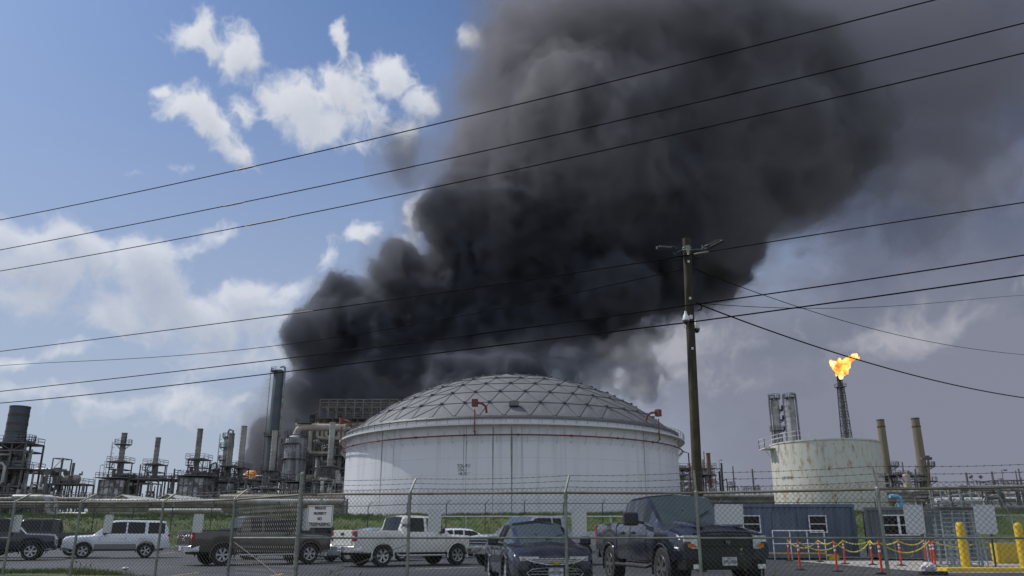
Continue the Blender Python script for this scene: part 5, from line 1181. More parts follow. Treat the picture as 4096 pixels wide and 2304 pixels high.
q = PT(3712, 1838, 90); root = thing('light_mast', 'slender brown light mast with one flat lamp head beside the tall tan stack', 'light mast', (gx(3740, 90), 90, 0)); dx = q.x-gx(3740, 90); w = MB(); w.tube([(0, 0, 0), (dx*.35, 0, q.z*.5), (dx, 0, q.z)], [.14, .11, .08], 8); w.build('mast', M_rustb, root); w = MB(); w.box((dx-.2, 0, q.z+.1), (1.1, .5, .28)); w.box((dx-.1, 0, q.z+.32), (.5, .3, .2)); w.build('lamp_head', M_steel, root)
q = PT(3905, 1920, 130); root = thing('light_mast', 'pale mast with two small floodlights spread in a fork', 'light mast', (q.x, 130, 0)); w = MB(); w.cyl((0, 0, 0), .14, q.z, 8)
for s in (-1, 1): w.tube([(0, 0, q.z-.2), (s*.5, 0, q.z-.1), (s*.62, 0, q.z+.25)], .06, 6)
w.build('mast', M_lag, root)
for s in (-1, 1): w = MB(); w.box((s*.75, 0, q.z+.5), (.5, .4, .35), M=Matrix.Rotation(s*.7, 3, 'Y')); w.build('floodlight', M_steel, root)
q = PT(3572, 1985, 100); root = thing('blue_pipe', 'light blue bent pipe with a flanged end beside the rusty tank', 'pipe', (q.x, 100, 0)); w = MB(); w.tube([(-.4, 0, q.z), (.3, 0, q.z), (.75, 0, q.z-.15), (.9, 0, q.z-.6), (.9, 0, 1)], .24, 12); w.cyl((.9, 0, q.z-1.4), .5, .7, 14); w.build('pipe', mat('light blue paint', (.16, .42, .62), .45), root, smooth=1)
# ------------------------------------------------------------------ flames
def flame_mat(name, strength, seed, scale):
    m = bpy.data.materials.new(name); nt, N, L = nodes_of(m); b = N['Principled BSDF']; b.inputs['Base Color'].default_value = (.05, .02, .01, 1)
    tc = N.new('ShaderNodeTexCoord'); nz = N.new('ShaderNodeTexNoise'); nz.inputs['Scale'].default_value = scale; nz.inputs['Detail'].default_value = 5; nz.inputs['Distortion'].default_value = .6; L.new(tc.outputs['Object'], nz.inputs['Vector'])
    cr = N.new('ShaderNodeValToRGB'); e = cr.color_ramp.elements; e[0].position = .34; e[0].color = (.60, .075, .012, 1); e[1].position = .66; e[1].color = (1, .84, .42, 1)
    x = cr.color_ramp.elements.new(.48); x.color = (1, .42, .06, 1); L.new(nz.outputs['Fac'], cr.inputs[0]); L.new(cr.outputs[0], b.inputs['Emission Color']); b.inputs['Emission Strength'].default_value = strength
    return m
def flame_mesh(bl, vox, cell, amp, seed):
    lo = [min(c[i]-r*1.7 for c, r in bl) for i in range(3)]; hi = [max(c[i]+r*1.7 for c, r in bl) for i in range(3)]; shp = [int((hi[i]-lo[i])/vox)+2 for i in range(3)]
    ax = [lo[i]+vox*np.arange(shp[i], dtype=np.float32) for i in range(3)]; X, Yy, Z = ax[0][:, None, None], ax[1][None, :, None], ax[2][None, None, :]; F = np.full(shp, -5, np.float32)
    for c, r in bl:
        d = 1-np.sqrt((X-c[0])**2+(Yy-c[1])**2+((Z-c[2])/1.15)**2)/r; h = np.clip(.5+.5*(d-F)/.3, 0, 1); F = F*(1-h)+d*h+.3*h*(1-h)
    F += amp*lattice_noise(shp, cell/vox, np.random.default_rng(seed), 4, .65, True); F = 1/(1+np.exp(-5*np.clip(F, -4, 4))); F[0] = F[-1] = 0; F[:, 0] = F[:, -1] = 0; F[:, :, 0] = F[:, :, -1] = 0
    return field_to_mesh(F.astype(np.float32), lo, vox, 'flame', .5)
def flame(label, blpx, Y, vox, cell, amp, seed, m):
    bl = [(PT(x, y, Y+(i % 3-1)*.8), r*Y/3377) for i, (x, y, r) in enumerate(blpx)]; c = bl[0][0].copy(); me = flame_mesh([((p-c), r) for p, r in bl], vox, cell, amp, seed); me.materials.clear(); me.materials.append(m)
    for f in me.polygons: f.use_smooth = True
    o = bpy.data.objects.new('flame', me); COL.objects.link(o); o.location = c; return tag(o, label, 'flame')
flame('bright orange yellow flame streaming from the flare tip', [(3362, 1506, 9), (3360, 1492, 15), (3370, 1477, 19), (3350, 1470, 16), (3334, 1458, 11), (3324, 1448, 7), (3378, 1462, 17), (3388, 1448, 13), (3398, 1437, 10), (3366, 1454, 12), (3411, 1428, 9), (3423, 1423, 7), (3434, 1430, 4), (3352, 1450, 6), (3358, 1438, 5)], 242, .10, 1.7, .60, 8, flame_mat('flare flame', 1.8, 1, .38))
flame('orange fire glowing at the foot of the black smoke', [(992, 1908, 14), (1004, 1902, 13), (1012, 1908, 10), (982, 1915, 9), (998, 1896, 8)], 225, .16, 1.5, .9, 4, flame_mat('fire flame', .36, 2, .35))
# ------------------------------------------------------------------ vehicles (local frame: x forward from the rear axle, y to the vehicle's left, z up)
def paint(name, col, metal=.0, rough=.28, dirt=None, damt=.25):
    return mat(name, col, rough, metal=metal, var=.04, scale=1.5, coat=.55, dirt=dirt or tuple(min(.4, q*.7+.06) for q in col), dscale=1.3, damt=damt, dthr=.56)
M_glassd = glass('tinted car glass', (.010, .012, .013), .03, .35, 0); M_glassc = glass('clear car glass', (.045, .065, .070), .04)
M_tyre = mat('tyre rubber', (.016, .016, .017), .85, var=.2, scale=12); M_rim = mat('alloy rim', (.50, .51, .53), .35, metal=.55, var=.06); M_rimd = mat('dark alloy rim', (.16, .165, .17), .4, metal=.5)
M_chrome = mat('chrome bumper', (.50, .51, .53), .22, metal=.8, var=.05); M_plast = mat('black plastic trim', (.022, .023, .025), .6); M_under = mat('dark underbody', (.012, .012, .013), .9)
M_tail = mat('red tail lamp', (.34, .012, .012), .2, coat=.6, var=.1, scale=9); M_head = mat('clear headlamp', (.62, .66, .67), .2, metal=.0, coat=.8, var=.3, scale=9); M_amber = mat('amber lamp', (.75, .22, .02), .2, coat=.6)
M_lic = mat('licence plate', (.58, .60, .62), .4); M_trim = mat('beige cladding', (.20, .20, .19), .6)
def lerp_keys(keys, x):
    for a, b in zip(keys, keys[1:]):
        if a[0] <= x <= b[0]:
            t = 0 if b[0] == a[0] else (x-a[0])/(b[0]-a[0]); return [a[i]+(b[i]-a[i])*t for i in range(1, len(a))]
    return list(keys[-1][1:]) if x > keys[-1][0] else list(keys[0][1:])
def wheel(root, x, y, r, width, side, rim, spokes=6):
    wt = bpy.data.objects.new('wheel', None); COL.objects.link(wt); wt.parent = root; wt.location = (x, y, r); s = side; h = width/2
    R = Matrix.Rotation(-PI/2*s, 4, 'X')
    w = MB(); pr = [(r*.60, -h), (r*.72, -h), (r*.93, -h*.96), (r*.985, -h*.8), (r, -h*.4), (r, h*.4), (r*.985, h*.8), (r*.93, h*.96), (r*.72, h), (r*.60, h*.93)]; w.lathe((0, 0, 0), pr, 36)
    w.v = [tuple(R @ Vector(v)) for v in w.v]
    w.build('tyre', M_tyre, wt, smooth=1)
    w = MB(); w.lathe((0, 0, 0), [(r*.56, h*.25), (0, h*.2)], 36)
    w.v = [tuple(R @ Vector(v)) for v in w.v]; w.build('brake_disc', M_under, wt)
    w = MB(); w.lathe((0, 0, 0), [(r*.64, h*.9), (r*.62, h*.98), (r*.56, h*.9), (r*.54, h*.2)], 36); w.lathe((0, 0, 0), [(r*.15, h*.3), (r*.15, h*.85), (r*.10, h*.92), (0, h*.92)], 14)
    for k in range(spokes):
        a = 2*PI*k/spokes; ca, sa = math.cos(a), math.sin(a)
        for da in (-.13, .13): w.bar((r*.1*ca, r*.1*sa, h*.78), (r*.60*math.cos(a+da), r*.60*math.sin(a+da), h*.84), r*.11, h*.28)
    w.v = [tuple(R @ Vector(v)) for v in w.v]
    w.build('rim', rim, wt, smooth=20)
def add_plate(root, c, nrm_sign, txt, sub='TEXAS', lean=0):
    w = MB(); w.box(c, (.012, .31, .16)); o = w.build('licence_plate', M_lic, root, bevel=.004)
    if txt:
        M = Matrix.Translation((c[0]+.008*nrm_sign, c[1], c[2]-.012)) @ Matrix.Rotation(PI/2*nrm_sign, 4, 'Z') @ FACE
        text_mesh('lettering', txt, .085, M_black, o, M, width=.27, cut=.001)
        if sub: text_mesh('lettering', sub, .03, M_black, o, Matrix.Translation((0, 0, .062)) @ M, width=.10)
def vehicle(name, label, cat, S_, group='vehicles parked in the refinery car park'):
    """S_: dict of measurements"""
    root = thing(name, label, cat, S_['loc'], S_['rz'], group); wb, ro, fo, wr = S_['wb'], S_['ro'], S_['fo'], S_['wr']; keys = S_['keys']; P = S_['paint']; sill = S_['sill']; R = wr+.075
    ax = [0, wb]; xs = set(round(k[0], 4) for k in keys); x = -ro
    while x < wb+fo: xs.add(round(x, 3)); x += .12
    for a in ax:
        for i in range(13): xs.add(round(a-R*math.cos(PI*i/12)*.9995, 4))
        xs.add(round(a-R-.002, 4)); xs.add(round(a+R+.002, 4))
    for q in S_.get('wins', []): xs.add(q[0]); xs.add(q[1])
    xs = sorted(v for v in xs if -ro <= v <= wb+fo); xs = [v for i, v in enumerate(xs) if i == 0 or v-xs[i-1] > .0015]
    def zb(x):
        z = sill
        e = (x+ro)/.5 if x < -ro+.5 else ((wb+fo-x)/.5 if x > wb+fo-.5 else 1)
        if e < 1: z = sill+(S_.get('lift', .10))*(1-e)
        for a in ax:
            d = abs(x-a)
            if d < R: z = max(z, wr+math.sqrt(R*R-d*d)*.96)
        return z
    bed = S_.get('bed')       # (x0, x1, floor)
    NP = 12
    def sec(x):
        belt, top, w_, g, r_ = lerp_keys(keys, x); b = min(zb(x), belt-.12); H = belt-b
        pts = [(0, b), (w_-.16, b), (w_-.03, b+min(.05, H*.1)), (w_-.005, b+min(.2, H*.3)), (w_, b+H*.62), (w_-.012, belt-.10*min(1, H)), (w_-.055, belt)]
        if bed and bed[0] <= x <= bed[1]: pts += [(w_-.11, belt-.005), (w_-.12, bed[2]), (w_-.13, bed[2]), (w_*.5, bed[2]), (0, bed[2])]
        else:
            hh = top-belt; f = max(0, min(1, hh/.5)); e1, e2 = .05*f, .07*f
            L_ = lambda t: g+(r_-g)*t
            pts += [(L_(0), belt+.012), (L_(.1*f+.05), belt+.012+max(hh*.08, .002)), (L_(.90), belt+hh*.88), (r_-.07, top-.012*f), (0, top+S_.get('crown', .035))]
        return pts
    secs = [sec(x) for x in xs]; nps = len(secs[0]); B = MB(); groups = {}
    def vid(i, j, s): return (i, j, s)
    def quad(i, j, s):
        a, b = secs[i], secs[i+1]; x0, x1 = xs[i], xs[i+1]
        q = [(x0, s*a[j][0], a[j][1]), (x1, s*b[j][0], b[j][1]), (x1, s*b[j+1][0], b[j+1][1]), (x0, s*a[j+1][0], a[j+1][1])]; return q if s > 0 else q[::-1]
    wsh, bls = S_['windshield'], S_.get('backlight')
    parts = {}
    for i in range(len(xs)-1):
        xm = (xs[i]+xs[i+1])/2
        for j in range(nps-1):
            for s in (1, -1):
                key = 'body'
                if j == 8 and not (bed and bed[0] < xm < bed[1]):
                    for k, (q0, q1) in enumerate(S_['wins']):
                        if q0 < xm < q1: key = ('window', k, s)
                if j in (10,) and wsh[0] < xm < wsh[1]: key = ('windshield', 0, 0)
                if bls and j == 10 and bls[0] < xm < bls[1]: key = ('rear_window', 0, 0)
                parts.setdefault(key, MB()).add(quad(i, j, s), [(0, 1, 2, 3)])
    for end, i in ((-1, 0), (1, len(xs)-1)):
        for s in (1, -1):
            a = secs[i]; poly = [(xs[i], s*p[0], p[1]) for p in a]
            if bed and end < 0 and bed[0] <= xs[i]: poly = [(xs[i], s*p[0], p[1]) for p in a[:8]]+[(xs[i], 0, a[7][1])]
            parts['body'].add(poly, [tuple(range(len(poly)))])
    if bed:      # walls closing the bed front and back
        for xx, wid in ((bed[0]+.03, .05), (bed[1]-.01, .03)):
            belt, top, w_, g, r_ = lerp_keys(keys, xx); parts['body'].box((xx, 0, (belt+bed[2])/2-.01), (wid, 2*(w_-.12), belt-bed[2]))
    for key, mb in parts.items():
        nm = key if isinstance(key, str) else key[0]
        m = P if nm == 'body' else (S_.get('wsm', M_glassc) if nm == 'windshield' else M_glassd)
        o = mb.build(nm, m, root); me = o.data; bm = bmesh.new(); bm.from_mesh(me); bmesh.ops.remove_doubles(bm, verts=bm.verts, dist=.0012); bmesh.ops.dissolve_degenerate(bm, edges=bm.edges, dist=.0005); bmesh.ops.recalc_face_normals(bm, faces=bm.faces)
        for f in bm.faces: f.smooth = True
        for e in bm.edges:
            if len(e.link_faces) == 2 and e.calc_face_angle(0) > math.radians(34): e.smooth = False
        bm.to_mesh(me); bm.free()
    hw = lambda x: lerp_keys(keys, x)[2]
    # underbody, arches, wheels
    w = MB(); w.box(((wb+fo-ro)/2, 0, (sill+.55)/2+.03), (wb+fo+ro-.5, 1.2, .55-sill+.16)); w.build('underbody', M_under, root)
    for a in ax:
        for s in (1, -1):
            yy = (hw(a)-.135)*s; wheel(root, a, yy, wr, S_.get('ww', .27), s, S_.get('rim', M_rim), S_.get('spokes', 6))
            w = MB(); w.tube([(a-R*math.cos(t)*1.01, (hw(a)+.002)*s, wr+R*math.sin(t)*.985) for t in [PI*(i-1)/12 for i in range(15)]], .026, 6); w.build('arch_trim', S_.get('archm', P), root, smooth=1)
    # seams
    w = MB()
    for x in S_.get('seams', []):
        for s in (1, -1):
            belt, top, w_, g, r_ = lerp_keys(keys, x); b = max(zb(x), sill)+.04; H = belt-zb(x)
            w.tube([(x, (w_-.028)*s, b), (x, (w_+.0)*s, zb(x)+H*.62), (x, (w_-.010)*s, belt-.09), (x, (w_-.052)*s, belt+.002)], .007, 4)
    if S_.get('seams'): w.build('door_seam', M_under, root)
    for x in S_.get('handles', []):
        for s in (1, -1): w = MB(); w.box((x, (hw(x)+.012)*s, S_.get('hz', 1.02)), (.24, .035, .045)); w.build('door_handle', S_.get('handlem', P), root, bevel=.01)
    mx = S_['mirror']
    for s in (1, -1):
        w = MB(); big = S_.get('bigmirror', 1); w.box((mx[0], (hw(mx[0])+.16*big)*s, mx[1]+.09), (.13, .24*big, .20*big)); o = w.build('mirror', S_.get('mirm', M_plast), root, bevel=.045); w = MB(); w.bar((mx[0]+.05, (hw(mx[0])-.06)*s, mx[1]), (mx[0], (hw(mx[0])+.16)*s, mx[1]+.04), .06); w.build('mirror_arm', M_plast, o)
    # rocker / step
    if S_.get('step'):
        for s in (1, -1): w = MB(); w.tube([(R+.15, (hw(1)-.06)*s, sill-.02), (R+.22, (hw(1)+.07)*s, sill-.07), (wb-R-.22, (hw(1)+.07)*s, sill-.07), (wb-R-.15, (hw(1)-.06)*s, sill-.02)], .04, 8); w.build('side_step', S_.get('stepm', M_chrome), root, smooth=1)
    if S_.get('clad'):
        for s in (1, -1):
            w = MB(); w.box(((wb)/2, (hw(1)+.004)*s, sill+.17), (wb-2*R-.08, .03, .26)); w.build('cladding', M_trim, root, bevel=.01)
            w = MB(); w.box(((wb)/2, (hw(1)+.006)*s, sill+.42), (wb-2*R-.5, .025, .05)); w.build('side_moulding', P, root)
    # front
    xf = wb+fo; W_ = hw(xf)
    fm = S_.get('bumpm', M_chrome); gz0, gz1, gw = S_['grille']
    w = MB(); w.tube([(xf-.32, -W_-.01, S_['bz']), (xf-.08, -W_+.07, S_['bz']), (xf+.07, -W_*.55, S_['bz']), (xf+.09, 0, S_['bz']), (xf+.07, W_*.55, S_['bz']), (xf-.08, W_-.07, S_['bz']), (xf-.32, W_+.01, S_['bz'])], .01, 4)
    sv = []; Bz0, Bz1 = S_['bz']-.14, S_['bz']+.13; pth = [(xf-.34, -W_-.012), (xf-.06, -W_+.05), (xf+.06, -W_*.6), (xf+.085, 0), (xf+.06, W_*.6), (xf-.06, W_-.05), (xf-.34, W_+.012)]
    w = MB(); n = len(pth)
    w.add([(x-.03, y*.99, Bz0-.02) for x, y in pth]+[(x, y, Bz0+.05) for x, y in pth]+[(x, y, Bz1-.04) for x, y in pth]+[(x-.05, y*.98, Bz1) for x, y in pth]+[(x-.2, y*.9, Bz1) for x, y in pth], [(r*n+i, r*n+i+1, (r+1)*n+i+1, (r+1)*n+i) for r in range(4) for i in range(n-1)]); w.build('front_bumper', fm, root, smooth=1)
    w = MB(); w.box((xf-.01, 0, (gz0+gz1)/2), (.09, gw*2, gz1-gz0)); g = w.build('grille', M_plast, root, bevel=.015)
    w = MB(); gm = S_.get('grillm', M_chrome)
    for k in range(S_.get('bars', 3)): z = gz0+(gz1-gz0)*(k+.5)/S_.get('bars', 3); w.box((xf+.04, 0, z), (.03, gw*1.9, .035))
    w.box((xf+.035, 0, gz0+.01), (.04, gw*2.04, .03)); w.box((xf+.035, 0, gz1-.01), (.04, gw*2.04, .03))
    for s in (-1, 1): w.box((xf+.035, s*gw, (gz0+gz1)/2), (.04, .03, gz1-gz0))
    w.build('grille_bar', gm, g, bevel=.006)
    hz0, hz1, hwid = S_['headlight']
    for s in (1, -1):
        y1 = (W_-.0)*s; y0 = (W_-hwid)*s
        w = MB(); w.add([(xf+.03, y0, hz0), (xf-.02, y1*.97, hz0), (xf-.20, y1+.008*s, hz0+.01), (xf+.03, y0, hz1), (xf-.02, y1*.97, hz1), (xf-.24, y1+.008*s, hz1-.02), (xf-.3, y0, hz0), (xf-.3, y0, hz1)], [(0, 1, 4, 3), (1, 2, 5, 4), (0, 2, 1), (3, 4, 5), (0, 3, 7, 6), (2, 6, 7, 5), (0, 6, 2), (3, 5, 7)]); h = w.build('headlight', M_head, root)
        w = MB(); w.add([(xf+.032, y0+.05*s*hwid, hz0+.02), (xf-.012, y1*.95, hz0+.02), (xf+.032, y0+.05*s*hwid, hz0+(hz1-hz0)*.3), (xf-.012, y1*.95, hz0+(hz1-hz0)*.45)], [(0, 1, 3, 2)]); 
        if S_.get('amber', True): w.build('indicator', M_amber, h)
    if S_.get('fog'):
        for s in (1, -1): w = MB(); w.box((xf+.055, s*W_*.66, S_['bz']-.02), (.04, .22, .12)); w.build('fog_lamp', M_under, root, bevel=.01)
    # rear
    W2 = hw(-ro)
    w = MB(); pth = [(-ro+.30, -W2-.01), (-ro-.02, -W2+.03), (-ro-.12, -W2*.8), (-ro-.13, 0), (-ro-.12, W2*.8), (-ro-.02, W2-.03), (-ro+.30, W2+.01)]; n = 7; b0, b1 = S_['rbz']
    w.add([(x, y, b0) for x, y in pth]+[(x, y, b0+.04) for x, y in pth]+[(x, y, b1-.02) for x, y in pth]+[(x+.02, y*.99, b1) for x, y in pth]+[(x+.16, y*.9, b1) for x, y in pth], [(r*n+i, r*n+i+1, (r+1)*n+i+1, (r+1)*n+i) for r in range(4) for i in range(n-1)]); w.build('rear_bumper', S_.get('rbm', fm), root, smooth=1)
    tz0, tz1, tw = S_['taillight']
    for s in (1, -1): w = MB(); w.box((-ro+.045, s*(W2-tw/2+.006), (tz0+tz1)/2), (.13, tw, tz1-tz0)); o = w.build('taillight', M_tail, root, bevel=.012); w = MB(); w.box((-ro+.043, s*(W2-tw/2+.008), tz0+(tz1-tz0)*.42), (.135, tw*.9, (tz1-tz0)*.22)); w.build('reversing_lamp', M_lic, o)
    if bed:
        belt = lerp_keys(keys, -ro)[0]; w = MB(); zt0, zt1 = b1+.03, belt+.012; w.box((-ro-.012, 0, (zt0+zt1)/2), (.05, 2*(W2-tw-.03), zt1-zt0)); o = w.build('tailgate', P, root, bevel=.015)
        w = MB(); w.box((-ro-.04, 0, zt1-.14), (.03, .26, .09)); w.build('tailgate_handle', M_plast, o, bevel=.01)
        if S_.get('gate_text'): text_mesh('lettering', S_['gate_text'], .16, M_chrome, o, Matrix.Translation((-ro-.041, 0, zt1-.33)) @ Matrix.Rotation(-PI/2, 4, 'Z') @ FACE, width=.42, cut=.006)
    else:
        w = MB(); w.box((-ro-.006, 0, S_.get('plz', .95)+.15), (.03, .7, .05)); w.build('hatch_handle', M_chrome, root)
    add_plate(root, (-ro-.14 if bed else -ro-.02, 0, (b0+b1)/2+.01 if bed else S_.get('plz', .95)), -1, S_.get('rtext'), None)
    if S_.get('ftext'): add_plate(root, (xf+.10, 0, S_.get('fpz', .48)), 1, S_['ftext'])
    w = MB(); w.bar((wsh[0]-.02+.07, -.62, lerp_keys(keys, wsh[1])[1]+.05), (wsh[1]-.30, -.12, lerp_keys(keys, wsh[1]-.3)[1]+.055), .018); w.bar((wsh[1]-.04, .05, lerp_keys(keys, wsh[1]-.04)[1]+.05), (wsh[1]-.32, .5, lerp_keys(keys, wsh[1]-.32)[1]+.04), .018); w.build('wiper', M_under, root)
    if S_.get('rack'):
        for s in (1, -1): w = MB(); zt = S_['roofz']; w.tube([(S_['rack'][0], s*.68, zt), (S_['rack'][0]+.1, s*.68, zt+.06), (S_['rack'][1]-.1, s*.68, zt+.06), (S_['rack'][1], s*.68, zt)], .018, 6); w.build('roof_rail', M_plast, root)
    return root
def heading(deg): return Vector((math.cos(math.radians(deg)), math.sin(math.radians(deg)), 0))
def from_wheel(px, Y, deg, side, x_axle, hwid=.85, z=0):
    """rear-axle origin so that the near wheel at local x_axle stands at the ground point (px, Y). side +1: vehicle's left side faces the camera"""
    h = heading(deg); l = Vector((-h.y, h.x, 0)); return Vector((gx(px, Y), Y, z))-h*x_axle-l*hwid*side
def from_front(px, Y, deg, x_front, y_local=0, z=0):
    h = heading(deg); l = Vector((-h.y, h.x, 0)); return Vector((gx(px, Y), Y, z))-h*x_front-l*y_local
def pickup_keys(ro, wb, fo, belt, hood, roof, cab0, cab1, W_=1.0, bedh=None, slope=.62, cowl=.75):
    """keys: x, belt, top, half width, greenhouse base, greenhouse roof half width"""
    bh = bedh or belt; xf = wb+fo
    return [(-ro, bh, bh+.0, W_-.02, W_-.14, W_-.3), (cab0-.03, bh, bh+.0, W_, W_-.14, W_-.3), (cab0-.02, belt, belt+.01, W_, W_-.10, W_-.3), (cab0+.18, belt, roof-.05, W_, W_-.09, W_-.26), (cab0+.42, belt, roof, W_, W_-.09, W_-.25),
            (cab1-.25, belt, roof-.005, W_, W_-.09, W_-.25), (cab1-.05, belt, roof-.04, W_, W_-.09, W_-.25), (cab1+cowl, hood-.035, hood, W_, W_-.12, W_-.22), (cab1+cowl+.12, hood-.045, hood, W_, W_-.12, W_-.3), (xf-.28, hood-.08, hood-.02, W_-.02, W_-.16, W_-.34), (xf-.06, hood-.11, hood-.05, W_-.06, W_-.2, W_-.38), (xf, hood-.15, hood-.10, W_-.10, W_-.25, W_-.42)]
# brown crew cab pickup
def crew(ro, wb, fo, cab0, cab1, belt, hood, roof, **k):
    ws = (cab1-.05, cab1+.72); wins = k.pop('wins', None) or [(cab0+.48, cab0+(cab1-cab0)*.5-.03), (cab0+(cab1-cab0)*.5+.06, cab1+.34)]
    d = dict(ro=ro, wb=wb, fo=fo, keys=pickup_keys(ro, wb, fo, belt, hood, roof, cab0, cab1, k.pop('W_', 1.0), k.pop('bedh', None)), windshield=ws, backlight=(cab0-.02, cab0+.17), wins=wins, bed=(-ro, cab0-.03, .78), sill=.46, wr=.395, crown=.03,
             seams=[cab0+.02, cab0+(cab1-cab0)*.5+.01, cab1+.42], handles=[cab0+.62, cab0+(cab1-cab0)*.5+.22], mirror=(cab1+.12, belt+.02), grille=(.72, 1.02, .62), headlight=(.80, 1.02, .42), taillight=(.92, 1.28, .17), bz=.62, rbz=(.52, .74), bars=3, fog=True); d.update(k); return d
P_brown = paint('brown metallic paint', (.088, .076, .068), .35, .3); P_white = paint('white paint', (.72, .72, .68), 0, .3); P_white2 = paint('cool white paint', (.74, .77, .84), 0, .3); P_black = paint('black paint', (.012, .013, .015), .2, .18, damt=.15); P_blue = paint('dark navy paint', (.018, .022, .042), .35, .2, dirt=(.12, .115, .11), damt=.35); P_silver = paint('silver paint', (.42, .44, .48), .35, .28); P_dk = paint('dark blue grey paint', (.020, .024, .036), .35, .22, damt=.2); P_pale = paint('pale blue paint', (.34, .42, .47), .3, .3)
br = vehicle('pickup_truck', 'brown crew cab pickup with chrome rear bumper and bed cover', 'pickup truck', dict(crew(1.22, 3.64, .96, .62, 2.55, 1.20, 1.17, 1.87, paint=P_brown, gate_text='GMC', step=True, rim=M_rim, handlem=P_brown, bedh=1.30, wr=.405), loc=from_wheel(891.5, 33.5, 37, -1, 0), rz=math.radians(37)))
w = MB(); w.box((.52, 0, 1.36), (.36, 1.7, .14)); w.build('tool_box', M_plast, br, bevel=.02)
w = MB(); w.box((-.35, 0, 1.318), (1.5, 1.72, .03)); w.build('bed_cover', M_plast, br, bevel=.01)
wf = vehicle('pickup_truck', 'white pickup parked between the private property sign and the dark saloon', 'pickup truck', dict(crew(1.20, 3.37, .95, .78, 2.40, 1.20, 1.16, 1.88, paint=P_white, step=True, wins=[(1.20, 1.86), (1.98, 2.76)], bedh=1.31, rtext='KSB-8085', rim=M_chrome, seams=[.80, 1.93, 2.82], handles=[2.12], handlem=P_white), loc=from_wheel(1527.6, 32.2, 37, -1, 0), rz=math.radians(37)))
vehicle('pickup_truck', 'silver crew cab pickup partly hidden behind the dark blue saloon', 'pickup truck', dict(crew(1.22, 3.64, .96, .62, 2.55, 1.20, 1.17, 1.87, paint=P_silver, bedh=1.30, gate_text=None), loc=from_front(1984, 31.2, 180+41, 3.64+.96, .92), rz=math.radians(180+41)))
vehicle('pickup_truck', 'dark navy pickup cut off by the edge of the frame', 'pickup truck', dict(crew(1.2, 3.68, .93, .6, 2.6, 1.24, 1.23, 1.96, paint=P_dk, rim=M_rim, spokes=6, wr=.42, step=True, stepm=M_plast, bumpm=M_chrome, headlight=(.86, 1.10, .38)), loc=from_wheel(132, 41, 24, -1, 3.68), rz=math.radians(24)))
vehicle('pickup_truck', 'black pickup standing between the dark navy pickup and the white off-roader', 'pickup truck', dict(crew(1.2, 3.68, .93, .6, 2.6, 1.24, 1.23, 1.96, paint=P_black, wr=.42, bumpm=P_black), loc=from_wheel(290, 47, 180+22, 1, 0, z=.08), rz=math.radians(180+22)))
# white off-roader
ro, wb, fo = 1.14, 3.02, 1.0
suvk = [(-ro, 1.10, 1.14, .93, .80, .60), (-ro+.03, 1.16, 1.24, .95, .84, .66), (-ro+.10, 1.17, 1.55, .97, .86, .70), (-ro+.26, 1.18, 1.88, .98, .89, .73), (-ro+.5, 1.18, 1.925, .99, .90, .74), (1.2, 1.18, 1.95, 1.0, .91, .75), (1.62, 1.18, 1.935, 1.0, .91, .74), (1.84, 1.18, 1.88, 1.0, .91, .73), (2.66, 1.13, 1.17, 1.0, .88, .78), (2.80, 1.12, 1.165, .99, .88, .7), (3.72, 1.07, 1.12, .97, .84, .62), (3.94, 1.01, 1.07, .93, .78, .58), (wb+fo, .93, .98, .88, .74, .54)]
suv = dict(ro=ro, wb=wb, fo=fo, keys=suvk, windshield=(1.84, 2.64), backlight=(-ro+.03, -ro+.24), wins=[(-.86, -.02), (.14, 1.00), (1.08, 2.20)], sill=.42, wr=.385, seams=[.10, 1.04, 2.30], handles=[.28, 1.22], mirror=(2.06, 1.20), grille=(.70, .96, .46), headlight=(.74, .97, .42), taillight=(.90, 1.22, .12), bz=.56, rbz=(.50, .78), bars=4, paint=P_white2, clad=True, rack=(-.6, 1.9), roofz=1.94, rbm=P_white2, bumpm=M_trim, archm=M_trim, wsm=M_glassc, rim=M_rim, spokes=5, plz=.98, crown=.03)
vehicle('off_roader', 'white seven seat off-roader with grey lower trim and tinted rear windows', 'suv', dict(suv, loc=from_wheel(588, 45.8, 180+25, 1, 0), rz=math.radians(180+25)))
# dark car behind the sign, pale car peeping out, white car roof
vehicle('off_roader', 'black off-roader mostly hidden behind the bonnet of the brown pickup', 'suv', dict(suv, paint=P_black, rbm=P_black, bumpm=P_black, clad=False, archm=P_black, loc=from_wheel(1255, 43, 180+25, 1, 0), rz=math.radians(180+25)))
sk = [(-1.05, .98, 1.02, .84, .74, .5), (-.95, 1.00, 1.05, .87, .76, .55), (-.55, 1.0, 1.08, .90, .78, .58), (.15, .98, 1.40, .92, .82, .58), (.75, .96, 1.455, .925, .83, .60), (1.45, .95, 1.45, .925, .83, .60), (1.85, .95, 1.38, .925, .83, .60), (2.72, .93, .97, .92, .80, .62), (2.86, .92, .965, .92, .78, .55), (3.35, .84, .90, .90, .74, .52), (3.60, .74, .80, .86, .68, .5), (3.78, .60, .66, .78, .6, .44), (2.83+.97, .54, .60, .74, .56, .4)]
sedan = dict(ro=1.05, wb=2.83, fo=.97, keys=sk, windshield=(1.85, 2.70), backlight=(-.5, .14), wins=[(-.12, .62), (.70, 1.18), (1.26, 2.22)], sill=.24, wr=.335, ww=.22, seams=[.66, 1.22, 2.30], handles=[.85, 1.45], hz=.84, mirror=(2.12, .93), grille=(.56, .66, .46), headlight=(.61, .70, .40), taillight=(.72, .90, .2), bz=.44, rbz=(.34, .62), bars=1, spokes=10, plz=.7, crown=.05, lift=.02)
vehicle('car', 'pale blue car peeping out between the brown and the white pickups', 'car', dict(sedan, paint=P_pale, loc=from_front(1318, 37.5, 180+39, 3.8, .9), rz=math.radians(180+39)))
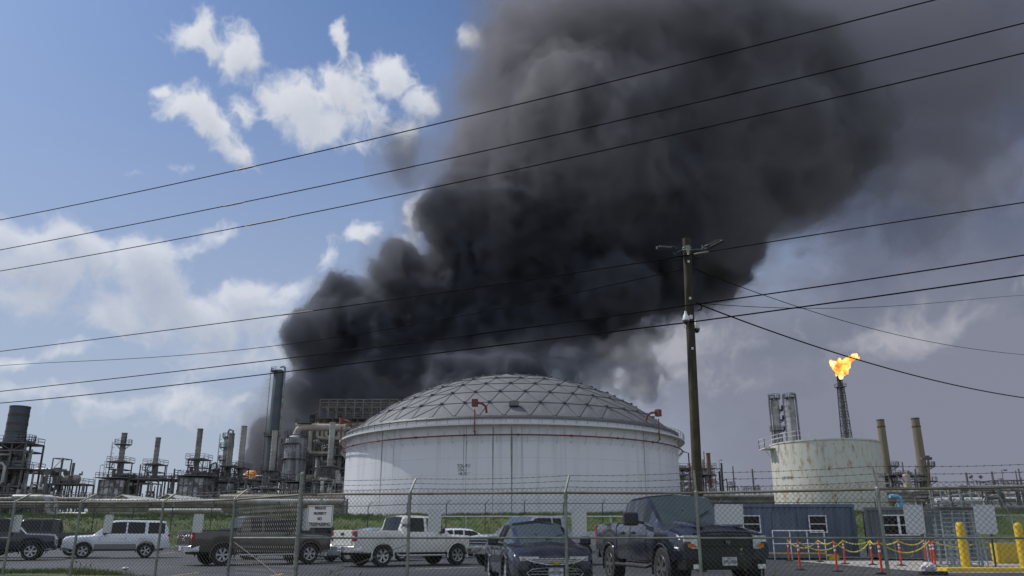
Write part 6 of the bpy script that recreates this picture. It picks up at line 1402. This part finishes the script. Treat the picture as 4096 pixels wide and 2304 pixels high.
vehicle('car', 'white saloon whose roof shows above the bonnet of the white pickup', 'car', dict(sedan, paint=P_white2, wsm=M_glassd, loc=from_wheel(1905, 46, 180+12, 1, 0, z=.05), rz=math.radians(192)))
# dark sedan facing the fence
sd_ = dict(sedan, paint=P_blue, ftext='HXP-7381', fpz=.38, bumpm=P_blue, mirm=P_blue, rim=M_rim)
sed = vehicle('car', 'dark blue saloon facing the fence with a gold emblem', 'car', dict(sd_, loc=from_front(2218, 17.75, -90+9, 3.8), rz=math.radians(-81))); sed.scale = (1, 1, .96)
xf = 3.86
def outline(root, pts, r, name, m): w = MB(); w.tube(pts, r, 6, False, 0, True); return w.build(name, m, root, smooth=1)
g = []
for y, z in ((-.60, .36), (-.50, .26), (-.2, .22), (.2, .22), (.5, .26), (.60, .36), (.5, .44), (.2, .47), (-.2, .47), (-.5, .44)): g.append((xf+.055-abs(y)*.10, y, z))
w = MB(); w.add([(x-.012, y, z) for x, y, z in g], [tuple(range(len(g)))]); w.build('lower_grille', M_under, sed); outline(sed, g, .012, 'grille_surround', M_chrome)
w = MB()
for k in range(3): w.tube([(xf+.05-abs(y)*.10, y, .28+k*.06) for y in (-.52, -.25, 0, .25, .52)], .006, 5)
w.build('grille_mesh', M_chrome, sed)
w = MB(); w.tube([(xf-.10, -.72, .70), (xf-.02, -.52, .60), (xf+.05, -.2, .535), (xf+.06, 0, .53), (xf+.05, .2, .535), (xf-.02, .52, .60), (xf-.10, .72, .70)], .014, 6); w.build('upper_chrome', M_chrome, sed, smooth=1)
M_gold = mat('gold emblem', (.60, .42, .10), .3, metal=.7); q = .11
w = MB(); w.prism([(-q, -.012), (-q*.38, -.012), (-q*.30, -.036), (q*.42, -.036), (q*.38, -.012), (q, -.012), (q*.9, .016), (q*.32, .016), (q*.28, .036), (-q*.42, .036), (-q*.36, .016), (-q*.95, .016)], .014, Matrix.Translation((xf+.075, 0, .575)) @ Matrix.Rotation(PI/2, 4, 'Z')); w.build('emblem', M_gold, sed)
# big dark truck facing the fence
W_ = 1.01; rwb, rfo, rro = 3.57, 1.0, 1.24
rk = [(-rro, 1.38, 1.39, W_-.03, W_-.14, W_-.3), (.60, 1.40, 1.41, W_, W_-.14, W_-.3), (.61, 1.36, 1.37, W_-.005, W_-.09, W_-.3), (.80, 1.36, 1.88, W_, W_-.08, W_-.27), (1.05, 1.36, 1.96, W_, W_-.08, W_-.25), (2.05, 1.35, 1.975, W_, W_-.08, W_-.25), (2.28, 1.35, 1.94, W_, W_-.08, W_-.25), (3.05, 1.27, 1.33, W_, W_-.13, W_-.22), (3.2, 1.25, 1.33, W_, W_-.13, W_-.32), (3.9, 1.20, 1.29, W_, W_-.18, W_-.34), (4.25, 1.13, 1.24, W_-.02, W_-.22, W_-.38), (4.46, 1.05, 1.17, W_-.06, W_-.26, W_-.42), (rwb+rfo, .96, 1.08, W_-.10, W_-.3, W_-.46)]
P_ram = paint('dark pearl paint', (.026, .030, .050), .45, .2, dirt=(.13, .125, .125), damt=.4)
ram = vehicle('pickup_truck', 'big dark pickup facing the fence with a huge black grille', 'pickup truck', dict(ro=rro, wb=rwb, fo=rfo, keys=rk, windshield=(2.28, 3.03), backlight=(.62, .79), wins=[(1.12, 1.60), (1.68, 2.62)], bed=(-rro, .60, .80), sill=.52, wr=.43, ww=.30, seams=[.62, 1.64, 2.72], handles=[1.10, 1.84], hz=1.16, handlem=M_plast, mirror=(2.42, 1.36), bigmirror=1.45, grille=(.70, 1.10, .54), headlight=(.84, 1.09, .36), taillight=(.95, 1.36, .17), bz=.60, rbz=(.55, .78), bars=1, paint=P_ram, bumpm=mat('matt black bumper', (.02, .021, .025), .45, coat=.2), grillm=M_plast, ftext='KPG-1920', fpz=.60, rim=M_rimd, step=True, stepm=M_plast, fog=True, amber=False, crown=.05, loc=from_front(2903, 16.95, -90+11, rwb+rfo), rz=math.radians(-79)))
xf = rwb+rfo
w = MB()       # hood bulge scoops
for s in (1, -1): w.add([(3.25, s*.30, 1.385), (3.25, s*.62, 1.36), (4.35, s*.52, 1.25), (4.35, s*.34, 1.26), (3.3, s*.33, 1.43), (3.3, s*.58, 1.42), (4.1, s*.50, 1.335), (4.1, s*.37, 1.34)], [(4, 5, 6, 7), (0, 4, 7, 3), (1, 5, 6, 2), (0, 1, 5, 4), (3, 7, 6, 2)])
w.build('bonnet_bulge', P_ram, ram, smooth=40, bevel=.03)
for s in (1, -1):
    w = MB(); w.add([(xf+.034, s*(W_-.10-.30), .86), (xf-.012, s*(W_-.13), .86), (xf+.034, s*(W_-.10-.20), .93), (xf-.010, s*(W_-.13), .95), (xf-.17, s*(W_-.088), .88), (xf-.17, s*(W_-.088), .94)], [(0, 1, 3, 2), (1, 4, 5, 3)]); w.build('indicator', M_amber, ram)
text_mesh('lettering', 'RAM 1500', .085, M_chrome, ram, Matrix.Translation((2.30, -(W_+.004), 1.02)) @ FACE, width=.46)
w = MB(); w.prism([(-.05, .07), (.05, .07), (.055, 0), (.0, -.075), (-.055, 0)], .012, Matrix.Translation((xf+.075, 0, .94)) @ Matrix.Rotation(PI/2, 4, 'Z')); e = w.build('emblem', M_plast, ram)
w = MB()
for s in (1, -1): w.tube([(xf+.088, s*.006, .975), (xf+.088, s*.024, .99), (xf+.088, s*.04, .97), (xf+.088, s*.036, .945), (xf+.088, s*.022, .945)], .008, 5)
w.tube([(xf+.088, 0, .97), (xf+.088, 0, .905)], [.012, .006], 6); w.build('emblem_relief', M_chrome, e)
for s in (1, -1): w = MB(); w.box((xf+.098, s*.68, .50), (.02, .17, .09)); w.build('fog_lamp', M_head, ram, bevel=.015)
w = MB(); w.tube([(xf-.02, -.72, 1.12), (xf+.06, -.4, 1.16), (xf+.075, 0, 1.17), (xf+.06, .4, 1.16), (xf-.02, .72, 1.12)], .03, 8); w.build('grille_lip', P_ram, ram, smooth=1)
# rounded black mirror inside the windscreen, seats behind the glass are hidden by reflection
w = MB(); w.box((2.62, -.02, 1.66), (.03, .24, .07)); w.build('rear_view_mirror', M_plast, ram)
# ------------------------------------------------------------------ site cabins, delineators, turnstile
M_cblue = mat('blue container paint', (.080, .110, .165), .6, var=.15, scale=.8, dirt=(.14, .17, .24), dscale=2.2, damt=.7, streak=True, dthr=.5)
M_cgrey = mat('grey cabin paint', (.105, .125, .145), .6, var=.12, scale=.8, dirt=(.17, .18, .19), dscale=2, damt=.5, streak=True)
M_wfr = mat('white window frame', (.66, .68, .71), .5)
M_wglass = glass('dark window glass', (.006, .007, .008), .12, .25, 0)
def cabin(label, px0, px1, Y, ht, m, wins, name='site_cabin', door=None, pitch=.28, rot=0.0, dep=2.44, z0=.12):
    x0, x1 = gx(px0, Y), gx(px1, Y); L_ = x1-x0; root = thing(name, label, 'site cabin', (x0, Y, 0), rot)
    w = MB(); n = int(L_/pitch); d = .045; poly = []
    for i in range(n):
        a = i*L_/n; s = L_/n; poly += [(a, 0), (a+s*.35, 0), (a+s*.5, d), (a+s*.85, d)]
    poly.append((L_, 0)); vs = []
    for x, y in poly: vs += [(x, y, z0+.16), (x, y, ht-.14)]
    w.add(vs, [(2*i, 2*i+2, 2*i+3, 2*i+1) for i in range(len(poly)-1)])
    k = int(dep/.28); sp = []
    for i in range(k): a = i*dep/k; s = dep/k; sp += [(a, 0), (a+s*.35, 0), (a+s*.5, d), (a+s*.85, d)]
    sp.append((dep, 0))
    for xx, sg in ((0, 1), (L_, -1)):
        vs = []
        for y, o in sp: vs += [(xx+sg*o, y, z0+.16), (xx+sg*o, y, ht-.14)]
        w.add(vs, [(2*i, 2*i+2, 2*i+3, 2*i+1) for i in range(len(sp)-1)])
    w.add([(0, dep, z0), (L_, dep, z0), (L_, dep, ht), (0, dep, ht)], [(0, 1, 2, 3)]); w.build('wall', m, root)
    w = MB(); e = .012
    for x in (0, L_):
        for y in (0, dep): w.box((x, y, (z0+ht)/2), (.14, .14, ht-z0+.02))
    for z in (z0+.08, ht-.07): w.box((L_/2, -.0, z), (L_-.14, .13, .16)); w.box((L_/2, dep, z), (L_-.14, .13, .16)); w.box((0, dep/2, z), (.13, dep-.14, .16)); w.box((L_, dep/2, z), (.13, dep-.14, .16))
    w.box((L_/2, dep/2, ht-.03), (L_-.1, dep-.1, .03)); w.build('frame', m, root, bevel=.01)
    for (a, b, zb_, zt_) in wins:
        xa, xb = gx(a, Y)-x0, gx(b, Y)-x0; w = MB(); f = .055
        for (c, dd) in ((((xa+xb)/2, -.05, zt_-f/2), (xb-xa, .06, f)), (((xa+xb)/2, -.05, zb_+f/2), (xb-xa, .06, f)), (((xa+xb)/2, -.05, (zb_+zt_)/2), (xb-xa-2*f, .055, f*.8)), ((xa+f/2, -.05, (zb_+zt_)/2), (f, .055, zt_-zb_-2*f)), ((xb-f/2, -.05, (zb_+zt_)/2), (f, .055, zt_-zb_-2*f))): w.box(c, dd)
        o = w.build('window', M_wfr, root); w = MB(); w.box(((xa+xb)/2, -.035, (zb_+zt_)/2), (xb-xa-f, .02, zt_-zb_-f)); w.build('pane', M_wglass, o)
    if door:
        xa, xb = gx(door[0], Y)-x0, gx(door[1], Y)-x0; w = MB(); w.box(((xa+xb)/2, -.03, z0+.18+1.0), (xb-xa, .05, 2.0)); o = w.build('door', m, root, bevel=.01)
        w = MB(); w.box(((xa+xb)/2, -.04, z0+.2+2.0), (xb-xa+.1, .06, .06)); w.box((xa-.02, -.04, z0+1.2), (.05, .06, 2.0)); w.box((xb+.02, -.04, z0+1.2), (.05, .06, 2.0)); w.build('door_frame', m, root)
        w = MB(); w.tube([(xb-.14, -.09, z0+1.18), (xb-.03, -.09, z0+1.18)], .02, 6); w.build('handle', M_galv, o)
    return root, x0, L_
zz = lambda py, Y: at(2048, py, Y).z
CY = 43.7
cb, cx0, cl = cabin('blue corrugated container office with two white framed windows', 2972, 3424, CY, zz(2017, CY), M_cblue, [(2974, 3046, zz(2132, CY), zz(2061, CY)), (3240, 3312, zz(2131, CY), zz(2061, CY))], door=(3097, 3180))
w = MB(); xa, xb = gx(3056, CY)-cx0, gx(3255, CY)-cx0; zr = zz(2124, CY); w.tube([(xa, -1.5, zr), (xb, -1.5, zr)], .03, 8)
for k in range(4): x = xa+(xb-xa)*k/3; w.tube([(x, -1.5, 0), (x, -1.5, zr)], .025, 6)
w.tube([(xa, -1.5, zr*.55), (xb, -1.5, zr*.55)], .025, 6); w.build('landing_rail', M_wfr, cb)
w = MB(); w.box(((xa+xb)/2-.2, -.85, .2), (xb-xa+.4, 1.3, .26)); w.build('landing', M_cblue, cb, bevel=.02); w = MB(); w.box(((xa+xb)/2-.2, -1.51, .3), (xb-xa+.4, .03, .07)); w.box((xb+.35, -1.2, .12), (.5, .7, .24)); w.build('yellow_nosing', mat('safety yellow', (.60, .42, .02), .5, var=.1, scale=3, dirt=(.25, .18, .05), dscale=3, damt=.4), cb)
GY = 42.0
gc, gx0, gl = cabin('weathered grey site cabin with a four pane window behind a blank plate', 3474, 3842, GY, zz(2030, GY), M_cgrey, [(3532, 3592, zz(2142, GY), zz(2060, GY)), (3592, 3662, zz(2142, GY), zz(2060, GY))], pitch=.2, rot=-.36)
w = MB(); xa = gx(3560, GY)-gx0; w.tube([(xa, -1.2, .95), (xa+1.2, -1.2, .95)], .02, 6); w.tube([(xa, -1.2, .95), (xa+.6, -1.2, .1), (xa+1.2, -1.2, .95)], .018, 6); w.tube([(xa, -1.2, 0), (xa, -1.2, .95)], .02, 6); w.tube([(xa+1.2, -1.2, 0), (xa+1.2, -1.2, .95)], .02, 6); w.build('hand_rail', M_galv, gc)
# red and white delineators with yellow plastic chain
M_or = mat('red orange plastic', (.60, .055, .015), .45, var=.08); M_wr = mat('white reflective tape', (.68, .68, .68), .4); M_rub = mat('black rubber base', (.02, .02, .02), .8); M_ych = mat('yellow chain', (.62, .52, .03), .45, var=.06)
MATS['safety yellow']
def delineator_proto():
    r = thing('delineator', 'x', 'delineator'); w = MB(); w.cyl((0, 0, .03), .034, .80, 12); w.lathe((0, 0, .83), [(.034, 0), (.03, .03), (.014, .06), (.02, .09), (.02, .12), (0, .13)], 12); w.build('post', M_or, r, smooth=1)
    for z in (.62, .74): w = MB(); w.cyl((0, 0, z), .0365, .06, 12, cap=False); w.build('reflective_band', M_wr, r)
    w = MB(); w.lathe((0, 0, 0), [(.19, 0), (.19, .03), (.07, .06), (.035, .08)], 8); w.build('base', M_rub, r); return r
DL = [(3151, 40, 'delineator at the chain end nearest the blue container landing'), (3191, 28.8, 'tall near delineator at the start of the front chain run'), (3273, 38, 'back row delineator below the second blue container window'), (3337, 27.4, 'tallest near delineator in the middle of the front chain run'), (3372, 35, 'back row delineator beneath the far end of the blue container'),
      (3481, 34, 'delineator just before the gap between the two cabins'), (3496, 44, 'short far delineator in the gap between the two cabins'), (3514, 25.6, 'near delineator beside the fence post before the grey cabin'), (3595, 33, 'delineator standing alone before the grey cabin window'), (3697, 38.6, 'back row delineator at the turnstile end of the grey cabin'), (3719, 30.5, 'first of the paired delineators behind the litter bag'), (3730, 31.6, 'second of the paired delineators behind the litter bag')]
dp = delineator_proto(); ends = []
for i, (px, Y, lb) in enumerate(DL):
    o = dp if i == 0 else copy_tree(dp); o['label'] = 'red and white '+lb if i != 1 else lb; o['group'] = 'red delineators holding yellow chain'; X = gx(px, Y); tx = at(px, 2178, Y).x; o.location = (tx, Y, 0); s = (1, 1, 1.02); o.scale = s; ends.append(Vector((tx, Y, .93)))
def chain(i, j, sag, label):
    a, b = ends[i], ends[j]; L_ = (b-a).length; n = max(8, int(L_/.065)); c0 = a.copy(); root = thing('chain', label, 'chain', c0, 0, 'yellow plastic chains'); w = MB()
    for k in range(n):
        t = (k+.5)/n; p = a.lerp(b, t)+Vector((0, 0, -4*sag*t*(1-t))); q = a.lerp(b, t+.01)+Vector((0, 0, -4*sag*(t+.01)*(1-t-.01))); d = (q-p).normalized(); s = d.cross(Vector((0, 0, 1))).normalized(); u = s.cross(d)
        v = s if k % 2 else u; l, h = .042, .019; w.tube([p-c0+d*l*math.cos(g_)+v*h*math.sin(g_) for g_ in [PI*2*m_/8 for m_ in range(8)]], .0085, 4, False, 0, True)
    w.build('links', M_ych, root)
chain(0, 2, .34, 'yellow chain sagging between the two back delineators before the blue container'); chain(1, 4, .34, 'long yellow chain from the tall near delineator to the back row'); chain(2, 3, .12, 'yellow chain crossing from the back row to the tallest delineator'); chain(4, 5, .13, 'yellow chain from the blue container to the cabin gap'); chain(3, 5, .38, 'yellow chain hanging lowest in the middle of the run'); chain(5, 7, .10, 'short yellow chain before the fence post'); chain(6, 8, .18, 'yellow chain in the gap between the cabins'); chain(7, 10, .36, 'front yellow chain hanging before the grey cabin'); chain(8, 9, .18, 'back yellow chain before the grey cabin'); ends.append(Vector((gx(3885, 31), 31, .80))); chain(11, 12, .14, 'yellow chain leading to the turnstile cage')
# yellow bollards and kerb
M_sy = MATS['safety yellow']
for px, py, pb, Y, lb in ((3822, 2087, 3853, 28.4, 'round topped yellow bollard in front of the turnstile cage'), (4054, 2090, 4073, 28.4, 'round topped yellow bollard at the far end of the yellow kerb')):
    t = at(px+14, py, Y); root = thing('bollard', lb, 'bollard', (t.x, Y, 0), 0, 'yellow bollards'); r = .135; w = MB(); w.lathe((0, 0, 0), [(r, 0), (r, t.z-r)]+[(r*math.cos(a), t.z-r+r*math.sin(a)) for a in (.3, .6, .9, 1.2)]+[(0, t.z)], 24); w.build('post', M_sy, root, smooth=1)
root = thing('yellow_kerb', 'wide yellow painted concrete kerb at the foot of the bollards', 'kerb', (gx(3748, 27.6), 27.6, 0)); w = MB(); w.box((3.4, .1, .06), (6.8, .9, .13)); w.build('block', M_sy, root, bevel=.03)
root = thing('yellow_barrier', 'low yellow concrete barrier on the grass side behind the second bollard', 'barrier', (gx(3965, 36), 36, 0)); w = MB(); w.box((2.2, 0, .42), (4.4, .5, .84)); w.build('block', M_sy, root, bevel=.06)
for x in (.2, 1.2, 2.2): w = MB(); w.box((x, -.27, .35), (.12, .06, .7)); w.build('rib', M_sy, root)
tag(grid_mesh([gx(3700, 27), 18, 24, 34], [26.6, 30, 36, 40], lambda x, y: .008).build('concrete_pad', M_conc), kind='structure')
q = at(3900, 2136, 29); root = thing('sign_post', 'thin black post standing below the blank plate by the turnstile', 'post', (gx(3970, 29)-.05, 29, 0)); w = MB(); w.tube([(0, 0, 0), (q.x+.55-root.location.x, 0, 1.25)], .035, 8); w.build('post', M_dark, root)
# turnstile cage
TY = 31.5; M_g2 = mat('bright galvanised tube', (.27, .32, .34), .45, metal=.4, var=.12)
root = thing('turnstile', 'galvanised full height turnstile cage of horizontal and vertical tubes', 'turnstile', (gx(3800, TY), TY, 0)); X = root.location.x; ztp = at(3800, 2042, TY).z; x0, x1 = at(3756, 2050, TY).x-X+.05, at(3884, 2050, TY).x-X+.1
w = MB()
for x in (x0, x0+.42, x0+.84, x1-.1, x1):
    for y in (0, 1.4): w.tube([(x, y, 0), (x, y, ztp+(.8 if x in (x0+.42, x0+.84) else 0))], .03, 8)
for z in (ztp, .05):
    for y in (0, 1.4): w.tube([(x0, y, z), (x1, y, z)], .03, 8)
    for x in (x0, x1): w.tube([(x, 0, z), (x, 1.4, z)], .03, 8)
w.build('frame', M_g2, root, smooth=1)
for k in range(12): w = MB(); z = .18+k*(ztp-.3)/11; w.tube([(x0, -.02, z), (x1, -.02, z)], .02, 6); w.build('bar', M_g2, root, smooth=1)
for k in range(6): w = MB(); x = x0+.12+k*(x1-x0-.2)/5; w.tube([(x, .7, .1), (x, .7, ztp)], .022, 6); w.build('inner_bar', M_g2, root, smooth=1)
w = MB(); c = Vector(((x0+x1)/2, .75, 0)); w.tube([c, c+Vector((0, 0, ztp))], .05, 8)
for k in range(10):
    for a in (.3, 2.4, 4.5): z = .25+k*(ztp-.4)/9; w.tube([c+Vector((0, 0, z)), c+Vector((.58*math.cos(a), .58*math.sin(a), z))], .018, 5)
w.build('rotor', M_g2, root, smooth=1)
w = MB(); w.box(((x0+x1)/2, .7, ztp+.06), (x1-x0+.1, 1.5, .10)); w.build('top_housing', M_dark, root, bevel=.01)
w = MB(); w.tube([(x1+.15, .2, 0), (x1+.1, .2, ztp+1.0)], .035, 8); w.tube([(x0-.1, .2, ztp+.1), (x0-.1, .2, ztp+.95)], .02, 6); w.tube([(x0-.3, .1, ztp+.45), (x1+.2, .1, ztp+.65)], .03, 6); w.tube([(x0-.3, .1, ztp+.25), (x1+.1, .1, ztp+.35)], .025, 6); w.build('overhead_conduit', M_g2, root, smooth=1)
# side fence of galvanised tube next to the cage
root = thing('gate_frame', 'galvanised gate frame with fine mesh between the grey cabin and the turnstile', 'gate', (gx(3712, 33), 33, 0)); X = root.location.x; h = at(2048, 2062, 33).z
w = MB(); a, b = 0, gx(3800, 33)-X; w.tube([(a-.1, 0, 0), (a-.1, 0, at(2048, 2024, 33).z)], .035, 8); w.tube([(a, 0, h), (b, 0, h)], .03, 8); w.tube([(a, 0, h*.62), (b*.4, 0, h*.62)], .02, 8); w.tube([(a, 0, .25), (b, 0, .25)], .02, 8); w.tube([(a-.1, 0, at(2048, 2040, 33).z), (b*.6, 0, at(2048, 2036, 33).z), (b*.9, 0, at(2048, 2046, 33).z), (b, 0, h-.1)], .04, 8); w.build('frame', M_g2, root, smooth=1)
w = MB(); link_panel((a, .03, 0), (b, .03, 0), .05, h, .05, h, .075, .002, w); w.build('chain_link', M_link, root)
root = thing('side_fence', 'galvanised mesh fence running from the turnstile before the green bank', 'fence', (gx(3925, 33), 33, 0)); X = root.location.x; b = 6.5; w = MB()
for x in (0, 1.35, 3.4, 5.6): w.tube([(x+.1, 0, 0), (x-.04, 0, h)], .03, 8)
w.tube([(0, 0, h), (b, 0, h+.03)], .026, 8); w.tube([(0, 0, .86), (b, 0, .86)], .022, 8); w.tube([(1.3, 0, h), (.6, -.5, h+.9)], .02, 6); w.build('frame', M_g2, root, smooth=1)
w = MB(); link_panel((0, .03, 0), (b, .03, 0), .05, h, .05, h, .075, .002, w); w.build('chain_link', M_link, root)
# litter
def crumple(name, label, loc, r, m, seed, sq=.7, extra=None):
    bm = bmesh.new(); bmesh.ops.create_icosphere(bm, subdivisions=4, radius=r)
    for v in bm.verts:
        d = v.co.normalized(); k = 1+.38*abs(mnoise.noise(d*2.2+Vector((seed, 0, 0))))-.25*abs(mnoise.noise(d*5+Vector((0, seed, 0))))+.10*mnoise.noise(d*11); v.co = d*r*k; v.co.z *= sq
    zmin = min(v.co.z for v in bm.verts)
    for v in bm.verts: v.co.z -= zmin
    me = bpy.data.meshes.new(name); bm.to_mesh(me); bm.free(); me.materials.append(m); o = bpy.data.objects.new(name, me); COL.objects.link(o); o.location = loc; return tag(o, label, 'litter')
M_bag = mat('white plastic bag', (.60, .58, .60), .4, var=.1, scale=6, dirt=(.30, .18, .30), dscale=9, damt=.7); M_blueb = mat('blue plastic', (.03, .06, .42), .35, var=.4, scale=12)
p = at(3717, 2290, 25.8); crumple('plastic_bag', 'crumpled white plastic bag lying by the paired delineators', (p.x, 25.8, 0), .21, M_bag, 2)
root = thing('rubber_block', 'flat black rubber block beside the crumpled white bag', 'block', (gx(3712, 25.2), 25.2, 0)); w = MB(); w.box((0, 0, .05), (.75, .3, .1)); w.build('block', M_rub, root, bevel=.015)
p = atz(1025, 2300, .02); crumple('blue_litter', 'crumpled shiny blue wrapping at the foot of the fence', (gx(1018, 18.0), 18.0, .05), .15, M_blueb, 5, .55); crumple('pale_litter', 'small crumple of clear plastic beside the blue wrapping', (gx(1058, 18.1), 18.1, .04), .09, M_bag, 6, .5)
p = atz(500, 2280, 0); crumple('paper_litter', 'small white scrap of paper on the asphalt before the white off-roader', (p.x, p.y, 0), .11, M_bag, 9, .4)
# grey and white safety sign far off, litter of rocks by the tank
